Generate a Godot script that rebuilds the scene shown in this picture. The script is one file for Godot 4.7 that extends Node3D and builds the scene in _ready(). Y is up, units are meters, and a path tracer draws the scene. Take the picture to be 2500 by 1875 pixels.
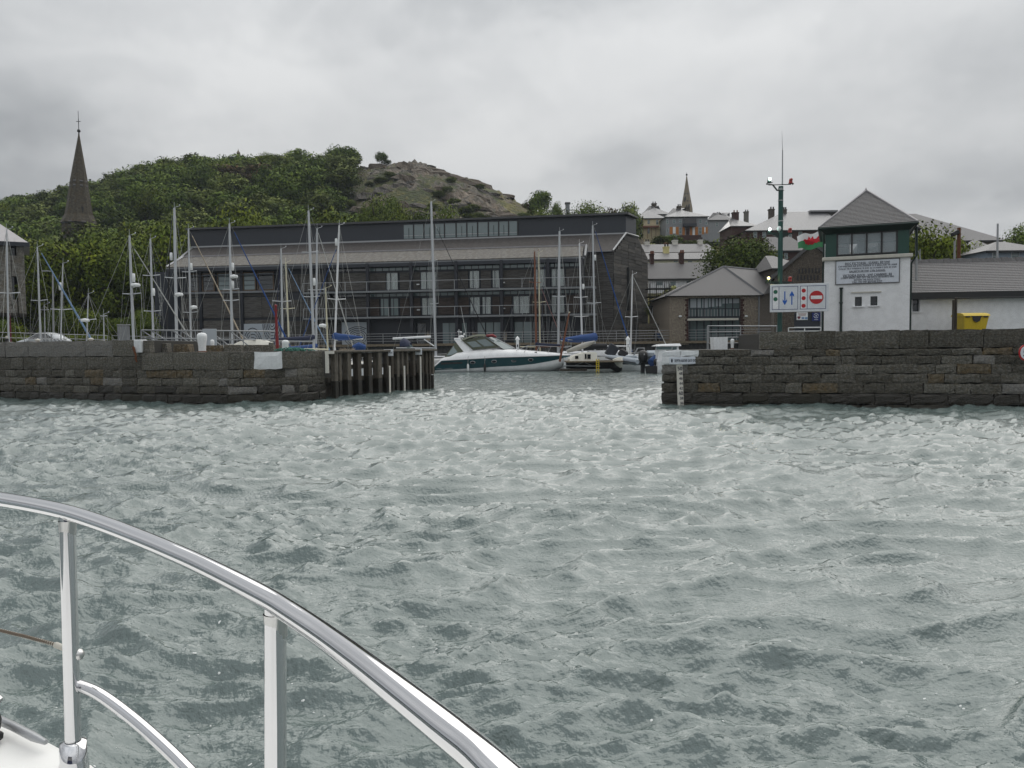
extends Node3D
# Harbour entrance seen from a boat's bow. Units are metres, y up, the camera looks along -z. "d" is always the distance along -z.
const F := 1879.0
const EYE := Vector3(0, 2.38, 0)
const UP := Vector3.UP
var cb: Basis
var M := {}
var TX := {}
var taken := {}
var rng := RandomNumberGenerator.new()
var nz := FastNoiseLite.new()
var nr := FastNoiseLite.new()

# ---------- layout: photograph pixel (2500 x 1875) at a given distance -> point ----------
func W(px: float, py: float, d: float) -> Vector3:
	var v: Vector3 = cb * Vector3((px - 1250.0) / F, -(py - 937.5) / F, -1.0)
	return EYE + v * (d / -v.z)
func G(px: float, d: float, y: float) -> Vector3:
	var a := W(px, 0, d)
	var b := W(px, 1875, d)
	return a.lerp(b, (y - a.y) / (b.y - a.y))
func R(a: float, b: float) -> float:
	return rng.randf_range(a, b)

# ---------- nodes ----------
func numbered(called: String) -> String:
	var n: int = taken.get(called, 0)
	taken[called] = n + 1
	return called if n == 0 else "%s_%03d" % [called, n]
func tag(o: Node3D, label: String, category: String, group := "") -> Node3D:
	o.set_meta("label", label)
	o.set_meta("category", category)
	if group != "":
		o.set_meta("group", group)
	return o
func thing(called: String, label: String, category: String, at := Vector3.ZERO, turn := 0.0, group := "") -> Node3D:
	var o := Node3D.new()
	o.name = numbered(called)
	add_child(o)
	o.position = at
	o.rotation.y = turn
	return tag(o, label, category, group)
func S() -> SurfaceTool:
	var s := SurfaceTool.new()
	s.begin(Mesh.PRIMITIVE_TRIANGLES)
	s.set_smooth_group(-1)
	return s
func inst(called: String, mesh: Mesh, m: Material, parent: Node3D) -> MeshInstance3D:
	var o := MeshInstance3D.new()
	o.mesh = mesh
	if m:
		o.material_override = m
	if parent == self:
		o.name = numbered(called)
		add_child(o)
	else:
		o.name = called
		parent.add_child(o, true)
	return o
func part(called: String, s: SurfaceTool, m: Material, parent: Node3D) -> MeshInstance3D:
	s.generate_normals()
	return inst(called, s.commit(), m, parent)
func struct(called: String, s: SurfaceTool, m: Material) -> MeshInstance3D:
	var o := part(called, s, m, self)
	o.set_meta("kind", "structure")
	return o

# ---------- shapes ----------
func quad(s: SurfaceTool, a: Vector3, b: Vector3, c: Vector3, d: Vector3) -> void:
	for v in [a, b, c, a, c, d]:
		s.add_vertex(v)
func tri(s: SurfaceTool, a: Vector3, b: Vector3, c: Vector3) -> void:
	s.add_vertex(a); s.add_vertex(b); s.add_vertex(c)
func hexa(s: SurfaceTool, p: Array) -> void:   # p: 4 bottom corners then 4 top corners, same order
	quad(s, p[3], p[2], p[1], p[0])
	quad(s, p[4], p[5], p[6], p[7])
	for i in 4:
		var j := (i + 1) % 4
		quad(s, p[i], p[j], p[j + 4], p[i + 4])
func box(s: SurfaceTool, c: Vector3, e: Vector3, b := Basis.IDENTITY) -> void:
	var h := e * 0.5
	var p := []
	for y in [-1, 1]:
		for k in [[-1, 1], [1, 1], [1, -1], [-1, -1]]:
			p.append(c + b * Vector3(k[0] * h.x, y * h.y, k[1] * h.z))
	hexa(s, p)
func bev(s: SurfaceTool, c: Vector3, e: Vector3, r: float, b := Basis.IDENTITY) -> void:   # box with chamfered edges
	var h := e * 0.5
	var P := func(sx, sy, sz, ax) -> Vector3:
		var v := Vector3(sx * (h.x - r), sy * (h.y - r), sz * (h.z - r))
		v[ax] += [sx, sy, sz][ax] * r
		return c + b * v
	for ax in 3:
		var u: int = (ax + 1) % 3
		var w: int = (ax + 2) % 3
		for sg in [-1, 1]:
			var q := []
			for k in [[-1, -1], [1, -1], [1, 1], [-1, 1]]:
				var g := [0, 0, 0]
				g[ax] = sg; g[u] = k[0]; g[w] = k[1]
				q.append(P.call(g[0], g[1], g[2], ax))
			if sg < 0:
				quad(s, q[0], q[1], q[2], q[3])
			else:
				quad(s, q[3], q[2], q[1], q[0])
		for k in [[-1, -1], [1, -1], [1, 1], [-1, 1]]:   # edges along axis ax
			var g0 := [0, 0, 0]
			var g1 := [0, 0, 0]
			g0[ax] = -1; g0[u] = k[0]; g0[w] = k[1]
			g1[ax] = 1; g1[u] = k[0]; g1[w] = k[1]
			quad(s, P.call(g0[0], g0[1], g0[2], u), P.call(g1[0], g1[1], g1[2], u), P.call(g1[0], g1[1], g1[2], w), P.call(g0[0], g0[1], g0[2], w))
	for sx in [-1, 1]:
		for sy in [-1, 1]:
			for sz in [-1, 1]:
				tri(s, P.call(sx, sy, sz, 0), P.call(sx, sy, sz, 1), P.call(sx, sy, sz, 2))
func tube(s: SurfaceTool, pts: Array, r, n := 6, caps := true, smooth := true) -> void:
	var rings := []
	var nn := pts.size()
	var x := Vector3.ZERO
	for i in nn:
		var t: Vector3 = (pts[mini(i + 1, nn - 1)] - pts[maxi(i - 1, 0)]).normalized()
		if i == 0:
			x = t.cross(UP if absf(t.y) < 0.9 else Vector3.RIGHT).normalized()
		else:
			x = (x - t * x.dot(t)).normalized()
		var y := t.cross(x)
		var rr: float = r[i] if r is Array else r
		var ring := []
		for k in n:
			var a := TAU * k / n
			ring.append(pts[i] + (x * cos(a) + y * sin(a)) * rr)
		rings.append(ring)
	if smooth and n > 4:
		s.set_smooth_group(1)
	for i in nn - 1:
		for k in n:
			var j := (k + 1) % n
			quad(s, rings[i][k], rings[i + 1][k], rings[i + 1][j], rings[i][j])
	s.set_smooth_group(-1)
	if caps:
		for e in [0, nn - 1]:
			for k in range(1, n - 1):
				if e == 0:
					tri(s, rings[e][0], rings[e][k], rings[e][k + 1])
				else:
					tri(s, rings[e][0], rings[e][k + 1], rings[e][k])
func lathe(s: SurfaceTool, prof: Array, n: int, at := Vector3.ZERO, sc := Vector3.ONE) -> void:   # prof of Vector2(r, y) upwards
	s.set_smooth_group(2)
	for i in prof.size() - 1:
		for k in n:
			var a0 := TAU * k / n
			var a1 := TAU * (k + 1) / n
			var p: Vector2 = prof[i]
			var q: Vector2 = prof[i + 1]
			var A := at + Vector3(p.x * cos(a0), p.y, p.x * sin(a0)) * sc
			var B := at + Vector3(p.x * cos(a1), p.y, p.x * sin(a1)) * sc
			var C := at + Vector3(q.x * cos(a1), q.y, q.x * sin(a1)) * sc
			var D := at + Vector3(q.x * cos(a0), q.y, q.x * sin(a0)) * sc
			if p.x > 0.0001:
				tri(s, A, B, C)
			if q.x > 0.0001:
				tri(s, A, C, D)
	s.set_smooth_group(-1)
func ext(s: SurfaceTool, poly: Array, z0: float, z1: float, xf := Transform3D.IDENTITY) -> void:   # polygon in xy drawn out along z
	var pv := PackedVector2Array(poly)
	var ix := Geometry2D.triangulate_polygon(pv)
	for i in range(0, ix.size(), 3):
		var a := pv[ix[i]]
		var b := pv[ix[i + 1]]
		var c := pv[ix[i + 2]]
		for z in [z1, z0]:
			tri(s, xf * Vector3(a.x, a.y, z), xf * Vector3(b.x, b.y, z), xf * Vector3(c.x, c.y, z))
	for i in pv.size():
		var a := pv[i]
		var b := pv[(i + 1) % pv.size()]
		quad(s, xf * Vector3(a.x, a.y, z0), xf * Vector3(b.x, b.y, z0), xf * Vector3(b.x, b.y, z1), xf * Vector3(a.x, a.y, z1))
func loft(s: SurfaceTool, secs: Array, smooth := 3, close := false) -> void:   # strips between cross-sections of equal length
	s.set_smooth_group(smooth)
	for i in secs.size() - 1:
		var n: int = secs[i].size()
		for k in (n if close else n - 1):
			var j: int = (k + 1) % n
			quad(s, secs[i][k], secs[i + 1][k], secs[i + 1][j], secs[i][j])
	s.set_smooth_group(-1)
func fan(s: SurfaceTool, ring: Array) -> void:
	for k in range(1, ring.size() - 1):
		tri(s, ring[0], ring[k], ring[k + 1])
# a box whose front covers a pixel rectangle at distance d and that reaches "thick" behind it, relative to "org"
func pbox(s: SurfaceTool, x0: float, y0: float, x1: float, y1: float, d: float, thick: float, org := Vector3.ZERO) -> void:
	var A := W(x0, y1, d) - org
	var B := W(x1, y1, d) - org
	var C := W(x1, y0, d) - org
	var D := W(x0, y0, d) - org
	var z := Vector3(0, 0, -thick)
	A.x = (A.x + D.x) * 0.5; D.x = A.x
	B.x = (B.x + C.x) * 0.5; C.x = B.x
	A.y = (A.y + B.y) * 0.5; B.y = A.y
	C.y = (C.y + D.y) * 0.5; D.y = C.y
	hexa(s, [A, B, B + z, A + z, D, C, C + z, D + z])
func word(t: String, height: float, at: Vector3, m: Material, parent: Node3D, serif := false, width := 0.0, turn := Basis.IDENTITY, thick := 0.006) -> void:
	var tm := TextMesh.new()
	var f := SystemFont.new()
	f.font_names = PackedStringArray(["Droid Serif" if serif else "Droid Sans"])
	f.font_weight = 700
	tm.font = f
	tm.text = t
	tm.font_size = 32
	tm.pixel_size = height / 23.0
	tm.depth = thick
	tm.curve_step = 2.0
	var o := inst("lettering", tm, m, parent)
	var sx := 1.0
	if width > 0.0:
		sx = width / maxf(0.01, tm.get_aabb().size.x)
	o.transform = Transform3D(turn * Basis.from_scale(Vector3(sx, 1, 1)), at)

# ---------- textures and materials ----------
func noise_image(size: int, freq: float, oct: int, seed_: int, kind := FastNoiseLite.TYPE_SIMPLEX_SMOOTH, ridged := false) -> Image:
	var n := FastNoiseLite.new()
	n.noise_type = kind
	n.seed = seed_
	n.frequency = freq
	n.fractal_octaves = oct
	n.fractal_type = FastNoiseLite.FRACTAL_RIDGED if ridged else FastNoiseLite.FRACTAL_FBM
	return n.get_seamless_image(size, size)
func tinted(a: Image, b: Image, c: Image, cols: Array) -> ImageTexture:   # a mixes cols 0-1, b adds patches of col 2, c grains it
	var n := a.get_width()
	var da := a.get_data()
	var db := b.get_data()
	var dc := c.get_data()
	var out := PackedByteArray()
	out.resize(n * n * 3)
	var c0: Color = cols[0].linear_to_srgb()
	var c1: Color = cols[1].linear_to_srgb()
	var c2: Color = cols[2].linear_to_srgb()
	var g: float = cols[3]
	for i in n * n:
		var t := clampf((da[i] / 255.0 - 0.5) * 1.9 + 0.5, 0.0, 1.0)
		var p := clampf((db[i] / 255.0 - 0.58) * 4.0, 0.0, 1.0)
		var k := 1.0 + (dc[i] / 255.0 - 0.5) * g
		var col := c0.lerp(c1, t).lerp(c2, p) * k
		out[i * 3] = int(clampf(col.r, 0, 1) * 255)
		out[i * 3 + 1] = int(clampf(col.g, 0, 1) * 255)
		out[i * 3 + 2] = int(clampf(col.b, 0, 1) * 255)
	return ImageTexture.create_from_image(Image.create_from_data(n, n, false, Image.FORMAT_RGB8, out))
func bump(im: Image, k: float) -> ImageTexture:
	var c: Image = im.duplicate()
	c.convert(Image.FORMAT_RGBA8)
	c.bump_map_to_normal_map(k)
	return ImageTexture.create_from_image(c)
func mat(key: String, col: Color, rough := 0.7, metal := 0.0, tex = null, scale := Vector3.ONE, nrm = null, nscale := 1.0) -> StandardMaterial3D:
	var m := StandardMaterial3D.new()
	m.resource_name = key
	m.albedo_color = col.linear_to_srgb()
	m.roughness = rough
	m.metallic = metal
	if tex != null or nrm != null:
		m.uv1_triplanar = true
		m.uv1_world_triplanar = true
		m.uv1_scale = scale
	if tex != null:
		m.albedo_texture = tex
	if nrm != null:
		m.normal_enabled = true
		m.normal_texture = nrm
		m.normal_scale = nscale
	M[key] = m
	return m
func C(r: float, g: float, b: float) -> Color:
	return Color(r, g, b)

func make_materials() -> void:
	var n := 256
	var big := noise_image(n, 0.012, 4, 1)
	var mid := noise_image(n, 0.03, 4, 2)
	var fine := noise_image(n, 0.12, 3, 3)
	var grit := noise_image(n, 0.3, 2, 4)
	var cell := noise_image(n, 0.045, 2, 5, FastNoiseLite.TYPE_CELLULAR)
	var rid := noise_image(n, 0.02, 4, 6, FastNoiseLite.TYPE_SIMPLEX_SMOOTH, true)
	var rough_n := bump(fine, 4.0)
	var rock_n := bump(mid, 8.0)
	var grit_n := bump(grit, 2.5)
	var cell_n := bump(cell, 7.0)
	TX.soft = tinted(big, mid, fine, [C(.88, .88, .88), C(1, 1, 1), C(.92, .915, .90), .16])
	TX.grain = tinted(mid, big, fine, [C(.5, .5, .5), C(1, 1, 1), C(.7, .66, .6), .6])
	TX.streak = tinted(mid, big, fine, [C(.42, .40, .37), C(1, 1, 1), C(.75, .70, .63), .55])
	TX.stone = tinted(mid, big, fine, [C(.36, .36, .34), C(1, 1, .98), C(.50, .46, .38), .75])
	TX.lichen = tinted(mid, big, fine, [C(.40, .37, .31), C(1, .98, .9), C(.66, .54, .34), .7])
	TX.slate = tinted(mid, big, fine, [C(.50, .50, .52), C(1, 1, 1), C(.62, .56, .55), .55])
	TX.rubble = tinted(cell, mid, grit, [C(.35, .32, .29), C(1, .97, .9), C(.72, .6, .48), .5])
	TX.rust = tinted(mid, fine, grit, [C(.9, .9, .9), C(1, 1, 1), C(.7, .55, .38), .15])
	var v3 := func(a): return Vector3(a, a, a)
	# quay stone: each stone takes one of these
	mat("stone_a", C(.155, .146, .127), .9, 0, TX.stone, v3.call(1.1), rock_n, 1.1)
	mat("stone_b", C(.19, .18, .157), .9, 0, TX.stone, v3.call(1.4), rock_n, 1.1)
	mat("stone_c", C(.115, .107, .09), .9, 0, TX.stone, v3.call(1.2), rock_n, 1.2)
	mat("stone_d", C(.155, .13, .095), .9, 0, TX.lichen, v3.call(.9), rock_n, 1.0)
	mat("stone_e", C(.22, .212, .197), .9, 0, TX.grain, v3.call(1.3), rock_n, .9)
	mat("stone_wet", C(.032, .028, .021), .45, 0, TX.lichen, v3.call(1.6), rock_n, 1.2)
	mat("stone_weed", C(.028, .024, .012), .55, 0, TX.lichen, v3.call(2.3), rock_n, 1.4)
	mat("stone_white", C(.72, .74, .75), .8, 0, TX.soft, v3.call(2.2), rough_n, .9)
	mat("mortar", C(.05, .048, .042), .95, 0, TX.grain, v3.call(2.0))
	mat("paving", C(.13, .126, .115), .9, 0, TX.grain, v3.call(.5), rough_n, .6)
	mat("asphalt", C(.07, .07, .07), .9, 0, TX.grain, v3.call(.4), rough_n, .4)
	mat("concrete", C(.25, .23, .2), .9, 0, TX.soft, v3.call(.6), rough_n, .5)
	mat("beige_edge", C(.24, .20, .145), .85, 0, TX.streak, Vector3(.3, 2, .3))
	mat("timber_old", C(.085, .073, .058), .9, 0, TX.streak, Vector3(1.7, .12, 1.7), rough_n, .8)
	mat("timber_pale", C(.16, .145, .122), .9, 0, TX.streak, Vector3(1.7, .14, 1.7), rough_n, .8)
	mat("timber_weed", C(.02, .017, .010), .6, 0, TX.lichen, Vector3(1.5, .3, 1.5), rough_n, .9)
	mat("deck_wood", C(.18, .15, .11), .85, 0, TX.streak, Vector3(.5, 3, 3))
	mat("cladding", C(.100, .095, .090), .85, 0, TX.streak, Vector3(.07, .95, .07), rough_n, .3)
	mat("cladding_b", C(.135, .128, .120), .85, 0, TX.streak, Vector3(.09, 1.1, .09), rough_n, .3)
	mat("cladding_c", C(.070, .067, .064), .85, 0, TX.streak, Vector3(.06, .85, .06), rough_n, .3)
	mat("cladding_red", C(.070, .052, .044), .8, 0, TX.streak, Vector3(.08, .9, .08))
	mat("window_wood", C(.13, .085, .05), .7, 0, TX.streak, Vector3(1, 1, 1))
	mat("slate", C(.105, .102, .102), .55, 0, TX.slate, Vector3(1.2, 1.6, 1.2), rough_n, .5)
	mat("slate_pale", C(.185, .182, .180), .5, 0, TX.slate, Vector3(1.6, 2.2, 1.6), rough_n, .5)
	mat("slate_brown", C(.070, .061, .055), .6, 0, TX.slate, Vector3(.28, .45, .28), rough_n, .5)
	mat("slate_lichen", C(.150, .138, .122), .65, 0, TX.stone, Vector3(.25, .42, .25), rough_n, .5)
	mat("slate_wet", C(.165, .165, .17), .2, 0, TX.slate, Vector3(.5, .8, .5), rough_n, .3)
	mat("metal_roof", C(.30, .29, .30), .45, .3, TX.soft, v3.call(.5))
	mat("dark_metal", C(.018, .022, .031), .45, 0, TX.soft, v3.call(.4))
	mat("navy_panel", C(.009, .011, .018), .5, 0, TX.soft, v3.call(.4))
	mat("grey_metal", C(.19, .20, .21), .5, .2, TX.soft, v3.call(.8))
	mat("galv", C(.34, .35, .36), .5, .5, TX.soft, v3.call(2))
	mat("black", C(.012, .012, .013), .5)
	mat("black_metal", C(.02, .021, .022), .5, .2)
	mat("rubber", C(.016, .016, .018), .6)
	mat("rubble", C(.34, .305, .26), .9, 0, TX.rubble, v3.call(.8), cell_n, 1.2)
	mat("rubble_dark", C(.135, .118, .102), .9, 0, TX.rubble, v3.call(.8), cell_n, 1.2)
	mat("ashlar", C(.24, .228, .21), .9, 0, TX.stone, v3.call(.5), rough_n, .8)
	mat("spire_stone", C(.105, .092, .074), .9, 0, TX.lichen, v3.call(.25), rough_n, .8)
	mat("spire_pale", C(.22, .185, .138), .9, 0, TX.soft, v3.call(.25), rough_n, .8)
	mat("brick", C(.075, .033, .026), .85, 0, TX.grain, v3.call(1.0))
	mat("render_white", C(.80, .81, .82), .8, 0, TX.soft, v3.call(.7), grit_n, .5)
	mat("render_cream", C(.62, .54, .36), .85, 0, TX.soft, v3.call(.4))
	mat("render_grey", C(.24, .25, .265), .85, 0, TX.soft, v3.call(.4))
	mat("render_pale", C(.66, .66, .50), .85, 0, TX.soft, v3.call(.4))
	mat("render_blue", C(.26, .31, .37), .85, 0, TX.soft, v3.call(.4))
	mat("trim_stone", C(.55, .53, .47), .85, 0, TX.soft, v3.call(.9))
	mat("orange_board", C(.42, .16, .03), .75, 0, TX.soft, v3.call(1))
	mat("yellow_render", C(.62, .55, .25), .85, 0, TX.soft, v3.call(1))
	mat("terracotta", C(.22, .085, .05), .8)
	mat("green_paint", C(.006, .055, .045), .4, 0, TX.soft, v3.call(1.5))
	mat("green_board", C(.008, .055, .04), .45, 0, TX.soft, Vector3(2, .5, 2))
	mat("dark_green", C(.006, .02, .016), .4)
	mat("sign_white", C(.66, .69, .72), .5, 0, TX.soft, v3.call(.7))
	mat("sign_blue_white", C(.62, .66, .72), .5, 0, TX.soft, v3.call(.9))
	mat("sign_grey", C(.42, .45, .48), .5)
	mat("ink", C(.015, .02, .035), .6)
	mat("red_paint", C(.20, .010, .013), .5, 0, TX.soft, v3.call(2))
	mat("maroon", C(.13, .012, .028), .5)
	mat("sign_red", C(.42, .008, .012), .5)
	mat("sign_green", C(.008, .11, .06), .5)
	mat("sign_blue", C(.01, .10, .42), .5)
	mat("poster_blue", C(.008, .018, .12), .5)
	mat("flag_white", C(.75, .75, .75), .8)
	mat("flag_green", C(.06, .26, .11), .8)
	mat("flag_red", C(.55, .02, .035), .8)
	mat("yellow_paint", C(.62, .45, .02), .45, 0, TX.soft, v3.call(2))
	mat("gel", C(.80, .81, .82), .25, 0, TX.soft, v3.call(.3))
	mat("gel_cream", C(.72, .70, .62), .35, 0, TX.soft, v3.call(.4))
	mat("gel_grey", C(.36, .40, .44), .35)
	mat("teal", C(.004, .045, .055), .18)
	mat("canvas_green", C(.085, .095, .065), .85, 0, TX.soft, v3.call(3))
	mat("canvas_blue", C(.014, .055, .19), .8, 0, TX.soft, v3.call(2))
	mat("canvas_navy", C(.01, .016, .045), .8, 0, TX.soft, v3.call(2))
	mat("canvas_grey", C(.36, .35, .32), .85, 0, TX.soft, v3.call(2))
	mat("sail_blue", C(.012, .06, .22), .8)
	mat("sail_navy", C(.008, .012, .05), .8)
	mat("sail_black", C(.012, .012, .014), .8)
	mat("sail_grey", C(.42, .43, .42), .8)
	mat("sail_beige", C(.40, .34, .26), .8)
	mat("sail_pale_blue", C(.17, .27, .42), .8)
	mat("sail_pink", C(.28, .15, .14), .8)
	mat("mast_alloy", C(.46, .48, .50), .45, .35)
	mat("mast_white", C(.66, .67, .68), .45)
	mat("mast_wood", C(.17, .055, .022), .4)
	mat("mast_cream", C(.55, .52, .38), .5)
	mat("wire", C(.30, .31, .30), .45, .4)
	mat("rope_brown", C(.17, .13, .095), .9, 0, TX.grain, v3.call(60))
	mat("net_green", C(.08, .26, .20), .9, 0, TX.grain, v3.call(8))
	mat("white_paint", C(.78, .80, .80), .55, 0, TX.soft, v3.call(3))
	mat("white_dirty", C(.66, .65, .60), .7, 0, TX.rust, v3.call(2))
	mat("rusty", C(.16, .06, .025), .9, 0, TX.grain, v3.call(6))
	mat("steel", C(.70, .70, .71), .05, 1.0)
	mat("steel_dull", C(.60, .60, .59), .28, 1.0)
	mat("deck_gel", C(.82, .82, .80), .4)
	mat("toe_rail", C(.42, .43, .44), .4, .6)
	mat("car_paint", C(.55, .58, .60), .25)
	mat("skin", C(.45, .30, .23), .6)
	mat("cloth_dark", C(.02, .02, .025), .9)
	mat("cloth_blue", C(.05, .07, .13), .9)
	mat("bark", C(.07, .055, .04), .95, 0, TX.streak, Vector3(2, .4, 2))
	for g in [["glass", C(.10, .14, .14), .04], ["glass_pale", C(.13, .175, .18), .05], ["glass_mid", C(.13, .175, .18), .05], ["glass_dark", C(.012, .016, .02), .04]]:
		mat(g[0], g[1], g[2])
		M[g[0]].metallic_specular = 0.8
	var cg := mat("clear_glass", C(.72, .80, .80), .02)
	cg.transparency = BaseMaterial3D.TRANSPARENCY_ALPHA
	cg.albedo_color.a = 0.18
	var wd := mat("window_haze", C(.42, .50, .54), .03)
	wd.transparency = BaseMaterial3D.TRANSPARENCY_ALPHA
	wd.albedo_color.a = 0.3
	for l in [["lamp_white", C(.85, 1, .95), 5.0], ["lamp_warm", C(1, .95, .6), 2.0]]:
		var m := mat(l[0], C(.8, .8, .8), .4)
		m.emission_enabled = true
		m.emission = l[1]
		m.emission_energy_multiplier = l[2]
	M.slate_wet.metallic_specular = 0.9
	mat("curtain", C(.40, .45, .44), .9, 0, TX.streak, Vector3(1.2, .05, 1.2))
	mat("blind", C(.42, .46, .49), .8)
	mat("lamp_red_off", C(.30, .03, .025), .3)
	for g in [["leaf_dark", C(.75, .85, .6)], ["leaf_mid", C(1, 1, 1)], ["leaf_bright", C(1.0, 1.0, 1.0)]]:
		var m := mat(g[0], Color(1, 1, 1), .75)
		m.vertex_color_use_as_albedo = true
		m.backlight_enabled = true
		m.backlight = C(.035, .055, .012)
		m.metallic_specular = 0.25
	var t := mat("terrain", Color(1.25, 1.25, 1.25), .95, 0, TX.stone, v3.call(.11), rock_n, 2.0)
	t.vertex_color_use_as_albedo = true
	# water: wave shapes are in the mesh, the finest ripples in the normal map
	var rip := bump(noise_image(512, 0.03, 5, 21), 6.0)
	var w := mat("water", C(.105, .142, .135), .07, 0.10, null, Vector3(.8, 1, 1.6), rip, 1.1)
	w.metallic_specular = 0.75
	mat("crag", C(.20, .165, .135), .95, 0, TX.stone, v3.call(.35), rock_n, 1.6)
	mat("crag_grey", C(.165, .15, .14), .95, 0, TX.stone, v3.call(.3), rock_n, 1.6)
	mat("foam", C(.8, .82, .8), .9)

# ---------- sky ----------
func make_sky() -> PanoramaSkyMaterial:
	var w := 1280
	var h := 640
	var im := Image.create(w, h, false, Image.FORMAT_RGBF)
	var n := FastNoiseLite.new()
	n.noise_type = FastNoiseLite.TYPE_SIMPLEX_SMOOTH
	n.seed = 9
	n.frequency = 0.42
	n.fractal_octaves = 5
	n.fractal_gain = 0.5
	n.domain_warp_enabled = true
	n.domain_warp_amplitude = 1.1
	n.domain_warp_frequency = 0.3
	var sun_way := Vector3(12, 48, -32).normalized()
	for j in h:
		var el := PI * (0.5 - (j + 0.5) / h)
		var y := sin(el)
		for i in w:
			var a := TAU * ((i + 0.5) / w - 0.5)
			var e := maxf(y, 0.0)
			var k := 1.0 / (e + 0.16)
			var p := Vector2(sin(a), -cos(a)) * cos(el) * k
			var v := n.get_noise_2d(p.x * 0.8 + 3.1, p.y * 0.8)        # broad sheets of cloud
			var u := n.get_noise_2d(p.x * 2.1 + 40.0, p.y * 2.1 + 7.0)   # ragged edges
			var cloud := clampf(0.5 + 0.75 * v + 0.32 * u, 0.0, 1.0)
			var lum := (0.252 + 0.36 * e) * (0.56 + 0.88 * cloud)       # overcast: brighter towards the zenith
			var near_sun := acos(clampf(Vector3(sin(a) * cos(el), y, -cos(a) * cos(el)).dot(sun_way), -1, 1))
			lum *= 1.0 + 0.45 * exp(-near_sun * near_sun / 0.45)       # the veiled sun lights the cloud round it
			var cool := C(.95, 1.0, 1.055).lerp(C(.985, 1.0, 1.01), cloud)
			im.set_pixel(i, j, Color(lum * cool.r, lum * cool.g, lum * cool.b))
	var s := PanoramaSkyMaterial.new()
	s.panorama = ImageTexture.create_from_image(im)
	return s

func _ready() -> void:
	rng.seed = 7
	nz.noise_type = FastNoiseLite.TYPE_SIMPLEX_SMOOTH
	nz.frequency = 1.0
	nz.fractal_octaves = 1
	nr.noise_type = FastNoiseLite.TYPE_SIMPLEX_SMOOTH
	nr.frequency = 1.0
	nr.fractal_octaves = 4
	nr.seed = 5
	# camera: a phone held level-ish on the bow, 2.4 m above the water
	var cam := Camera3D.new()
	cam.name = "camera"
	cam.position = EYE
	cam.basis = Basis(Vector3.RIGHT, -0.0487) * Basis(Vector3.BACK, -0.01)
	cam.fov = rad_to_deg(2.0 * atan(937.5 / F))
	cam.near = 0.05
	cam.far = 6000
	cam.current = true
	cb = cam.basis
	add_child(cam)
	var we := WorldEnvironment.new()
	we.name = "world_environment"
	var env := Environment.new()
	env.background_mode = Environment.BG_SKY
	env.sky = Sky.new()
	env.sky.sky_material = make_sky()
	env.tonemap_mode = Environment.TONE_MAPPER_LINEAR
	env.tonemap_exposure = 1.45
	env.sdfgi_enabled = true
	env.ssao_enabled = true
	env.ssil_enabled = true
	env.fog_enabled = true
	env.fog_density = 0.0002
	env.fog_light_color = Color(.72, .76, .80)
	we.environment = env
	add_child(we)
	var sun := DirectionalLight3D.new()
	sun.name = "sun"
	sun.light_energy = 0.45
	sun.light_angular_distance = 92.0
	sun.light_color = Color(1, .985, .96)
	sun.shadow_enabled = true
	sun.look_at_from_position(Vector3(12, 48, -32), Vector3.ZERO)
	add_child(sun)
	make_materials()
	build_water()
	build_ground()
	build_quays()
	build_gallery()
	build_buildings()
	build_town()
	build_trees()
	build_control_tower()
	build_quay_things()
	build_railings()
	build_yachts()
	build_motorboat()
	build_small_boats()
	build_bow_rail()

# ---------- water ----------
func wave(x: float, d: float) -> float:
	var amp := lerpf(1.0, 0.34, smoothstep(33.0, 50.0, d))
	var q := x + 0.22 * d
	var a := nz.get_noise_2d(q * 0.24, d * 0.40 + 9.0) * 0.11 + nz.get_noise_2d(q * 0.10 + 60.0, d * 0.17) * 0.09
	var b := 1.0 - sqrt(nz.get_noise_2d(q * 0.40 + 50.0, d * 0.85 - x * 0.12) ** 2 + 0.001)
	var c := 1.0 - sqrt(nz.get_noise_2d(q * 0.70 + 90.0, d * 1.9 + x * 0.2) ** 2 + 0.004)
	var gust := clampf(0.75 + 1.1 * nz.get_noise_2d(x * 0.07 + 4.0, d * 0.16), 0.25, 1.6)   # patches of ruffled and of smoother water
	var g := 1.0 - sqrt(nz.get_noise_2d(q * 1.25 + 30.0, d * 4.0 - x * 0.3) ** 2 + 0.01)
	var e := nz.get_noise_2d(q * 1.6, d * 4.8 + 20.0) * 0.026
	var h := a + (b * b * b - 0.55) * 0.135 + (c * c - 0.6) * 0.062 + ((g * g - 0.6) * 0.030 + e) * gust
	if d < 34.0:
		var k := smoothstep(34.0, 14.0, d) * gust
		h += (nz.get_noise_2d(q * 3.4 + 7.0, d * 10.0) * 0.012 + nz.get_noise_2d(q * 6.0 + 3.0, d * 17.0 + x) * 0.006) * k
	if d < 15.0:
		h += nz.get_noise_2d(q * 12.0, d * 30.0) * 0.003 * smoothstep(15.0, 6.0, d) * gust
	return h * amp
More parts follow.
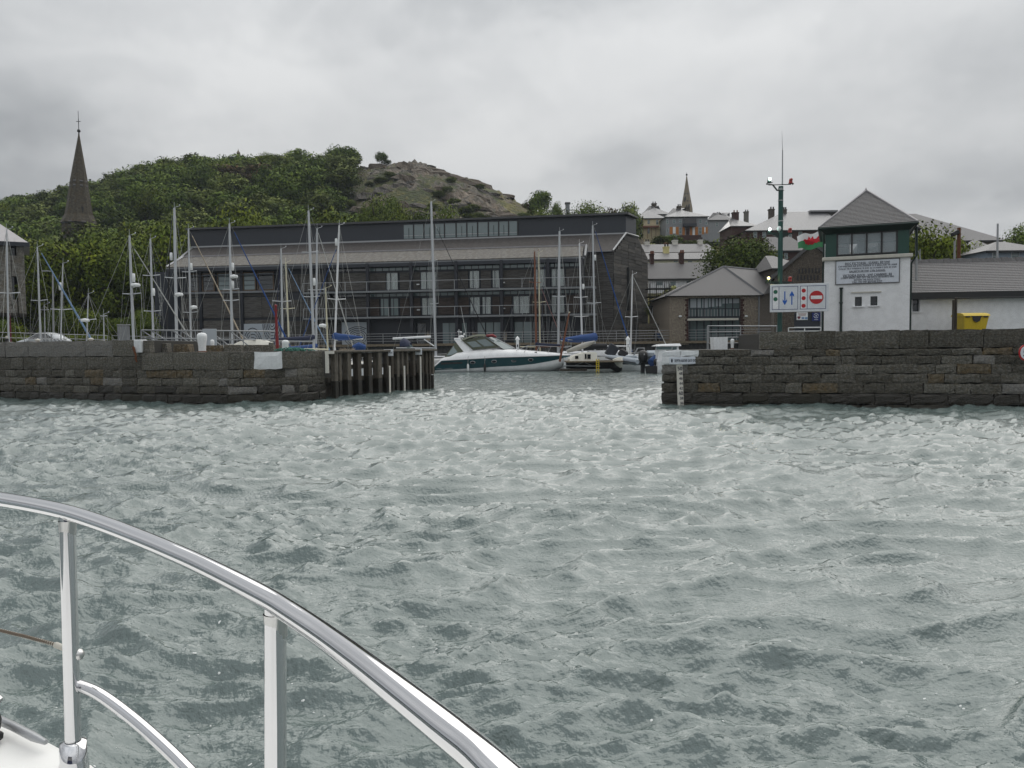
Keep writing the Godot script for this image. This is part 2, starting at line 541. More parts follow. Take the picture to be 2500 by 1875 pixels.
func build_water() -> void:
	var nr_ := 640
	var nc := 560
	var v := PackedVector3Array()
	v.resize((nr_ + 1) * (nc + 1))
	for i in nr_ + 1:
		var d := 2.6 * pow(96.0 / 2.6, float(i) / nr_)
		for j in nc + 1:
			var x := (float(j) / nc - 0.5) * (1.66 * d + 2.0)
			v[i * (nc + 1) + j] = Vector3(x, wave(x, d), -d)
	var nrm := PackedVector3Array()
	nrm.resize(v.size())
	var ix := PackedInt32Array()
	ix.resize(nr_ * nc * 6)
	var k := 0
	for i in nr_ + 1:
		for j in nc + 1:
			var a := v[mini(i + 1, nr_) * (nc + 1) + j] - v[maxi(i - 1, 0) * (nc + 1) + j]
			var b := v[i * (nc + 1) + mini(j + 1, nc)] - v[i * (nc + 1) + maxi(j - 1, 0)]
			nrm[i * (nc + 1) + j] = b.cross(a).normalized()
			if i < nr_ and j < nc:
				var o := i * (nc + 1) + j
				for q in [o, o + nc + 1, o + nc + 2, o, o + nc + 2, o + 1]:
					ix[k] = q
					k += 1
	var arr := []
	arr.resize(Mesh.ARRAY_MAX)
	arr[Mesh.ARRAY_VERTEX] = v
	arr[Mesh.ARRAY_NORMAL] = nrm
	arr[Mesh.ARRAY_INDEX] = ix
	var m := ArrayMesh.new()
	m.add_surface_from_arrays(Mesh.PRIMITIVE_TRIANGLES, arr)
	inst("harbour_water", m, M.water, self).set_meta("kind", "structure")
	var s := S()
	box(s, Vector3(0, -.75, -40), Vector3(500, .8, 260))
	struct("sea", s, M.water)
	# flecks of foam drifting on the water
	var r2 := RandomNumberGenerator.new()
	r2.seed = 31
	var f := S()
	for i in 1500:
		var d := 3.6 * pow(9.0, r2.randf())
		var x := (r2.randf() - 0.5) * 1.4 * d
		if nz.get_noise_2d(x * .35, d * .35 + 70.0) < -0.05 + (0.25 if x > 0 else 0.0):
			continue
		var c := Vector3(x, wave(x, d), -d)
		var rr := r2.randf_range(.0018, .006) * (1.6 if r2.randf() < .12 else 1.0) * (1.0 + d * .03)
		var sx := r2.randf_range(.9, 2.2)
		var ring := []
		var lo := 0.0
		for q in 7:
			var a := TAU * q / 7.0
			var p := Vector3(cos(a) * rr * sx * r2.randf_range(.7, 1.2), 0, sin(a) * rr * r2.randf_range(.7, 1.2))
			var w := c + p
			w.y = wave(w.x, -w.z) + .001
			ring.append(w)
		var top := c + Vector3(0, rr * .35 + .002, 0)
		for q in 7:
			tri(f, top, ring[q], ring[(q + 1) % 7])
	var o := part("foam_flecks", f, M.foam, self)
	o.set_meta("kind", "stuff")
	tag(o, "small white flecks of foam drifting on the harbour water", "foam")

# ---------- land ----------
const RIDGE := [[-900, 720], [-300, 640], [0, 572], [150, 545], [300, 508], [400, 468], [450, 462], [560, 458], [620, 464], [690, 452], [750, 448], [800, 464], [860, 436], [920, 416], [960, 409], [1020, 407], [1080, 420], [1140, 438], [1200, 462], [1240, 483], [1300, 512], [1400, 556], [1550, 576], [1900, 588], [2200, 640], [2600, 700], [3600, 780]]
func ridge(u: float) -> float:
	for i in RIDGE.size() - 1:
		if u <= RIDGE[i + 1][0]:
			var t := clampf((u - RIDGE[i][0]) / float(RIDGE[i + 1][0] - RIDGE[i][0]), 0, 1)
			return lerpf(RIDGE[i][1], RIDGE[i + 1][1], t)
	return 790.0
func rocky(u: float) -> float:
	return smoothstep(860.0, 900.0, u) * smoothstep(1330.0, 1240.0, u)
func land(x: float, d: float) -> float:
	var u := 1250.0 + x / maxf(d, 40.0) * F
	var top := 2.38 + (846.0 - 0.01 * (u - 1250.0) - ridge(u)) / F * 230.0
	var s := 0.0
	if d <= 230.0:
		var t := clampf((d - 112.0) / 118.0, 0, 1)
		s = lerpf(t * t * (3.0 - 2.0 * t), t, .5)
	else:
		s = 1.0 - 0.55 * smoothstep(232.0, 420.0, d)
	var h := 2.85 + (top - 2.85) * s
	return h
func build_ground() -> void:
	# rows in distance, columns in bearing; craggy where rock shows
	var ds := []
	var d := 106.0
	while d < 262.0:
		ds.append(d)
		d += 1.5
	while d < 4000.0:
		ds.append(d)
		d *= 1.16
	var us := []
	var u := -1500.0
	while u < 4000.0:
		us.append(u)
		u += 7.0 if u > 820.0 and u < 1340.0 else 40.0
	var nc := us.size()
	var v := PackedVector3Array()
	var col := PackedColorArray()
	for a in ds:
		for b in us:
			var x: float = (b - 1250.0) / F * a
			var y := land(x, a)
			var rk := rocky(b) * smoothstep(118.0, 135.0, a) * smoothstep(262.0, 240.0, a)
			var n1 := nr.get_noise_2d(x * .055, a * .055)
			var n2 := 1.0 - absf(nr.get_noise_3d(x * .13, y * .2, a * .13)) * 1.6
			var n3 := nr.get_noise_3d(x * .4, y * .55, a * .4)
			var bare := rk * smoothstep(-.10, .06, n1 + .55 * n3 - .35 * smoothstep(1180.0, 1250.0, b) - .05)
			y += bare * ((n2 - .8) * 2.6 + n3 * 1.5) + rk * n1 * .6
			v.append(Vector3(x, y, -a))
			var grass := C(.05, .062, .018).lerp(C(.17, .15, .04), clampf(.35 + n3 * 1.6 + n1 + .6 * smoothstep(1200.0, 1260.0, b), 0, 1))
			var rock := C(.24, .195, .155).lerp(C(.12, .108, .092), clampf(.5 + n3 * 2.4, 0, 1))
			var wood := C(.035, .045, .016)
			var c := wood.lerp(grass, maxf(rocky(b), smoothstep(1240.0, 1300.0, b))).lerp(rock, bare)
			col.append(c)
	var ix := PackedInt32Array()
	for i in ds.size() - 1:
		for j in nc - 1:
			var o := i * nc + j
			ix.append_array([o, o + nc, o + nc + 1, o, o + nc + 1, o + 1])
	var arr := []
	arr.resize(Mesh.ARRAY_MAX)
	arr[Mesh.ARRAY_VERTEX] = v
	arr[Mesh.ARRAY_COLOR] = col
	arr[Mesh.ARRAY_INDEX] = ix
	var st := SurfaceTool.new()
	st.create_from_arrays(arr)
	st.generate_normals()
	var hill := inst("hill", st.commit(), M.terrain, self)
	hill.set_meta("kind", "structure")
	# ledges and crags of bedrock that break through the turf
	var rk2 := RandomNumberGenerator.new()
	rk2.seed = 19
	var shapes := []
	for k in 9:
		var g := S()
		var ring := []
		for lv in [[-.6, 1.0], [.12, .92], [.42, .62]]:
			var r := []
			for q in 8:
				var an := TAU * q / 8
				var rad: float = rk2.randf_range(.7, 1.15) * lv[1]
				r.append(Vector3(cos(an) * rad, lv[0] + rk2.randf_range(-.12, .14), sin(an) * rad * .8))
			ring.append(r)
		loft(g, ring, -1, true)
		for q in 8:
			tri(g, ring[2][q], Vector3(.1, .5, 0), ring[2][(q + 1) % 8])
		g.generate_normals()
		shapes.append(g.commit())
	var made := 0
	while made < 150:
		var uu := rk2.randf_range(872.0, 1236.0)
		var dd := rk2.randf_range(150.0, 231.0)
		var xx := (uu - 1250.0) / F * dd
		if nr.get_noise_2d(xx * .055, dd * .055) < -.08 and rk2.randf() < .75:
			continue
		made += 1
		var o := inst("rock", shapes[rk2.randi() % 9], M.crag if rk2.randf() < .6 else M.crag_grey, hill)
		var w := rk2.randf_range(.9, 3.0)
		o.transform = Transform3D(Basis(UP, rk2.randf_range(-.7, .7)).rotated(Vector3.BACK, rk2.randf_range(-.3, .1)) * Basis.from_scale(Vector3(w * 1.5, w * rk2.randf_range(.4, .75), w)), Vector3(xx, land(xx, dd) - .25, -dd))
	# level ground round the dock: a slab on three sides, its edge a stone quay wall
	var s := S()
	for poly in [[[-400, 46], [-36.5, 46], [-37.5, 90], [-400, 90]], [[-400, 90], [-37.5, 90], [9, 83.5], [9, 107], [-400, 107]], [[9, 83.5], [60, 77], [400, 77], [400, 107], [9, 107]], [[22, 38.5], [400, 38.5], [400, 77], [31, 77], [23, 60]]]:
		var pp := []
		for p in poly:
			pp.append(Vector2(p[0], p[1]))
		prism(s, pp, -1.2, 2.62)
	struct("ground", s, M.asphalt)
	# pale edging board of the far quay, seen under the railings
	var e := S()
	var pts := [Vector2(-37.4, 89.9), Vector2(9, 83.4), Vector2(31, 80.6)]
	for i in 2:
		var A: Vector2 = pts[i]
		var B: Vector2 = pts[i + 1]
		var dir := (B - A).normalized()
		var b := Basis(Vector3(dir.x, 0, -dir.y), UP, Vector3(dir.x, 0, -dir.y).cross(UP))
		box(e, Vector3((A.x + B.x) / 2, 2.66, -(A.y + B.y) / 2) + b.z * .12, Vector3((B - A).length(), .26, .5), b)
	struct("quay_edging", e, M.beige_edge)

# ---------- masonry ----------
# one roughly dressed stone: front towards +z of the wall frame, sides run back into the joint
func stone_mesh(w: float, h: float, dep: float, rr: RandomNumberGenerator, rough: float) -> ArrayMesh:
	var s := S()
	var nx := 4 if w > .7 else 3
	var ny := 3
	var g := []
	for j in ny + 1:
		var row := []
		for i in nx + 1:
			var edge := i == 0 or j == 0 or i == nx or j == ny
			var x := (float(i) / nx - .5) * w
			var y := (float(j) / ny - .5) * h
			if edge:
				row.append(Vector3(x + rr.randf_range(-.5, .5) * .05, y + rr.randf_range(-.5, .5) * .045, -.014 - rr.randf() * .02))
			else:
				x = (float(i) - .5 * nx) / nx * w
				row.append(Vector3(x * 1.25 + rr.randf_range(-.03, .03), y * 1.5 + rr.randf_range(-.02, .02), rr.randf_range(-rough, rough)))
		g.append(row)
	for j in ny:
		for i in nx:
			quad(s, g[j][i], g[j + 1][i], g[j + 1][i + 1], g[j][i + 1])
	var ring := []
	for i in nx:
		ring.append(g[0][i])
	for j in ny:
		ring.append(g[j][nx])
	for i in nx:
		ring.append(g[ny][nx - i])
	for j in ny:
		ring.append(g[ny - j][0])
	for i in ring.size():
		var a: Vector3 = ring[i]
		var b: Vector3 = ring[(i + 1) % ring.size()]
		quad(s, a, b, Vector3(b.x, b.y, -dep), Vector3(a.x, a.y, -dep))
	s.generate_normals()
	return s.commit()
# a wall face along a polyline of (x, d); courses listed from the bottom as [height, min length, max length]
func masonry(o: Node3D, line: Array, y0: float, courses: Array, batter: float, seed_: int, pick: Callable, gap := 0.014) -> void:
	var rr := RandomNumberGenerator.new()
	rr.seed = seed_
	var y := y0
	var total := 0.0
	for c in courses:
		total += c[0]
	for ci in courses.size():
		var c: Array = courses[ci]
		var h: float = c[0]
		var inset: float = batter * (y + h * .5 - y0)
		for i in line.size() - 1:
			var A: Vector2 = line[i]
			var B: Vector2 = line[i + 1]
			var dir := (B - A).normalized()
			var n := Vector3(-dir.y, 0, -dir.x)   # outward, towards the water in front
			if n.z < 0 and absf(n.z) > .01:
				n = -n
			var ax := UP.cross(n).normalized()
			var len_ := (B - A).length()
			var t := 0.0
			while t < len_ - .02:
				var w := rr.randf_range(c[1], c[2])
				if len_ - t - w < c[1] * .6:
					w = len_ - t
				var hh := h - gap + rr.randf_range(-.03, .012)
				var mid := A + dir * (t + w * .5)
				var pos := Vector3(mid.x, y + h * .5, -mid.y) - n * inset
				var m := stone_mesh(w - gap, hh, .3, rr, .02)
				var st := inst("stone", m, pick.call(pos, rr, ci), o)
				st.transform = Transform3D(Basis(ax, UP, n).rotated(n, rr.randf_range(-.006, .006)), pos - o.position + n * rr.randf_range(-.03, .02))
				t += w
		y += h
func pick_stone(pos: Vector3, rr: RandomNumberGenerator, _c: int) -> Material:
	if pos.y < .28:
		return M.stone_weed if rr.randf() < .5 else M.stone_wet
	if pos.y < .62 and rr.randf() < .75:
		return M.stone_wet if rr.randf() < .5 else M.stone_c
	var k := rr.randf()
	return M.stone_a if k < .36 else M.stone_b if k < .58 else M.stone_c if k < .82 else M.stone_d if k < .92 else M.stone_e
func pick_dark(pos: Vector3, rr: RandomNumberGenerator, c: int) -> Material:   # right pier: same stone, its darker tones picked more often
	var m := pick_stone(pos, rr, c)
	return m if rr.randf() < .68 else M.stone_c if pos.y > .4 else M.stone_wet
func prism(s: SurfaceTool, poly: Array, y0: float, y1: float) -> void:   # upright prism over (x, d) points
	var p := []
	for q in poly:
		p.append(Vector2(q.x, -q.y))
	ext(s, p, -y1, -y0, Transform3D(Basis(Vector3.RIGHT, Vector3(0, 0, 1), Vector3(0, -1, 0)), Vector3.ZERO))
func build_quays() -> void:
	# left pier: the face bends back towards the dock entrance
	var L := [Vector2(-27.5, 39.4), Vector2(-18.2, 35.6), Vector2(-12.6, 33.9), Vector2(-11.0, 34.1), Vector2(-9.6, 35.0), Vector2(-8.75, 36.4)]
	var o := thing("harbour_wall", "long dark stone harbour wall with two white painted stones, left of the dock entrance", "wall", Vector3(-15, 0, -35))
	var core := S()
	prism(core, [L[0] + Vector2(0, .5), L[1] + Vector2(0, .5), L[2] + Vector2(.02, .5), L[3] + Vector2(-.1, .5), L[4] + Vector2(-.4, .4), L[5] + Vector2(-.5, .1), Vector2(-8.9, 41.5), Vector2(-27.5, 45)], -1.5, 2.24)
	prism(core, [L[0] + Vector2(0, .6), Vector2(-16.75, 35.75), Vector2(-16.8, 41.5), Vector2(-27.5, 45)], 2.24, 2.80)
	var cm := part("core", core, M.mortar, o)
	cm.position = -o.position
	masonry(o, L, -.42, [[.40, .5, 1.2], [.40, .5, 1.3], [.36, .4, 1.4], [.36, .5, 1.3], [.37, .5, 1.5]], .10, 11, pick_stone)
	var cop := func(pos, rr, _c): return M.stone_white if pos.x > -11.25 and pos.x < -10.2 else (M.stone_b if rr.randf() < .6 else M.stone_a)
	masonry(o, [Vector2(-17.0, 35.33), Vector2(-12.6, 34.08), Vector2(-11.45, 34.2), Vector2(-10.28, 34.55), Vector2(-9.7, 35.2), Vector2(-8.95, 36.5)], 1.47, [[.79, 1.15, 1.75]], .02, 12, cop)
	masonry(o, [L[0] + Vector2(0, .2), Vector2(-17.0, 35.38)], 1.47, [[.63, .8, 1.7]], .05, 13, pick_stone)
	masonry(o, [L[0] + Vector2(0, .2), Vector2(-16.6, 35.3)], 2.10, [[.76, 1.5, 2.1]], .0, 14, func(_p, rr, _c): return M.stone_b if rr.randf() < .6 else M.stone_e)
	var pv := S()
	prism(pv, [Vector2(-16.6, 35.8), Vector2(-12.6, 34.5), Vector2(-11.3, 34.7), Vector2(-9.2, 36.6), Vector2(-9.1, 41.3), Vector2(-16.7, 41.3)], 2.2, 2.265)
	prism(pv, [L[0] + Vector2(0, .6), Vector2(-16.8, 35.7), Vector2(-16.9, 41.4), Vector2(-27.4, 44.8)], 2.78, 2.83)
	struct("pier_paving", pv, M.paving)
	# stain of rust where an old ring ran down the wall
	var rs := S()
	var rp := []
	for q in [[325, 846], [327, 852], [329, 860], [332, 868], [331, 876], [334, 884]]:
		rp.append(W(q[0], q[1], 35.2) - o.position)
	tube(rs, rp, [.05, .06, .05, .045, .05, .03], 6)
	part("rusted_bar", rs, M.rusty, o)

	# right pier: low end with the depth gauge, higher behind it
	var Rr := [Vector2(6.10, 31.38), Vector2(21.5, 27.3)]
	var q := thing("harbour_wall", "dark stone harbour wall with a white depth gauge, right of the dock entrance", "wall", Vector3(12, 0, -31))
	var c2 := S()
	prism(c2, [Vector2(6.3, 31.9), Vector2(21.5, 27.75), Vector2(24, 38.4), Vector2(9.2, 36.2), Vector2(6.9, 33.2)], -1.5, 2.14)
	prism(c2, [Vector2(10.05, 30.95), Vector2(21.5, 27.85), Vector2(24, 38.4), Vector2(10.6, 36.0)], 2.14, 2.78)
	var cm2 := part("core", c2, M.mortar, q)
	cm2.position = -q.position
	masonry(q, Rr, -.42, [[.44, .7, 1.5], [.42, .6, 1.4], [.40, .5, 1.5], [.36, .5, 1.3], [.36, .5, 1.5], [.33, .5, 1.3], [.27, .5, 1.3]], .07, 22, func(pos, rr, c): return M.stone_white if c >= 5 and pos.x < 7.35 else pick_dark(pos, rr, c), .014)
	masonry(q, [Vector2(9.85, 30.65), Vector2(21.5, 27.58)], 2.16, [[.70, 1.0, 2.0]], .0, 24, pick_dark)
	var p2 := S()
	prism(p2, [Vector2(6.4, 31.9), Vector2(9.8, 30.95), Vector2(10.1, 36.0), Vector2(9.2, 36.0), Vector2(7.1, 33.2)], 2.10, 2.165)
	prism(p2, [Vector2(10.1, 31.0), Vector2(21.5, 27.9), Vector2(24, 38.6), Vector2(10.7, 35.9)], 2.76, 2.81)
	struct("pier_paving", p2, M.paving)

	# timber fender at the end of the left pier
	var t := thing("timber_fender", "weathered vertical timber fender piles at the dock entrance", "fender", Vector3(-6, 0, -40))
	var FA := Vector2(-8.62, 36.6)
	var FB := Vector2(-4.62, 45.0)
	var on := func(px: float) -> Vector2:   # where the sight line of that column meets the fender line
		var k := (px - 1250.0) / F
		var dr := FB - FA
		var tt := (k * FA.y - FA.x) / (dr.x - k * dr.y)
		return FA + dr * tt
	var fd := (FB - FA).normalized()
	var fb := Basis(Vector3(fd.x, 0, -fd.y), UP, Vector3(fd.x, 0, -fd.y).cross(UP))
	for a in [[816, 11], [828, 8], [847, 13], [873, 13], [899, 13], [922, 14], [943, 9], [955, 9], [968, 10], [981, 7], [993, 7], [1007, 9], [1021, 6], [1030, 7], [1040, 7], [1048, 7], [1055, 6]]:
		var p: Vector2 = on.call(float(a[0]))
		var w: float = a[1] / F * p.y * 1.15
		for lv in [[-.6, R(.7, 1.0), M.timber_weed], [0, 0, M.timber_old if rng.randf() < .7 else M.timber_pale]]:
			var s := S()
			var y0: float = lv[0]
			var y1: float = lv[1]
			if y1 == 0.0:
				y0 = .8
				y1 = 2.16 + R(-.04, .04)
			bev(s, Vector3(p.x, (y0 + y1) / 2, -p.y) - t.position + fb.z * R(-.02, .04), Vector3(w - (0.006 if y0 == .8 else 0.0), y1 - y0, w * 1.1), .02, fb.rotated(fb.z, R(-.012, .012)))
			part("pile", s, lv[2], t)
	for row in [[2.0, .2], [1.45, .22], [.85, .24]]:
		var s := S()
		var mid := (FA + FB) / 2
		bev(s, Vector3(mid.x, row[0], -mid.y) - t.position - fb.z * .24, Vector3((FB - FA).length(), row[1], .2), .02, fb)
		part("waler", s, M.timber_old, t)
	for k in 15:   # planks behind the piles, below the gap
		var p := FA.lerp(FB, (k + .5) / 15.0)
		var s := S()
		bev(s, Vector3(p.x, .2, -p.y) - t.position - fb.z * .42, Vector3(.62, 1.5 + (1.5 if k > 7 else 0.0), .08), .015, fb)
		part("plank", s, M.timber_weed if k % 3 else M.timber_old, t)
	var cap := S()
	var midc := (FA + FB) / 2
	bev(cap, Vector3(midc.x, 2.22, -midc.y) - t.position, Vector3((FB - FA).length() + .3, .12, .5), .03, fb)
	part("cap_beam", cap, M.timber_pale, t)
	var wb := S()
	pbox(wb, 793, 857, 815, 864, 36.2, .1, t.position)
	pbox(wb, 794, 864, 802, 911, 36.2, .1, t.position)
	part("white_bracket", wb, M.white_dirty, t)
	# white gauge boards fixed to the fender, each with its small sign
	for a in [[944, 893, 960, 6.5, "pale plain gauge board stained rusty at the foot, on the timber fender"], [980, 893, 958, 6.0, "numbered white gauge board in the middle of the timber fender"], [1020, 870, 954, 5.0, "thin white gauge board under the small right sign on the fender"]]:
		var p: Vector2 = on.call(float(a[0]))
		var top := W(a[0], a[1], p.y)
		var bo := thing("gauge_board", a[4], "gauge", Vector3(p.x, 0, -p.y) + fb.z * .2, 0, "gauge boards on the timber fender")
		var s := S()
		bev(s, Vector3(0, (top.y - .35) / 2, 0), Vector3(a[3] / F * p.y, top.y + .35, .04), .008, fb)
		part("board", s, M.white_dirty, bo)
		var mk := S()
		for k in 9:
			box(mk, Vector3(0, .15 + k * .15, 0) + fb.z * .024, Vector3(.07, .04, .006), fb)
		if a[0] != 944:
			part("mark", mk, M.sign_grey, bo).set_meta("kind", "stuff")
	for a in [[937, 853, 960, 869, "DEPTH", "small white sign with an emblem on top of the timber fender"], [1013, 851, 1030, 866, "DYFNDER", "small white lettered sign nearest the end of the timber fender"]]:
		var p: Vector2 = on.call((a[0] + a[2]) * .5)
		var cc := W((a[0] + a[2]) * .5, (a[1] + a[3]) * .5, p.y - .2)
		var g := thing("depth_sign", a[5], "sign", cc)
		var s := S()
		var ww: float = (a[2] - a[0]) / F * p.y
		var hh: float = (a[3] - a[1]) / F * p.y
		bev(s, Vector3.ZERO, Vector3(ww, hh, .03), .006)
		part("panel", s, M.sign_white, g)
		var em := S()
		if a[0] == 937:
			lathe(em, [Vector2(0, 0), Vector2(.04, 0), Vector2(.04, .006), Vector2(0, .006)], 10)
			var e := part("emblem", em, M.ink, g)
			e.transform = Transform3D(Basis(Vector3.RIGHT, PI / 2).scaled(Vector3(1, 1.7, 1)), Vector3(-.17, 0, .012))
		word(a[4], .09, Vector3(.04 if a[0] == 937 else 0.0, -.01, .018), M.ink, g, false, ww * .62)

# ---------- the long arts building ----------
var GO: Node3D
func ga(px: float, z := 0.0) -> float:   # column of the photograph -> distance along the facade, on the plane z of the building
	var k := (px - 1250.0) / F
	var q := GO.transform * Vector3(0, 0, z)
	var ax := GO.basis.x
	return (k * -q.z - q.x) / (ax.x + k * ax.z)
func gd(px: float, z := 0.0) -> float:
	return -(GO.transform * Vector3(ga(px, z), 0, z)).z
func gh(px: float, py: float, z := 0.0) -> float:
	return W(px, py, gd(px, z)).y - GO.position.y
func fbox(s: SurfaceTool, a0: float, a1: float, h0: float, h1: float, z: float, t: float) -> void:
	box(s, Vector3((a0 + a1) / 2, (h0 + h1) / 2, z + t / 2), Vector3(a1 - a0, h1 - h0, t))
func build_gallery() -> void:
	GO = thing("arts_building", "long modern timber and slate building with balconies and a dark glazed rooftop box", "building", Vector3(-40.6, 2.62, -93.0), -0.1432)
	var o := GO
	var aR := ga(1424.0)
	var s := S()
	# front volume: dark wall behind everything
	fbox(s, 0, aR, 0, 9.5, -5, 4.9)
	part("wall", s, M.navy_panel, o)
	# stepped roofs
	s = S()
	var roofp := [Vector2(.75, 9.62), Vector2(-3.0, 11.25), Vector2(-5.2, 10.3), Vector2(-5.2, 10.05), Vector2(-3.0, 10.98), Vector2(.7, 9.4)]
	ext(s, roofp, 0, aR + .3, Transform3D(Basis(Vector3(0, 0, 1), UP, Vector3(1, 0, 0)), Vector3(-.3, 0, 0)))
	var lr := part("front_roof", s, M.slate_lichen, o)
	s = S()
	fbox(s, -.3, aR + .3, 11.2, 11.36, -3.16, .32)
	part("ridge_capping", s, M.metal_roof, lr)
	s = S()
	box(s, Vector3(aR / 2, 9.42, .82), Vector3(aR + .6, .16, .16))
	part("gutter", s, M.grey_metal, lr)
	# verge strips of the front roof
	for a in [-.34, aR + .3]:
		s = S()
		var A := Vector3(a, 9.66, .78)
		var B := Vector3(a, 11.32, -3.0)
		tube(s, [A, B], .12, 4)
		tube(s, [B, Vector3(a, 10.3, -5.3)], .12, 4)
		part("verge", s, M.galv, lr)
	# gable infill of the front volume on the right
	s = S()
	ext(s, [Vector2(.6, 9.45), Vector2(-3.0, 10.98), Vector2(-5.0, 10.1), Vector2(-5.0, 9.45)], 0, .1, Transform3D(Basis(Vector3(0, 0, 1), UP, Vector3(1, 0, 0)), Vector3(aR - .12, 0, 0)))
	part("gable", s, M.dark_metal, o)
	# rear volume: front wall, skewed end wall, roof, dark rooftop box
	var inv := o.transform.affine_inverse()
	var e1 := inv * G(1497, 90.5, 2.62)
	var e2 := inv * G(1580, 100.0, 2.62)
	var a0 := -2.6
	s = S()
	hexa(s, [Vector3(a0, 0, -5.1), Vector3(e1.x, 0, e1.z), Vector3(e2.x, 0, e2.z), Vector3(a0, 0, -16), Vector3(a0, 10.75, -5.1), Vector3(e1.x, 10.75, e1.z), Vector3(e2.x, 10.75, e2.z), Vector3(a0, 10.75, -16)])
	part("rear_wall", s, M.cladding, o)
	var endv := func(f: float, h: float) -> Vector3: return Vector3(lerpf(e1.x, e2.x, f), h, lerpf(e1.z, e2.z, f))
	s = S()
	var TL: Vector3 = endv.call(.33, 13.2)
	var TR: Vector3 = endv.call(.70, 13.25)
	var zt := -9.2
	var E1: Vector3 = endv.call(-.03, 10.75)
	var E2: Vector3 = endv.call(1.03, 10.9)
	var lf := Vector3(a0, 10.75, -4.9)
	quad(s, lf, Vector3(a0, 13.2, zt), TL, E1)
	quad(s, Vector3(a0, 13.2, zt), Vector3(a0, 13.2, -13), TR, TL)
	quad(s, Vector3(a0, 13.2, -13), Vector3(a0, 10.75, -16.2), E2, TR)
	quad(s, Vector3(a0, 10.75, -16.2), Vector3(a0, 13.2, -13), Vector3(a0, 13.2, zt), lf)
	quad(s, E1, TL, TR, E2)
	quad(s, lf, E1, E2, Vector3(a0, 10.75, -16.2))
	var rr := part("rear_roof", s, M.slate_brown, o)
	s = S()
	tube(s, [E1 + Vector3(.12, .05, .1), TL + Vector3(.12, .08, .1), TR + Vector3(.12, .08, 0)], .13, 4)
	part("verge", s, M.galv, rr)
	s = S()
	tube(s, [lf + Vector3(-.1, .1, .1), Vector3(a0 - .1, 13.3, zt)], .13, 4)
	part("verge", s, M.galv, rr)
	s = S()
	tube(s, [E1 + Vector3(0, -.08, .2), lf + Vector3(40, -.08, .2)], .1, 4)
	part("gutter", s, M.dark_metal, rr)
	# end wall clad in weathered board panels
	var pn := (e2 - e1)
	pn.y = 0
	var plen := pn.length()
	var pd := pn.normalized()
	var nrm := pd.cross(UP) * -1.0
	if (o.basis * nrm).z < 0:
		nrm = -nrm
	var pb := Basis(pd, UP, pd.cross(UP))
	var top_at := func(f: float) -> float:
		if f < .33: return lerpf(10.75, 13.2, f / .33)
		if f < .70: return 13.2
		return lerpf(13.2, 10.9, (f - .70) / .30)
	var cm := [M.cladding, M.cladding_b, M.cladding_c]
	for c in 5:
		var f0 := c / 5.0
		var f1 := (c + 1) / 5.0
		var y := 0.2
		while y < 13.0:
			var h := .42
			var fm := (f0 + f1) / 2
			var g0 := f0
			var g1 := f1
			if y + h > top_at.call(f0):   # boards cut back to the verge
				while g0 < g1 and top_at.call(g0) < y + h: g0 += .01
			if y + h > top_at.call(f1):
				while g1 > g0 and top_at.call(g1) < y + h: g1 -= .01
			if g1 - g0 > .02 and not (c == 2 and y < 3.2):
				s = S()
				var mid := e1 + pd * plen * (g0 + g1) * .5 + Vector3(0, y + h / 2, 0) + nrm * (.05 + R(0, .05))
				box(s, mid, Vector3(plen * (g1 - g0) - .03, h - .03, .1), pb)
				part("board", s, cm[rng.randi() % 3], o)
			y += h
	s = S()
	box(s, e1 + pd * plen * .37 + Vector3(0, 6.6, 0) + nrm * .25, Vector3(.3, 5.2, .3), pb)
	part("downpipe", s, M.black_metal, o)
	# rooftop box
	var zb := -9.2
	var bl := -3.0
	s = S()
	var b1: Vector3 = endv.call(.36, 0)
	var b2: Vector3 = endv.call(.66, 0)
	hexa(s, [Vector3(bl, 13.15, zb), Vector3(b1.x, 13.15, b1.z), Vector3(b2.x, 13.15, b2.z), Vector3(bl + .4, 13.15, -13), Vector3(bl - .2, 15.5, zb), Vector3(b1.x, 15.5, b1.z), Vector3(b2.x, 15.5, b2.z), Vector3(bl + .4, 15.5, -13)])
	var rb := part("rooftop_box", s, M.dark_metal, o)
	s = S()
	hexa(s, [Vector3(bl - .5, 15.5, zb + .5), Vector3(b1.x + .3, 15.5, b1.z + .5), Vector3(b2.x + .3, 15.5, b2.z), Vector3(bl, 15.5, -13.4), Vector3(bl - .5, 15.76, zb + .4), Vector3(b1.x + .3, 15.76, b1.z + .4), Vector3(b2.x + .3, 15.66, b2.z), Vector3(bl, 15.66, -13.4)])
	part("flat_roof", s, M.black_metal, rb)
	var off := func(f: float, z: float) -> Vector3: return Vector3(lerpf(bl, b1.x, f), 0, lerpf(zb, b1.z, f) + z)
	s = S()
	box(s, (off.call(.5, .08) + Vector3(0, 13.28, 0)), Vector3((b1 - Vector3(bl, 0, zb)).length(), .2, .16), Basis(UP, atan2(zb - b1.z, b1.x - bl)))
	part("flashing", s, M.galv, rb)
	# its ribbon of glass: eleven panes between dark posts
	var f_of := func(px: float) -> float:
		var lo := 0.0
		var hi := 1.0
		for i in 30:
			var m := (lo + hi) / 2
			var wp: Vector3 = o.transform * (off.call(m, .05) as Vector3)
			if 1250.0 + F * wp.x / -wp.z < px: lo = m
			else: hi = m
		return lo
	var edges := [991, 1015, 1040, 1066, 1090, 1118, 1144, 1170, 1196, 1221, 1245, 1267]
	var tb := Basis(UP, atan2(zb - b1.z, b1.x - bl))
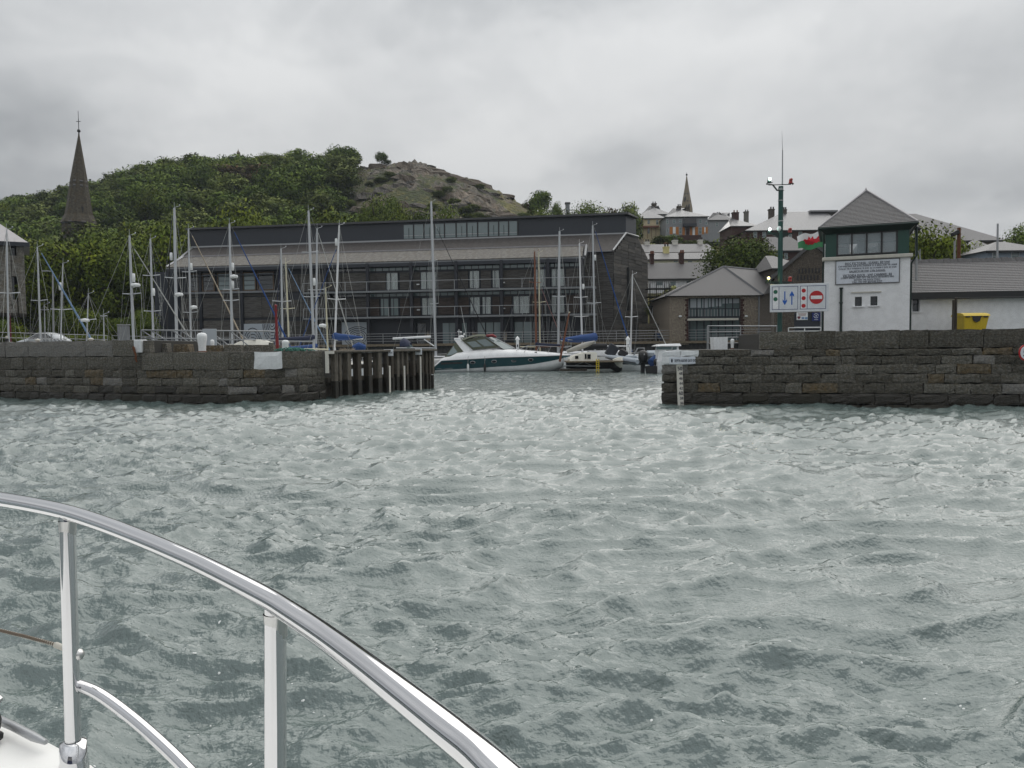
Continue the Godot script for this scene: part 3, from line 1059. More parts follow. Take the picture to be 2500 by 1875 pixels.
	for i in 11:
		var f0: float = f_of.call(edges[i] + 1.0)
		var f1: float = f_of.call(edges[i + 1] - 1.0)
		var A: Vector3 = off.call(f0, .05)
		var B: Vector3 = off.call(f1, .05)
		s = S()
		box(s, (A + B) / 2 + Vector3(0, 14.35, 0), Vector3((B - A).length(), 1.75, .06), tb)
		var w := part("window", s, M.glass_mid, rb)
		s = S()
		box(s, B + Vector3(.1, 14.35, .04), Vector3(.13, 1.8, .1), tb)
		part("post", s, M.black_metal, w)
		if i % 3 != 1:
			s = S()
			box(s, A.lerp(B, .55) + Vector3(0, 14.2, .05), Vector3(.06, 1.2, .04), tb)
			part("glazing_bar", s, M.dark_green, w)
		s = S()
		box(s, (A + B) / 2 + Vector3(0, 13.85, .05), Vector3((B - A).length(), .05, .04), tb)
		part("rail", s, M.galv, w)
	# columns and beams
	var cols := [429, 497, 597, 692, 800, 902, 1008, 1117, 1227, 1340, 1421]
	for i in cols.size():
		var a := ga(float(cols[i]), .9) if i > 3 else ga(float(cols[i]))
		s = S()
		box(s, Vector3(a, 4.7, .9 if i > 3 else .1), Vector3(.34, 9.4, .34))
		part("column", s, M.navy_panel, o)
	s = S()
	fbox(s, -.2, aR, 9.0, 9.36, .5, .5)
	part("eaves_beam", s, M.dark_metal, o)
	# upper left bays: timber framed windows in a band, boarded panels below
	for i in 3:
		var p0 := ga(float(cols[i])) + .2
		var p1 := ga(float(cols[i + 1])) - .2
		for row in [[3.5, 5.9, M.cladding], [.9, 3.2, M.cladding_b], [6.05, 6.35, M.cladding_c]]:
			var n := 2
			for k in n:
				s = S()
				fbox(s, lerpf(p0, p1, float(k) / n) + .02, lerpf(p0, p1, (k + 1.0) / n) - .02, row[0], row[1], -.05 + R(0, .03), .12)
				part("cladding_panel", s, row[2] if k == 0 else M.cladding, o)
	for w in [[470, 492, "glass_dark"], [503, 530, "glass_dark"], [540, 570, "glass_pale"], [576, 594, "glass_dark"], [602, 630, "glass_pale"], [637, 674, "glass_dark"]]:
		var x0 := ga(w[0])
		var x1 := ga(w[1])
		var h0 := 6.75
		var h1 := 8.75
		s = S()
		fbox(s, x0, x1, h0, h1, .02, .06)
		var win := part("window", s, M[w[2]], o)
		s = S()
		for e in [[x0 - .1, x0 + .04, h0 - .1, h1 + .1], [x1 - .04, x1 + .1, h0 - .1, h1 + .1], [x0, x1, h1 - .04, h1 + .1], [x0, x1, h0 - .1, h0 + .04]]:
			fbox(s, e[0], e[1], e[2], e[3], .06, .1)
		part("frame", s, M.window_wood, win)
		s = S()
		for hh in [7.3, 7.85, 8.35]:
			fbox(s, x0, x1, hh, hh + .05, .09, .04)
		part("glazing_bar", s, M.black_metal, win)
	s = S()
	fbox(s, .1, ga(690), 6.4, 6.62, .0, .35)
	part("sill_band", s, M.grey_metal, o)
	s = S()
	fbox(s, .1, ga(690), 8.45, 8.55, .6, .12)
	part("sunshade_rail", s, M.dark_metal, o)
	# boarded bays between the windows and the balconies
	for fl in [3.4, 6.35]:
		for b in [[694, 735], [737, 798], [804, 838], [840, 899]]:
			s = S()
			fbox(s, ga(b[0]), ga(b[1]), fl + .1, fl + 2.1, -.02, .12)
			part("cladding_panel", s, cm[rng.randi() % 2], o)
		for b in [[803, 830], [832, 848], [850, 864], [866, 898]]:
			s = S()
			fbox(s, ga(b[0]), ga(b[1]), fl + 2.3, fl + 2.65, -.02, .08)
			part("window", s, M.glass_dark, o)
	# balcony bays: clerestory panes over wood and glass panels
	var lay := [
		[902, 1008, [[0, .42, 0], [.42, .73, 1], [.76, 1, 0]], [[0, .25, 0], [.27, .49, 2], [.52, .73, 2], [.76, 1, 0]]],
		[1008, 1117, [[0, .18, 0], [.18, .58, 1], [.6, 1, 0]], [[0, .18, 0], [.2, .58, 1], [.6, 1, 0]]],
		[1117, 1227, [[0, .25, 0], [.27, .53, 1], [.55, .8, 0], [.82, 1, 1]], [[0, .26, 0], [.28, .54, 1], [.57, .8, 1], [.82, 1, 0]]],
		[1227, 1340, [[0, .68, 0], [.7, 1, 1]], [[0, .2, 0], [.22, .62, 1], [.65, 1, 0]]],
		[1340, 1421, [[.05, .5, 1], [.54, 1, 0]], [[.05, .5, 1], [.54, 1, 0]]]]
	for b in lay:
		var x0 := ga(b[0]) + .2
		var x1 := ga(b[1]) - .2
		for f in 2:
			var fl: float = [6.3, 3.35][f]
			for p in b[2 + f]:
				s = S()
				fbox(s, lerpf(x0, x1, p[0]) + .03, lerpf(x0, x1, p[1]) - .03, fl + .12, fl + 2.05, 0, .08 if p[2] else .12)
				var pane := part("window" if p[2] else "cladding_panel", s, [M.cladding_red, M.clear_glass, M.glass][p[2]] if p[2] or f == 1 else M.cladding, o)
				if p[2] == 1:
					s = S()
					fbox(s, lerpf(x0, x1, p[0]) + .05, lerpf(x0, x1, p[1]) - .05, fl + .15, fl + 2.02, -.06, .05)
					part("curtain", s, M.curtain, pane)
				if p[2]:
					s = S()
					for e in [p[0] + .01, lerpf(p[0], p[1], .38), p[1] - .01]:
						fbox(s, lerpf(x0, x1, e) - .04, lerpf(x0, x1, e) + .04, fl + .12, fl + 2.05, .08, .04)
					part("frame", s, M.dark_metal, pane)
			for k in 6:
				s = S()
				fbox(s, lerpf(x0, x1, k / 6.0) + .05, lerpf(x0, x1, (k + 1) / 6.0) - .05, fl + 2.3, fl + 2.65, 0, .06)
				part("window", s, M.glass_pale if (k + f + int(b[0])) % 3 and f == 0 else M.glass_mid if f == 0 else M.glass, o)
	# balcony floors with a handrail
	for fl in [3.2, 6.15]:
		var x0 := ga(745, 1.2)
		s = S()
		fbox(s, x0, aR + 1.5, fl - .1, fl + .1, -.3, 1.7)
		var bal := part("balcony", s, M.grey_metal, o)
		s = S()
		fbox(s, x0, aR + 1.5, fl + 1.1, fl + 1.16, 1.32, .06)
		part("handrail", s, M.galv, bal)
		var a := x0
		while a < aR + 1.5:
			s = S()
			fbox(s, a, a + .06, fl + .1, fl + 1.1, 1.32, .05)
			part("baluster", s, M.galv, bal)
			a += 2.55
	for a in [1022, 1229]:
		for fl in [6.9, 4.0]:
			s = S()
			fbox(s, ga(a), ga(a) + .32, fl, fl + .12, .12, .15)
			part("wall_light", s, M.white_paint, o)
	# ground floor: shop glass, doors and two carved swirl panels
	for w in [[1083, 1098, "glass_mid"], [1099, 1115, "glass"], [1130, 1142, "glass"], [1168, 1186, "glass_mid"], [1189, 1206, "glass"], [1208, 1225, "glass_mid"], [1256, 1278, "glass"], [1280, 1300, "glass_mid"], [1302, 1338, "glass_dark"], [1345, 1380, "glass_dark"], [1018, 1042, "glass_dark"]]:
		s = S()
		fbox(s, ga(w[0]), ga(w[1]), .1, 2.5, .0, .08)
		part("window", s, M[w[2]], o)
	for b in [[694, 740], [741, 800], [802, 836]]:
		s = S()
		fbox(s, ga(b[0]), ga(b[1]), .2, 3.0, -.02, .1)
		part("cladding_panel", s, M.cladding_c, o)
	for sw in [[595, 693, 0], [838, 901, 1]]:
		var x0 := ga(sw[0])
		var x1 := ga(sw[1])
		s = S()
		fbox(s, x0, x1, .1, 2.75, .12, .06)
		var pan := part("carved_panel", s, M.gel_grey, o)
		s = S()
		for side in ([0, 1] if sw[2] == 0 else [0]):
			for k in 6:
				var pts := []
				for q in 15:
					var an := PI * q / 14.0
					var cx := lerpf(x0, x1, .27 if side == 0 else .76) if sw[2] == 0 else lerpf(x0, x1, .62)
					var rx := .22 + k * .19 if sw[2] == 0 else .3 + k * .27
					var ry := .3 + k * .36 if sw[2] == 0 else .2 + k * .2
					var flip := -1.0 if side == 1 else 1.0
					var v := Vector2(cos(an) * rx, sin(an) * ry * flip)
					if sw[2] == 1:
						v = Vector2(cos(an * 2.0) * rx, sin(an * 2.0) * ry)
					var p := Vector3(cx + v.x, clampf((.15 if side == 0 else 2.7) + v.y + (.9 if sw[2] == 1 else 0.0), .14, 2.7), .19)
					if p.x > x0 and p.x < x1:
						pts.append(p)
				if pts.size() > 2:
					tube(s, pts, .045, 4)
		part("carving", s, M.navy_panel, pan)
	# sign fin on the left with its letters
	var fin := thing("sign_wall", "dark slanting wall with raised grey letters, at the left end of the timber building", "wall", W(404, 846, 90) * Vector3(1, 0, 1) + Vector3(0, 2.62, 0))
	s = S()
	var q0 := G(381, 90, 2.5) - fin.position
	var q1 := G(430, 92, 2.5) - fin.position
	var t0 := W(376, 664, 90) - fin.position
	var t1 := W(430, 664, 92) - fin.position
	var bk := Vector3(.3, 0, -.5)
	hexa(s, [q0, q1, q1 + bk, q0 + bk, t0, t1, t1 + bk, t0 + bk])
	part("slab", s, M.dark_metal, fin)
	var lt := "GALERI"
	for i in 6:
		var p := W(391.5 + i * .2, 702 + i * 15.0, 90.35) - fin.position + Vector3(0, -.2, .12)
		word(lt[i], .45, p, M.grey_metal, fin)
	# closed parasols and planters on the terrace
	for a in [[1154.5, "closed dark grey parasol left of the glass doors on the terrace"], [1250, "closed dark grey parasol on the terrace, nearer the right end"]]:
		var pos := G(a[0], 88.0 - (a[0] - 1150) * .012, 2.62)
		var p := thing("closed_parasol", a[1], "parasol", pos, 0, "closed parasols on the terrace")
		s = S()
		lathe(s, [Vector2(.03, 1.2), Vector2(.26, 1.3), Vector2(.30, 1.6), Vector2(.24, 3.4), Vector2(.1, 4.2), Vector2(0, 4.3)], 8)
		part("canopy", s, M.grey_metal if false else M.dark_metal, p)
		s = S()
		tube(s, [Vector3.ZERO, Vector3(0, 1.3, 0)], .04, 6)
		part("pole", s, M.black_metal, p)
		s = S()
		bev(s, Vector3(0, .05, 0), Vector3(.8, .1, .8), .02)
		part("base", s, M.black_metal, p)

# ---------- other buildings round the dock ----------
func roof_hip(s: SurfaceTool, A: Vector3, B: Vector3, dep: float, rise: float, inset0: float, inset1: float, over := .3) -> void:   # A-B front eave, dep to the back, ridge along A-B
	var x := (B - A).normalized()
	var z := x.cross(UP).normalized()
	if z.z > 0:
		z = -z
	var a := A - x * over - z * over
	var b := B + x * over - z * over
	var c := B + x * over + z * (dep + over)
	var d := A - x * over + z * (dep + over)
	var r0 := A + x * inset0 + z * dep * .5 + UP * rise
	var r1 := B - x * inset1 + z * dep * .5 + UP * rise
	quad(s, a, r0, r1, b)
	quad(s, c, r1, r0, d)
	tri(s, b, r1, c)
	tri(s, d, r0, a)
	quad(s, a, b, c, d)
func house(called: String, label: String, cat: String, px0: float, px1: float, d: float, base: float, eave: float, ridgey: float, dep: float, in0: float, in1: float, wallm: Material, roofm: Material, wins := [], chims := [], group := "") -> Node3D:
	var A := W(px0, eave, d)
	var B := W(px1, eave, d)
	var y := (A.y + B.y) / 2
	A.y = y; B.y = y
	var by := W((px0 + px1) / 2, base, d).y
	var o := thing(called, label, cat, Vector3((A.x + B.x) / 2, by, -d), 0, group)
	var s := S()
	var hw := (B.x - A.x) / 2
	box(s, Vector3(0, (y - by) / 2, -dep / 2), Vector3(hw * 2, y - by, dep))
	part("wall", s, wallm, o)
	s = S()
	var rise := W((px0 + px1) / 2, ridgey, d + dep / 2).y - y
	roof_hip(s, A - o.position, B - o.position, dep, rise, in0, in1, .35)
	var rf := part("roof", s, roofm, o)
	s = S()
	box(s, Vector3(0, y - by - .12, .32), Vector3(hw * 2 + .6, .14, .14))
	part("gutter", s, M.black_metal, rf)
	for w in wins:
		s = S()
		pbox(s, w[0], w[1], w[2], w[3], d - .02, .1, o.position)
		var wn := part("window", s, w[4] if w.size() > 4 else M.glass, o)
		if w.size() < 6:
			s = S()
			var tpx := 38.0 / d
			pbox(s, w[0] - tpx, w[1] - tpx, w[0], w[3] + tpx, d - .06, .1, o.position)
			pbox(s, w[2], w[1] - tpx, w[2] + tpx, w[3] + tpx, d - .06, .1, o.position)
			pbox(s, w[0], w[1] - tpx, w[2], w[1], d - .06, .1, o.position)
			pbox(s, w[0], w[3], w[2], w[3] + tpx, d - .06, .1, o.position)
			pbox(s, w[0], (w[1] + w[3]) / 2 - tpx / 3, w[2], (w[1] + w[3]) / 2 + tpx / 3, d - .05, .03, o.position)
			part("frame", s, M.white_paint, wn)
	for c in chims:
		s = S()
		pbox(s, c[0], c[1], c[2], c[3] + 24.0, d + dep * .45, .9, o.position)
		var ch := part("chimney", s, c[4], o)
		s = S()
		pbox(s, c[0] - 1, c[1] - .2, c[2] + 1, c[1] + 2.4, d + dep * .45 - .08, 1.05, o.position)
		part("chimney_cap", s, c[4], ch)
		s = S()
		var mid: float = (c[0] + c[2]) / 2
		for k in [-.25, .25]:
			var p := W(mid + k * (c[2] - c[0]), c[1] - 1.2, d + dep * .45 + .45) - o.position
			lathe(s, [Vector2(.16, -.3), Vector2(.13, .25), Vector2(.17, .3), Vector2(0, .3)], 7, p)
		part("chimney_pot", s, M.terracotta if c[4] == M.brick else M.slate, ch)
	return o
func spire(label: String, px: float, d: float, prof: Array, n: int, m: Material) -> void:   # prof of [py, half width in px] downwards
	var base := W(px, prof[-1][0], d)
	var o := thing("church_spire", label, "spire", base)
	var s := S()
	for i in prof.size() - 1:
		var r0: float = prof[i][1] / F * d * 1.07
		var r1: float = prof[i + 1][1] / F * d * 1.07
		var c0 := W(px, prof[i][0], d) - base
		var c1 := W(px, prof[i + 1][0], d) - base
		for k in n:
			var a0 := TAU * (k + .5) / n
			var a1 := TAU * (k + 1.5) / n
			quad(s, c1 + Vector3(cos(a0), 0, sin(a0)) * r1, c1 + Vector3(cos(a1), 0, sin(a1)) * r1, c0 + Vector3(cos(a1), 0, sin(a1)) * r0, c0 + Vector3(cos(a0), 0, sin(a0)) * r0)
	part("steeple", s, m, o)
	for i in range(1, prof.size() - 1):
		if prof[i].size() > 2:
			s = S()
			var r: float = prof[i][1] / F * d + .1
			lathe(s, [Vector2(r - .15, -.22), Vector2(r, -.22), Vector2(r - .02, .22), Vector2(r - .2, .22)], n, W(px, prof[i][0], d) - base)
			part("string_course", s, M.slate, o)
	s = S()
	var tip := W(px, prof[0][0], d) - base
	tube(s, [tip - Vector3(0, 1, 0), tip + Vector3(0, 2.6 if d < 200 else 1.0, 0)], .07, 5)
	lathe(s, [Vector2(0, -.4), Vector2(.35, -.15), Vector2(.3, .2), Vector2(0, .4)], 8, tip + Vector3(0, .2, 0))
	if d < 200:
		box(s, tip + Vector3(0, 2.1, 0), Vector3(.9, .1, .1))
		tube(s, [tip, tip + Vector3(0, 4.2, 0)], .05, 5)
	part("finial", s, M.black_metal, o)
	for w in ([[200, 509, 5], [201, 522, 3]] if d < 200 else [[1673, 483, 2.5], [1683, 501, 2.5]]):
		s = S()
		var h: float = 9.0 if d < 200 else 5.0
		var zz: float = d - (20.0 if d < 200 else 14.0) / F * d
		pbox(s, w[0] - w[2] / 2.0, w[1] - h / 2, w[0] + w[2] / 2.0, w[1] + h, zz, 1.4, base)
		part("lucarne", s, M.black, o)
func build_buildings() -> void:
	# left: grey stone block with a metal hipped roof, carried on a red column
	var d := 58.0
	var o := thing("stone_block_building", "grey stone building with metal roof raised on a red column at the left edge", "building", G(61, d, 2.62))
	var s := S()
	for r in [[-160, 597, 29, 765], [43, 597, 61, 765], [29, 597, 43, 600], [29, 732, 43, 765], [29, 625, 43, 675]]:
		pbox(s, r[0], r[1], r[2], r[3], d, 8, o.position)
	part("wall", s, M.ashlar, o)
	for w in [[29, 600, 43, 625], [29, 675, 43, 732]]:
		s = S()
		pbox(s, w[0], w[1], w[2], w[3], d + .35, .1, o.position)
		var wn := part("window", s, M.glass_dark, o)
		s = S()
		pbox(s, w[0] + 2, w[1] + 8, w[0] + 6, w[3], d + .28, .06, o.position)
		part("frame", s, M.green_paint, wn)
	s = S()
	var A := W(-160, 594, d) - o.position
	var B := W(64, 594, d) - o.position
	A.y = B.y
	roof_hip(s, A, B, 8, W(0, 535, d + 4).y - o.position.y - B.y, 3.5, 2.9, .25)
	var rf := part("roof", s, M.metal_roof, o)
	s = S()
	box(s, (A + B) / 2 + Vector3(0, -.1, .3), Vector3(B.x - A.x + .5, .3, .2))
	part("gutter", s, M.dark_metal, rf)
	s = S()
	for k in 12:   # standing seams of the metal roof
		var f := (k + .5) / 12.0
		var e := A.lerp(B, f) + Vector3(0, .02, .25)
		tube(s, [e, e + Vector3(0, 1.8, -3.6) * clampf((1.0 - f) * 2.2, .05, 1)], .03, 4)
	part("seam", s, M.metal_roof, rf)
	s = S()
	var c0 := G(46, d + 1, 2.62) - o.position
	tube(s, [c0, c0 + Vector3(0, 2.9, 0)], .145, 10)
	part("column", s, M.maroon, o)
	o.rotation.y = .56
	for c in o.get_children():
		c.scale.x = .86
	# right: rubble stone warehouse with a glazed front and hipped slate roof
	d = 82.0
	o = thing("stone_warehouse", "rubble stone building with hipped slate roof and a two storey glazed front", "building", G(1747, d, 2.62))
	s = S()
	for r in [[1635, 724, 1681, 842], [1809, 722, 1852, 842], [1681, 722, 1809, 727]]:
		pbox(s, r[0], r[1], r[2], r[3], d, .7, o.position)
	var fx0 := G(1635, d, 2.62) - o.position
	var fx1 := G(1852, d, 2.62) - o.position
	var eh := W(1747, 722, d).y - 2.62
	box(s, Vector3((fx0.x + fx1.x) / 2, eh / 2, -6.2), Vector3(fx1.x - fx0.x, eh, 11))
	# long side running back to the right
	var sd := G(1990, 76, 2.62) - o.position
	part("wall", s, M.rubble, o)
	s = S()
	var RA := W(1635, 722, d) - o.position
	var RB := W(1852, 720, d) - o.position
	RA.y = eh; RB.y = eh
	var apex := W(1766, 651, d + 6) - o.position
	var apex2 := W(1900, 664, d + 8) - o.position
	var o3 := Vector3(-.5, 0, .5)
	var bl := RA + Vector3(-.5, 0, -12)
	var br := W(1925, 700, d + 10) - o.position
	tri(s, RA + o3, apex, RB + Vector3(.3, 0, .5))
	tri(s, bl, apex, RA + o3)
	quad(s, RB + Vector3(.3, 0, .5), apex, apex2, br)
	tri(s, apex, bl, apex2)
	tri(s, apex2, bl, br)
	var rw := part("roof", s, M.slate, o)
	s = S()
	tube(s, [RA + o3, apex], .12, 4)
	tube(s, [RB + Vector3(.3, 0, .5), apex], .14, 4)
	tube(s, [apex, apex2], .12, 4)
	part("ridge_tiles", s, M.dark_metal, rw)
	s = S()
	hexa(s, [RB + Vector3(.02, -eh, .0), br + Vector3(-.2, -br.y, .2), br + Vector3(-1, -br.y, -1), RB + Vector3(-1, -eh, -1), RB + Vector3(.02, -.05, .0), br + Vector3(-.2, -.05, .2), br + Vector3(-1, -.05, -1), RB + Vector3(-1, -.05, -1)])
	part("side_wall", s, M.rubble_dark, o)
	s = S()
	pbox(s, 1681, 727, 1809, 842, d + .6, .1, o.position)
	part("glazing", s, M.glass_mid, o)
	for k in 8:
		var px := 1683.0 + k * 17.4
		s = S()
		pbox(s, px, 727, px + 2.2, 842, d + .5, .1, o.position)
		part("mullion", s, M.dark_metal, o)
	for w in [[1684, 729, 1711, 751], [1715, 729, 1728, 751], [1731, 729, 1744, 749], [1748, 729, 1761, 748], [1764, 729, 1777, 741], [1780, 729, 1808, 740]]:
		s = S()
		pbox(s, w[0], w[1], w[2], w[3], d + .55, .05, o.position)
		part("blind", s, M.blind, o)
	s = S()
	pbox(s, 1680, 777, 1803, 782, d - .5, 1.0, o.position)
	var bal := part("balcony", s, M.trim_stone, o)
	s = S()
	pbox(s, 1681, 772, 1806, 776, d - .4, .3, o.position)
	pbox(s, 1681, 753, 1806, 755, d - .4, .08, o.position)
	part("handrail", s, M.dark_metal, bal)
	for k in 17:
		s = S()
		pbox(s, 1682 + k * 7.7, 753, 1683.2 + k * 7.7, 773, d - .38, .05, o.position)
		part("baluster", s, M.galv, bal)
	s = S()
	for k in 18:   # brick quoins beside the opening
		var py := 730.0 + k * 6.1
		pbox(s, 1673 + (k % 2) * 3, py, 1681, py + 5.6, d - .04, .3, o.position)
		pbox(s, 1809, py, 1817 - (k % 2) * 3, py + 5.6, d - .04, .3, o.position)
	part("brick_quoins", s, M.brick, o)
	for px in [1661, 1822]:
		s = S()
		lathe(s, [Vector2(0, -.1), Vector2(.16, -.08), Vector2(.16, .08), Vector2(0, .1)], 10, W(px, 772, d - .15) - o.position)
		part("wall_lamp", s, M.white_paint, o)
	s = S()
	var dp := W(1853, 722, d - .1) - o.position
	tube(s, [dp, Vector3(dp.x, 0, dp.z)], .09, 6)
	part("downpipe", s, M.grey_metal, o)
	# dark stone gable behind, with slotted vents
	d = 66.0
	o = thing("stone_gable_building", "dark stone gabled building with rows of carved vents behind the traffic sign", "building", G(1985, d, 2.62))
	s = S()
	var gx := func(px: float, py: float) -> Vector2:
		var p := W(px, py, d) - o.position
		return Vector2(p.x, p.y)
	ext(s, [gx.call(1895, 842), gx.call(2090, 842), gx.call(2090, 680), gx.call(1990, 598), gx.call(1980, 598), gx.call(1895, 672)], -9, 0)
	part("wall", s, M.rubble_dark, o)
	for k in 2:
		for j in 7:
			s = S()
			pbox(s, 1952 + j * 7.6 + k * -3, 655 + k * 17 - (1 if j % 2 else 0), 1955.5 + j * 7.6 + k * -3, 667 + k * 17, d - .05, .3, o.position)
			part("vent", s, M.black, o)
	s = S()
	var v0 := W(1888, 676, d) - o.position
	var v1 := W(1984, 593, d) - o.position
	var v2 := W(2096, 682, d) - o.position
	for z in [0.25]:
		hexa(s, [v0 + Vector3(0, -.2, z), v1 + Vector3(0, -.2, z), v1 + Vector3(0, -.2, -9.2), v0 + Vector3(0, -.2, -9.2), v0 + Vector3(0, .15, z), v1 + Vector3(0, .15, z), v1 + Vector3(0, .15, -9.2), v0 + Vector3(0, .15, -9.2)])
		hexa(s, [v1 + Vector3(0, -.2, z), v2 + Vector3(0, -.2, z), v2 + Vector3(0, -.2, -9.2), v1 + Vector3(0, -.2, -9.2), v1 + Vector3(0, .15, z), v2 + Vector3(0, .15, z), v2 + Vector3(0, .15, -9.2), v1 + Vector3(0, .15, -9.2)])
	part("roof", s, M.slate, o)
	s = S()
	pbox(s, 1974, 600, 1990, 615, d + 2, 1, o.position)
	part("chimney", s, M.rubble_dark, o)
	s = S()
	pbox(s, 1953, 617, 1967, 632, d + 3, 1, o.position)
	part("chimney", s, M.white_dirty, o)
	o.rotation.y = -.3
	# slate window front under the sign with two posters
	d = 61.0
	o = thing("shop_front", "dark shop front with two posters low under the traffic sign", "shop", G(1973, d, 2.62))
	s = S()
	pbox(s, 1942, 764, 2005, 842, d - .4, .3, o.position)
	var sh := part("panel", s, M.dark_metal, o)
	s = S()
	pbox(s, 2003, 760, 2006, 806, d - .5, .2, o.position)
	pbox(s, 1940, 797, 2004, 799.5, d - .6, .1, o.position)
	part("frame", s, M.galv, sh)
	var po := thing("poster", "white poster with a dark red heart and blue marks in the shop window", "poster", W(1958.5, 772, d - .47))
	s = S()
	pbox(s, 1945, 762.5, 1972, 781, d - .48, .03, po.position)
	part("sheet", s, M.white_paint, po)
	s = S()
	for k in 3:
		pbox(s, 1948 + k, 765 + k * 2.4, 1969 - k, 766 + k * 2.4, d - .49, .01, po.position)
	part("printed_lines", s, M.sail_pink, po)
	s = S()
	var hc := W(1950.5, 775.5, d - .492) - po.position
	ext(s, [Vector2(0, -.14), Vector2(.13, .02), Vector2(.10, .1), Vector2(.04, .11), Vector2(0, .07), Vector2(-.04, .11), Vector2(-.10, .1), Vector2(-.13, .02)], 0, .01, Transform3D(Basis.IDENTITY, hc))
	part("heart", s, M.maroon, po)
	s = S()
	pbox(s, 1957, 774, 1964, 779, d - .49, .01, po.position)
	pbox(s, 1965.5, 774, 1971.5, 779.5, d - .49, .01, po.position)
	part("printed_blocks", s, M.sail_pale_blue, po)
	var p2 := thing("poster", "dark blue poster with a pale round emblem in the shop window", "poster", W(1993, 773, d - .47))
	s = S()
	pbox(s, 1982.5, 763, 2003, 783.5, d - .48, .03, p2.position)
	part("sheet", s, M.poster_blue, p2)
	s = S()
	var ec := W(1992.5, 771, d - .5) - p2.position
	for k in 16:
		var a := TAU * k / 16
		var b := TAU * (k + 1) / 16
		var u := Vector3(cos(a), sin(a), 0)
		var v := Vector3(cos(b), sin(b), 0)
		if k % 8 != 7:
			quad(s, ec + u * .15, ec + u * .19, ec + v * .19, ec + v * .15)
	box(s, ec, Vector3(.08, .13, .01))
	box(s, ec + Vector3(0, -.3, 0), Vector3(.3, .03, .01))
	part("emblem", s, M.sign_blue_white, p2)
	# steeples
	spire("tall dark stone church spire rising from the trees on the left", 192.5, 160.0, [[322, 1.2], [330, 1.5], [445, 18.5, 1], [456, 19.5, 1], [500, 25], [525, 29], [540, 36], [546, 38, 1], [546.5, 34], [620, 34]], 8, M.spire_stone)
	spire("small pale stone church spire above the town roofs", 1676.5, 270.0, [[428, .5], [455, 4.3], [474, 7.1, 1], [492, 10.1, 1], [511, 13.2], [560, 14]], 8, M.spire_pale)
	# pillar on the wooded hilltop
	var hp := W(583, 415, 226)
	o = thing("stone_monument", "slender stone monument with a stepped foot among the hilltop trees", "monument", hp)
	s = S()
	lathe(s, [Vector2(.42, 0), Vector2(.34, 4.6), Vector2(.55, 4.7), Vector2(.5, 5.0), Vector2(.15, 5.5), Vector2(0, 6.2)], 8)
	part("shaft", s, M.spire_pale, o)
	s = S()
	box(s, Vector3(0, -.6, 0), Vector3(2.0, 1.2, 2.0))
	box(s, Vector3(0, -2.2, 0), Vector3(3.0, 2.2, 3.0))
	part("plinth", s, M.spire_pale, o)

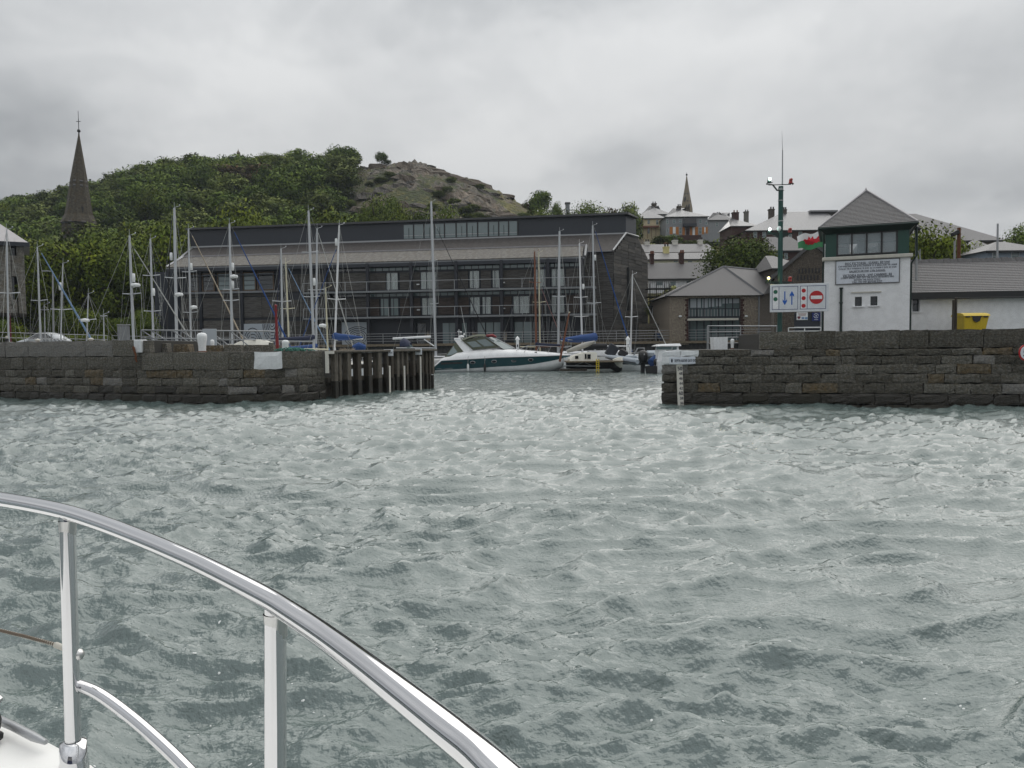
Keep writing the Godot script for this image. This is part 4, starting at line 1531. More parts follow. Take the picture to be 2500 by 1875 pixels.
# ---------- town on the right-hand hillside ----------
func build_town() -> void:
	var g: Material = M.glass
	var bl: Material = M.glass_mid
	var o: Node3D
	o = house("house", "cream house with a bright wet slate roof and a brown veranda", "house", 1553, 1622, 185, 606, 533, 512, 7, 3.5, 3.5, M.render_cream, M.slate_wet,
		[[1563, 537, 1568, 547, g], [1581, 537, 1586.5, 547, g], [1602, 537, 1607, 548, g], [1612, 537, 1618, 547, g], [1562, 558, 1567, 574, g], [1581, 557, 1586, 570, g], [1612, 557, 1618, 567, g]])
	var s := S()
	pbox(s, 1557, 551, 1609, 555, 184.0, 2.0, o.position)
	for k in 5:
		pbox(s, 1559 + k * 10.5, 555, 1559.9 + k * 10.5, 582, 183.6, .15, o.position)
	part("veranda", s, M.mast_wood, o)
	house("house", "house half hidden behind the cream house, with a pale hipped roof and one chimney", "house", 1570, 1636, 215, 560, 523, 502, 8, 5, 5, M.render_grey, M.slate_wet, [], [[1592, 496, 1603, 515, M.rubble_dark]])
	o = house("house", "grey house with orange boarded panels, white doors and a central balcony", "house", 1626, 1728, 178, 592, 529, 508, 9, 5.5, 7, M.render_grey, M.slate_wet,
		[[1627, 536, 1632, 546, bl], [1643, 536, 1649, 545, bl], [1658, 536, 1664, 545, bl], [1707, 536, 1713, 545, bl], [1722, 541, 1727, 548, bl], [1658, 555, 1664, 570, bl], [1706, 555, 1713, 570, bl], [1628, 557, 1632, 566, bl],
		[1635, 554, 1642, 572, M.orange_board, 1], [1650, 554, 1657, 573, M.orange_board, 1], [1666, 554, 1672, 574, M.orange_board, 1], [1684, 554, 1690, 574, M.orange_board, 1], [1697, 554, 1704, 574, M.orange_board, 1], [1714, 554, 1719, 572, M.orange_board, 1], [1723, 554, 1728, 570, M.orange_board, 1],
		[1643, 554, 1649.5, 570, M.white_paint, 1], [1691, 554, 1696.5, 574, M.white_paint, 1], [1719.5, 555, 1722.5, 567, M.white_paint, 1], [1675, 556, 1683, 574, M.brick, 1]],
		[[1654, 503, 1663, 520, M.rubble_dark], [1674, 505, 1684, 520, M.rubble_dark]])
	s = S()
	pbox(s, 1671, 533, 1700, 545, 177.2, .6, o.position)
	var lg := part("balcony", s, M.slate, o)
	s = S()
	pbox(s, 1670, 545, 1701, 552, 176.6, 1.2, o.position)
	part("balcony_front", s, M.dark_metal, lg)
	s = S()
	pbox(s, 1656, 574, 1712, 588, 176.0, 1.2, o.position)
	part("terrace_wall", s, M.brick, o)
	house("house", "plain grey house right of the orange panelled house", "house", 1729, 1795, 200, 590, 537, 519, 9, 4.5, 4.5, M.render_grey, M.slate_pale, [[1748, 543, 1753, 553, bl], [1777, 540, 1784, 546, bl]], [[1750, 522, 1759, 534, M.rubble_dark], [1818, 516, 1828, 530, M.ashlar]])
	house("house", "small house with a rounded pale turret roof behind the grey house", "house", 1764, 1792, 205, 580, 536, 519, 5, 2.6, 2.6, M.render_grey, M.slate_wet, [])
	house("brick_house", "red brick house with a tall brick chimney and bright roof beside the round tree", "house", 1786, 1850, 160, 600, 552, 530, 9, 1.5, 5, M.brick, M.slate_wet, [], [[1789, 518, 1804, 552, M.brick]])
	o = house("brick_terrace", "long brick terrace with a wide bright slate roof and white skylights", "building", 1822, 2075, 140, 640, 562, 517, 13, 9, 2, M.brick, M.slate_wet,
		[[1840, 566, 1848, 580, bl], [1862, 566, 1870, 580, bl], [1925, 566, 1933, 580, bl], [1950, 566, 1958, 580, bl]], [[1879, 510, 1891, 520, M.rubble_dark], [1912, 511, 1921, 520, M.rubble_dark]])
	s = S()
	for sk in [[1886, 537, 1899, 546], [1924, 537, 1936, 546], [1992, 537, 2004, 546]]:
		var A := W(sk[0], sk[3], 143.2) - o.position
		var B := W(sk[2], sk[3], 143.2) - o.position
		var up := Vector3(0, .62, -1.1)
		hexa(s, [A, B, B + Vector3(0, -.3, -.2), A + Vector3(0, -.3, -.2), A + up, B + up, B + up + Vector3(0, -.3, -.2), A + up + Vector3(0, -.3, -.2)])
	part("skylight", s, M.gel, o)
	s = S()
	pbox(s, 1984, 517, 2044, 530, 146.0, 4.0, o.position)
	var dm := part("dormer", s, M.slate_brown, o)
	s = S()
	pbox(s, 1978, 513, 2046, 517.4, 145.6, 5.0, o.position)
	part("dormer_roof", s, M.slate_wet, dm)
	house("terraced_houses", "upper row of slate roofed terraced houses with white chimneys", "houses", 1560, 1745, 132, 640, 616, 596, 8, .2, .2, M.render_pale, M.slate_pale, [], [[1643, 586, 1655, 602, M.white_dirty], [1706, 585, 1716, 600, M.white_dirty], [1575, 590, 1586, 602, M.white_dirty]])
	house("terraced_houses", "middle row of slate roofed terraced houses with a pale yellow chimney", "houses", 1566, 1745, 122, 655, 633, 617, 7, .2, .2, M.render_pale, M.slate_pale, [[1645, 637, 1655, 640, bl, 1], [1680, 637, 1690, 640, bl, 1], [1580, 637, 1590, 640, bl, 1]], [[1621, 602, 1634, 624, M.yellow_render]])
	house("terraced_houses", "lower row of slate roofed terraced houses with brick chimneys and white walls", "houses", 1585, 1800, 108, 715, 680, 641, 8, .2, .2, M.render_white, M.slate, [[1602, 687, 1618, 696, bl], [1637, 687, 1650, 696, bl], [1676, 686, 1687, 696, bl]], [[1588, 619, 1597, 652, M.brick], [1660, 617, 1670, 652, M.brick]])
	house("slate_roofed_hall", "large building with a long hipped slate roof right of the control tower", "building", 2190, 2450, 118, 640, 588, 521, 15, 1, 9.5, M.rubble_dark, M.slate_pale, [])
	s = S()
	o = house("small_house", "low blue grey house with a lean slate roof behind the white outbuilding", "house", 2372, 2440, 72, 650, 618, 586, 5, 1.6, .6, M.render_blue, M.slate_pale, [[2384, 622, 2394, 634, g], [2414, 622, 2426, 634, g]])
	house("small_house", "blue grey gabled house at the right edge with a small slate porch roof", "house", 2412, 2560, 66, 650, 612, 590, 5, 2.2, 2.2, M.render_blue, M.slate_pale, [[2424, 618, 2432, 634, g], [2470, 616, 2488, 630, g]])
	house("brick_house", "dark red brick house with slate roof behind the flag", "house", 1880, 1975, 108, 660, 612, 578, 9, 1, 1, M.brick, M.slate, [[1890, 618, 1898, 632, bl], [1915, 618, 1923, 632, bl]])
	house("small_house", "small stone house with a grey roof just above the dark stone gable", "house", 1890, 1972, 84, 690, 655, 624, 7, .2, 2.6, M.rubble_dark, M.slate_pale, [])
	# garden wall and hedge below the upper houses
	o = thing("retaining_wall", "low stone garden wall above the terraced houses", "wall", W(1600, 600, 150))
	s = S()
	pbox(s, 1540, 585, 1572, 612, 150, .6, o.position)
	pbox(s, 1572, 594, 1720, 606, 150, .6, o.position)
	part("masonry", s, M.rubble, o)
	# black fire-escape stair between the timber building and the warehouse
	o = thing("metal_staircase", "black metal fire escape stair between the timber building and the stone warehouse", "staircase", G(1612, 92, 2.62))
	s = S()
	for px in [1586, 1602, 1622, 1634]:
		pbox(s, px, 692, px + 1.6, 842, 92, .12, o.position)
	part("post", s, M.black_metal, o)
	s = S()
	for py in [703, 723, 747]:
		pbox(s, 1583, py, 1640, py + 1.6, 91.6, 2.2, o.position)
	part("landing", s, M.black_metal, o)
	for k in 14:
		s = S()
		var A := W(1586 + k * 3.2, 724 + k * 4.4, 91.4) - o.position
		box(s, A, Vector3(.25, .05, 1.1))
		part("tread", s, M.black_metal, o)
	s = S()
	for k in 12:
		pbox(s, 1584 + k * 4.8, 706, 1584.6 + k * 4.8, 723, 91.5, .04, o.position)
		pbox(s, 1584 + k * 4.8, 687, 1584.6 + k * 4.8, 703, 91.5, .04, o.position)
	part("balusters", s, M.black_metal, o)
	s = S()
	pbox(s, 1592, 747, 1600, 772, 91.8, .3, o.position)
	part("vent_duct", s, M.galv, o)
	# low timber wall under it
	o = thing("garden_wall", "low weathered wall between the timber building and the stone warehouse", "wall", G(1600, 88, 2.62))
	s = S()
	for k in 5:
		pbox(s, 1560, 790 + k * 10.4, 1638, 799.6 + k * 10.4, 88 + .1 * (k % 2), .35, o.position)
	part("sleeper", s, M.timber_pale, o)
	# people sitting in front of that wall
	for a in [[1601.5, "person in dark clothes seated on the left against the low wall", M.cloth_dark, 0.0], [1608.5, "person in dark clothes seated in the middle against the low wall", M.cloth_blue, .5], [1617, "person in black seated on the right against the low wall", M.cloth_dark, -.3]]:
		seated_person(G(a[0], 86.2, 2.62), a[1], a[2], a[3])
	o = thing("wooden_bench", "low wooden bench under the seated people", "bench", G(1609, 86.35, 2.62))
	s = S()
	bev(s, Vector3(0, .42, 0), Vector3(2.0, .06, .4), .01)
	part("seat", s, M.timber_old, o)
	for k in [-.8, .8]:
		s = S()
		bev(s, Vector3(k, .195, 0), Vector3(.08, .39, .36), .01)
		part("leg", s, M.timber_old, o)
	# street lamps
	for a in [[128.5, 663, 775, -1, 78.0, "thin street lamp with its arm to the left, among the left trees"], [1829.5, 617, 660, -1, 98.0, "grey street lamp standing in front of the round tree"], [2436, 546, 640, 0, 60.0, "tall plain grey post above the white outbuilding roof"], [2331, 588, 640, 0, 58.0, "short pale post beside the dark post above the outbuilding roof"]]:
		var dd: float = a[4]
		var p := W(a[0], a[2], dd)
		p.y = minf(p.y, 2.62)
		o = thing("street_lamp" if a[3] else "pole", a[5], "lamp" if a[3] else "pole", Vector3(p.x, 2.62, p.z))
		var top := W(a[0], a[1], dd) - o.position
		s = S()
		tube(s, [Vector3(0, 0, 0), top], [.11, .07], 7)
		part("post", s, M.galv, o)
		if a[3]:
			s = S()
			tube(s, [top, top + Vector3(a[3] * .5, .06, 0)], .04, 5)
			bev(s, top + Vector3(a[3] * .75, .05, 0), Vector3(.6, .1, .22), .03)
			part("lamp_head", s, M.galv, o)
	o = thing("camera_post", "rusty dark post with a small camera box above the outbuilding roof", "pole", G(2341, 57, 2.62))
	s = S()
	var tp := W(2341, 556, 57) - o.position
	tube(s, [Vector3.ZERO, tp], .13, 7)
	part("post", s, M.rusty, o)
	s = S()
	bev(s, tp + Vector3(-.3, -.4, .05), Vector3(.55, .3, .3), .03, Basis(Vector3.BACK, .5))
	part("camera_box", s, M.black_metal, o)

func blob(g: Array, bones: Array, cell: float) -> ArrayMesh:   # surface nets over smooth-joined tapered capsules [a, b, ra, rb]
	var lo: Vector3 = g[0]
	var n := Vector3i(((g[1] - g[0]) / cell).ceil())
	var val := PackedFloat32Array()
	val.resize((n.x + 1) * (n.y + 1) * (n.z + 1))
	var at := func(i, j, k) -> int: return (k * (n.y + 1) + j) * (n.x + 1) + i
	for k in n.z + 1:
		for j in n.y + 1:
			for i in n.x + 1:
				var p := lo + Vector3(i, j, k) * cell
				var e := 0.0
				for b in bones:
					var ab: Vector3 = b[1] - b[0]
					var t := clampf((p - b[0]).dot(ab) / maxf(ab.length_squared(), 1e-6), 0, 1)
					var dd: float = (p - b[0] - ab * t).length() - lerpf(b[2], b[3], t)
					e += exp(-dd * 40.0)
				val[at.call(i, j, k)] = -log(maxf(e, 1e-30)) / 40.0
	var cellv := {}
	var st := SurfaceTool.new()
	st.begin(Mesh.PRIMITIVE_TRIANGLES)
	st.set_smooth_group(0)
	var vert := func(i, j, k) -> Vector3:
		var key := Vector3i(i, j, k)
		if cellv.has(key):
			return cellv[key]
		var sum := Vector3.ZERO
		var c := 0
		for e in [[0, 0, 0, 1, 0, 0], [0, 1, 0, 1, 1, 0], [0, 0, 1, 1, 0, 1], [0, 1, 1, 1, 1, 1], [0, 0, 0, 0, 1, 0], [1, 0, 0, 1, 1, 0], [0, 0, 1, 0, 1, 1], [1, 0, 1, 1, 1, 1], [0, 0, 0, 0, 0, 1], [1, 0, 0, 1, 0, 1], [0, 1, 0, 0, 1, 1], [1, 1, 0, 1, 1, 1]]:
			var a: float = val[at.call(i + e[0], j + e[1], k + e[2])]
			var b: float = val[at.call(i + e[3], j + e[4], k + e[5])]
			if (a < 0) != (b < 0):
				sum += Vector3(e[0], e[1], e[2]).lerp(Vector3(e[3], e[4], e[5]), a / (a - b))
				c += 1
		cellv[key] = lo + (Vector3(i, j, k) + sum / maxi(c, 1)) * cell
		return cellv[key]
	for k in range(1, n.z):
		for j in range(1, n.y):
			for i in range(1, n.x):
				var a: float = val[at.call(i, j, k)]
				for ax in 3:
					var b: float = val[at.call(i + int(ax == 0), j + int(ax == 1), k + int(ax == 2))]
					if (a < 0) == (b < 0):
						continue
					var q := []
					for o in [[0, 0], [-1, 0], [-1, -1], [0, -1]]:
						var w := [i, j, k]
						w[(ax + 1) % 3] += o[0]
						w[(ax + 2) % 3] += o[1]
						q.append(vert.call(w[0], w[1], w[2]))
					if a < 0:
						quad(st, q[3], q[2], q[1], q[0])
					else:
						quad(st, q[0], q[1], q[2], q[3])
	st.generate_normals()
	return st.commit()
var body_mesh: ArrayMesh
func seated_person(pos: Vector3, label: String, cloth: Material, turn: float) -> void:
	var o := thing("person", label, "person", pos, turn)
	if body_mesh == null:
		var V := func(x, y, z): return Vector3(x, y, z)
		var b := [[V.call(0, .52, 0), V.call(0, .75, .02), .15, .14], [V.call(0, .75, .02), V.call(0, .98, 0), .14, .16], [V.call(0, 1.0, 0), V.call(0, 1.14, .02), .06, .05]]
		for sx in [-1, 1]:
			b.append([V.call(sx * .09, .53, .02), V.call(sx * .11, .53, .43), .085, .065])
			b.append([V.call(sx * .11, .53, .43), V.call(sx * .11, .09, .46), .06, .042])
			b.append([V.call(sx * .11, .06, .44), V.call(sx * .12, .05, .62), .045, .035])
			b.append([V.call(sx * .19, 1.0, 0), V.call(sx * .24, .75, .05), .055, .043])
			b.append([V.call(sx * .24, .75, .05), V.call(sx * .13, .62, .3), .042, .034])
		body_mesh = blob([Vector3(-.4, -.05, -.25), Vector3(.4, 1.2, .75)], b, .045)
	inst("body", body_mesh, cloth, o)
	var s := S()
	lathe(s, [Vector2(0, -.13), Vector2(.055, -.11), Vector2(.078, -.02), Vector2(.08, .05), Vector2(.05, .11), Vector2(0, .125)], 10, Vector3(0, 1.25, .03), Vector3(.92, 1, 1.1))
	box(s, Vector3(0, 1.235, .125), Vector3(.022, .035, .03))
	var h := part("head", s, M.skin, o)
	s = S()
	lathe(s, [Vector2(.083, .0), Vector2(.087, .05), Vector2(.06, .115), Vector2(0, .135)], 10, Vector3(0, 1.255, .015), Vector3(.95, 1, 1.1))
	part("hair", s, M.canvas_grey if turn > .2 else M.black, h)

# ---------- vegetation ----------
func crown_mesh(seed_: int, lobes: int, per: int, leaf: float, tall: float, c0: Color, c1: Color, flat := 0.0) -> ArrayMesh:   # unit crown: radius about 1, leaf sprays in clumps
	var r := RandomNumberGenerator.new()
	r.seed = seed_
	var v := PackedVector3Array()
	var nm := PackedVector3Array()
	var col := PackedColorArray()
	for l in lobes:
		var dir := Vector3(r.randfn(), r.randfn() * .9 + .25, r.randfn()).normalized()
		var cr := r.randf_range(.24, .46)
		var cpos := Vector3(dir.x, dir.y * tall, dir.z) * r.randf_range(.45, .92 - cr * .45)
		var tone := r.randf_range(.72, 1.22)
		var hue := r.randf()
		for q in per:
			var d2 := Vector3(r.randfn(), r.randfn(), r.randfn()).normalized()
			var p := cpos + d2 * cr * (r.randf_range(.72, 1.08) if r.randf() < .8 else r.randf_range(.2, .8)) * Vector3(1, .82, 1)
			var out := (d2 * .8 + Vector3(r.randfn(), r.randfn() + .35, r.randfn()) * .42).normalized()
			var a := out.cross(Vector3(r.randfn(), r.randfn(), r.randfn())).normalized()
			var b := out.cross(a)
			var sz := leaf * r.randf_range(.55, 1.35)
			var c := c0.lerp(c1, clampf(hue + r.randf_range(-.35, .35), 0, 1)) * tone * r.randf_range(.9, 1.1)
			var P := [p - a * sz, p + b * sz * .55 + out * sz * .12, p + a * sz, p - b * sz * .55 + out * sz * .12]
			for i in [0, 1, 2, 0, 2, 3]:
				v.append(P[i])
				nm.append((d2 + cpos * .45 + (P[i] - p) * .25 / sz).normalized())
				col.append(c)
	var arr := []
	arr.resize(Mesh.ARRAY_MAX)
	arr[Mesh.ARRAY_VERTEX] = v
	arr[Mesh.ARRAY_NORMAL] = nm
	arr[Mesh.ARRAY_COLOR] = col
	var m := ArrayMesh.new()
	m.add_surface_from_arrays(Mesh.PRIMITIVE_TRIANGLES, arr)
	return m
var crowns := {}
var trunk_mesh: Mesh
func tree(called: String, label: String, pos: Vector3, height: float, width: float, kind: String, variant: int, group := "", low := .28) -> Node3D:
	var o := thing(called, label, "bush" if called.contains("bush") or called.contains("shrub") else "tree", pos, R(0, TAU), group)
	if trunk_mesh == null:
		var s := S()
		tube(s, [Vector3(0, -.25, 0), Vector3(.01, .25, 0), Vector3(-.01, .5, .01), Vector3(.02, .8, 0)], [.034, .026, .02, .007], 7)
		for k in 6:
			var a := TAU * k / 6.0 + .4
			var b := .34 + .06 * k
			tube(s, [Vector3(0, b, 0), Vector3(cos(a) * .12, b + .1, sin(a) * .12), Vector3(cos(a) * .26, b + .18, sin(a) * .26)], [.014, .01, .004], 5)
		s.generate_normals()
		trunk_mesh = s.commit()
	var t := inst("trunk", trunk_mesh, M.bark, o)
	t.scale = Vector3(height, height, height)
	var list: Array = crowns[kind]
	var c := inst("crown", list[variant % list.size()], M.leaf_mid, o)
	var ch := height * (1.0 - low)
	c.position.y = height * low + ch * .5
	c.scale = Vector3(width * .5, ch * .5, width * .5)
	return o
func build_trees() -> void:
	var kinds := {
		"wood": [C(.064, .104, .021), C(.146, .195, .040), 6, 40, 90, .062],
		"olive": [C(.080, .108, .030), C(.155, .182, .050), 3, 40, 90, .062],
		"bright": [C(.068, .100, .013), C(.156, .186, .022), 4, 80, 120, .040],
		"near": [C(.060, .092, .017), C(.132, .168, .029), 3, 95, 140, .032],
		"brown": [C(.070, .052, .024), C(.12, .085, .040), 1, 30, 60, .085],
		"gorse": [C(.045, .062, .016), C(.09, .105, .026), 3, 26, 60, .09],
		"pale": [C(.13, .15, .045), C(.26, .26, .10), 2, 18, 45, .12],
		"reddish": [C(.09, .03, .022), C(.16, .07, .035), 1, 16, 45, .12]}
	var sd := 100
	for k in kinds:
		var a: Array = kinds[k]
		crowns[k] = []
		for i in a[2]:
			sd += 1
			var tone: float = 0.8 + 0.42 * i / maxf(1.0, a[2] - 1.0)   # each crown of a kind has its own green
			crowns[k].append(crown_mesh(sd, a[3], a[4], a[5], 1.0, a[0] * tone, a[1] * tone))
	# the wood on the hillside
	var r := RandomNumberGenerator.new()
	r.seed = 77
	var spots := []
	var tries := 0
	while spots.size() < 215 and tries < 9000:
		tries += 1
		var d := 117.0 + 118.0 * sqrt(r.randf())
		var u := r.randf_range(-110.0, 905.0)
		if u > 852.0 and d > 165.0:
			continue
		if u > 700.0 + (235.0 - d) * 2.4 and d < 190.0:
			continue
		if absf(u - 583.0) < 14.0 and d > 190.0 and d < 226.0:
			continue
		var x := (u - 1250.0) / F * d
		var ok := true
		for q in spots:
			if Vector2(q.x - x, (q.y - d) * .8).length_squared() < 36.0:
				ok = false
				break
		if ok:
			spots.append(Vector2(x, d))
	for q in spots:
		var u: float = 1250.0 + q.x / q.y * F
		var h := r.randf_range(8.5, 12.5)
		if q.y > 205.0:
			h = r.randf_range(8.5, 11.0)
		var kk := r.randf()
		var kind := "wood" if kk < .62 else "olive" if kk < .9 else "bright"
		if u > 560 and u < 700 and q.y > 195 and q.y < 212 and kk < .7:
			kind = "brown"
		tree("woodland_tree", "broadleaf tree in the dense wood covering the hill", Vector3(q.x, land(q.x, q.y) - .3, -q.y), h, r.randf_range(9.0, 13.0), kind, r.randi(), "trees of the wood on the hill", .16)
	# brighter trees in a row just behind the long building
	for a in [[455, 118, 545, 9.5, "bright yellow green tree behind the left end of the timber building"], [515, 116, 556, 8.0, "small yellow green tree just above the left part of the timber roof"], [598, 122, 492, 12.0, "tall pointed yellow green tree above the left part of the timber roof"], [655, 119, 530, 7.5, "low yellow green bushy tree right of the tall pointed one"], [800, 122, 506, 11.0, "rounded yellow green tree above the middle of the timber roof"], [866, 119, 528, 8.5, "yellow green tree at the foot of the wood, left of the rooftop windows"], [1000, 126, 503, 8.0, "yellow green tree at the foot of the rocky hill, left of the tall mast"], [1050, 124, 506, 8.5, "dark green tree right beside the tallest mast, below the rocks"], [1105, 126, 503, 9.5, "broad green tree at the foot of the rocky hill above the rooftop windows"], [925, 140, 480, 9.0, "green tree under the grey rock slab on the hill"], [965, 150, 478, 8.0, "green tree in the hollow below the rocky hilltop"]]:
		var x: float = (a[0] - 1250.0) / F * a[1]
		var y := land(x, a[1]) - .4
		var top := W(a[0], a[2], a[1]).y
		tree("roadside_tree", a[4], Vector3(x, y, -a[1]), top - y + .6, a[3], "near" if a[0] in [1050, 1105, 925, 965] else "bright", int(a[0]), "", .12)
	# tall trees beyond the left end of the dock
	for a in [[-20, 96, 560, 10, "near"], [55, 98, 585, 10.5, "bright"], [100, 94, 572, 10.5, "bright"], [150, 100, 592, 10, "near"], [215, 97, 556, 11, "bright"], [262, 103, 545, 11, "near"], [318, 98, 575, 11, "near"], [352, 106, 540, 10, "bright"], [395, 103, 530, 10, "bright"], [430, 108, 520, 9, "bright"], [180, 108, 560, 11, "olive"], [20, 106, 548, 11, "wood"], [285, 110, 552, 10, "wood"], [-70, 100, 545, 11, "near"]]:
		var x: float = (a[0] - 1250.0) / F * a[1]
		var top := W(a[0], a[2], a[1]).y
		tree("waterside_tree", "tall leafy tree in the dark green screen beyond the left end of the dock", Vector3(x, 2.6, -a[1]), top - 2.4, a[3], a[4], int(a[0] + 100), "tall trees beyond the left end of the dock", .08)
	for a in [[133, 88, 770, 3.6, 1], [168, 86, 742, 4.4, 1], [190, 86, 744, 4.4, 0], [222, 87, 752, 4.6, 1], [255, 88, 768, 3.8, 0], [290, 88, 776, 4.0, 1], [318, 88, 772, 3.6, 1], [350, 88, 752, 3.4, 1], [362, 90, 760, 3.4, 0], [8, 84, 780, 4, 1], [30, 84, 785, 3, 0]]:
		var p := G(a[0], a[1], 2.62)
		tree("round_shrub", "rounded green shrub behind the railings left of the timber building", p, W(a[0], a[2], a[1]).y - 2.5, a[3] * 1.1, "near" if a[4] else "bright", int(a[0]), "shrubs behind the left railings", .02)
	# hedge along the road on the left
	for k in 16:
		var p := G(40 + k * 14, 79, 2.62)
		tree("hedge_bush", "clipped yellow green hedge bush beside the road on the left", p, 1.5, 2.2, "bright", k, "hedge beside the left road", .0)
	# the bare hill: lone tree, gorse and shrubs
	tree("lone_tree", "small dark windblown tree standing alone on the hilltop skyline", Vector3(W(932, 405, 226).x, W(932, 407, 226).y, -226), 4.6, 4.2, "wood", 1, "", .12)
	tree("hilltop_bush", "low dark bush at the foot of the lone hilltop tree", Vector3(W(945, 403, 226).x, W(945, 405, 226).y, -226), 2.0, 3.4, "gorse", 1, "", 0)
	var gn := 0
	r.seed = 41
	while gn < 44:
		var u := r.randf_range(860.0, 1320.0)
		var d := r.randf_range(145.0, 216.0)
		var x := (u - 1250.0) / F * d
		var n1 := nr.get_noise_2d(x * .055, d * .055)
		if n1 > .04 and r.randf() < .8 or u > 1240 and r.randf() < .6:
			continue
		gn += 1
		tree("gorse_bush", "low green gorse bush scattered on the rocky hillside", Vector3(x, land(x, d) - .2, -d), r.randf_range(1.2, 2.4), r.randf_range(2.2, 4.6), ["gorse", "olive", "olive", "bright"][r.randi() % 4], r.randi(), "bushes on the rocky hill", .0)
	# skyline trees right of the hill
	for a in [[1322, 190, 459, 7.0, "wood", "dark windswept pine on the skyline right of the rocky hill"], [1361, 185, 488, 4.6, "near", "narrow green tree between the dark pine and the chimney on the skyline"], [1318, 150, 500, 8.5, "near", "bushy green tree in front of the dark pine"], [1432, 165, 487, 12.0, "near", "wide green tree on the skyline above the right end of the dark roof"], [1390, 160, 508, 7.0, "bright", "low yellow green tree under the skyline chimney"], [1490, 190, 500, 6, "brown", "thin brownish tree on the skyline left of the grey tree"], [1502, 165, 510, 6, "bright", "small yellow green tree right of the wide skyline tree"], [1535, 180, 488, 8.0, "olive", "grey green tree on the skyline beside the cream house"], [1296, 215, 482, 5, "brown", "brownish bush where the hill slopes down to the dark pine"]]:
		var x: float = (a[0] - 1250.0) / F * a[1]
		var y := minf(land(x, a[1]), W(a[0], 560, a[1]).y) - .5
		tree("skyline_tree", a[5], Vector3(x, y, -a[1]), W(a[0], a[2], a[1]).y - y, a[3], a[4], int(a[0]), "", .3 if a[0] == 1322 else .1)
	var pc := thing("chimney_stack", "lone grey chimney stack showing between the skyline trees", "chimney", W(1386, 520, 200))
	var s := S()
	pbox(s, 1381, 495, 1391, 560, 200, 1.0, pc.position)
	part("stack", s, M.render_grey, pc)
	s = S()
	pbox(s, 1379.5, 493.5, 1392.5, 497, 199.8, 1.4, pc.position)
	part("cap", s, M.slate, pc)
	# round tree between the warehouse and the terrace
	tree("round_tree", "large round green tree behind the stone warehouse roof", G(1800, 100, 2.62), W(1800, 562, 100).y - 2.62, 11.4, "near", 0, "", .22)
	tree("round_tree", "smaller leafy tree joined to the right of the large round tree", G(1862, 102, 2.62), W(1862, 586, 102).y - 2.62, 6.5, "near", 1, "", .25)
	tree("round_tree", "green tree behind the control tower, left of the long slate roof", G(2262, 72, 2.62), W(2262, 530, 72).y - 2.62, 6.6, "bright", 2, "", .2)
	tree("round_tree", "green tree right of the control tower, in front of the long slate roof", G(2330, 74, 2.62), W(2330, 562, 74).y - 2.62, 5.4, "bright", 3, "", .2)
	tree("round_tree", "dark green tree rising at the right edge of the picture", G(2500, 92, 2.62), W(2500, 536, 92).y - 2.62, 7.5, "near", 2, "", .3)
	for a in [[1592, 140, 590, 4.2, "pale", "pale yellow green garden shrub above the terraced roofs"], [1612, 150, 572, 4.5, "gorse", "dark garden shrub under the cream house"], [1626, 148, 590, 2.6, "reddish", "reddish flowering garden shrub above the terraced roofs"], [1640, 152, 572, 5, "wood", "green garden shrub under the orange panelled house"], [1690, 146, 582, 5.2, "gorse", "clipped dark hedge in front of the orange panelled house"], [1714, 146, 583, 4, "gorse", "clipped dark hedge beside the round tree"], [1655, 95, 690, 3.8, "pale", "cream flowering shrub left of the stone warehouse roof"], [1628, 97, 700, 2.5, "pale", "small cream flowering shrub by the fire escape"], [1606, 98, 728, 3.5, "bright", "green shrub seen through the fire escape"]]:
		var p := W(a[0], a[2], a[1])
		var y := p.y - 2.8
		tree("garden_shrub", a[5], Vector3(p.x, y, p.z), 2.8, a[3], a[4], int(a[0]), "", 0)
	for a in [[1045, 87.5, 796, "dry grassy plant in a planter left of the tall mast on the terrace"], [1160, 87, 800, "dry grassy plant in a planter beside the closed parasol"], [1232, 86.5, 803, "dry grassy plant in a planter under the right closed parasol"]]:
		var p := G(a[0], a[1], 2.62)
		var o := thing("potted_plant", a[3], "plant", p)
		var ps := S()
		bev(ps, Vector3(0, .25, 0), Vector3(.6, .5, .6), .03)
		part("planter", ps, M.black_metal, o)
		ps = S()
		for k in 60:
			var an := R(0, TAU)
			var b := Vector3(cos(an) * .2, .45, sin(an) * .2)
			var t := Vector3(cos(an) * R(.2, .5), R(1.0, 1.75), sin(an) * R(.2, .5))
			var sd2 := Vector3(-sin(an), 0, cos(an)) * .03
			tri(ps, b - sd2, t, b + sd2)
		part("leaves", ps, M.sail_beige, o)

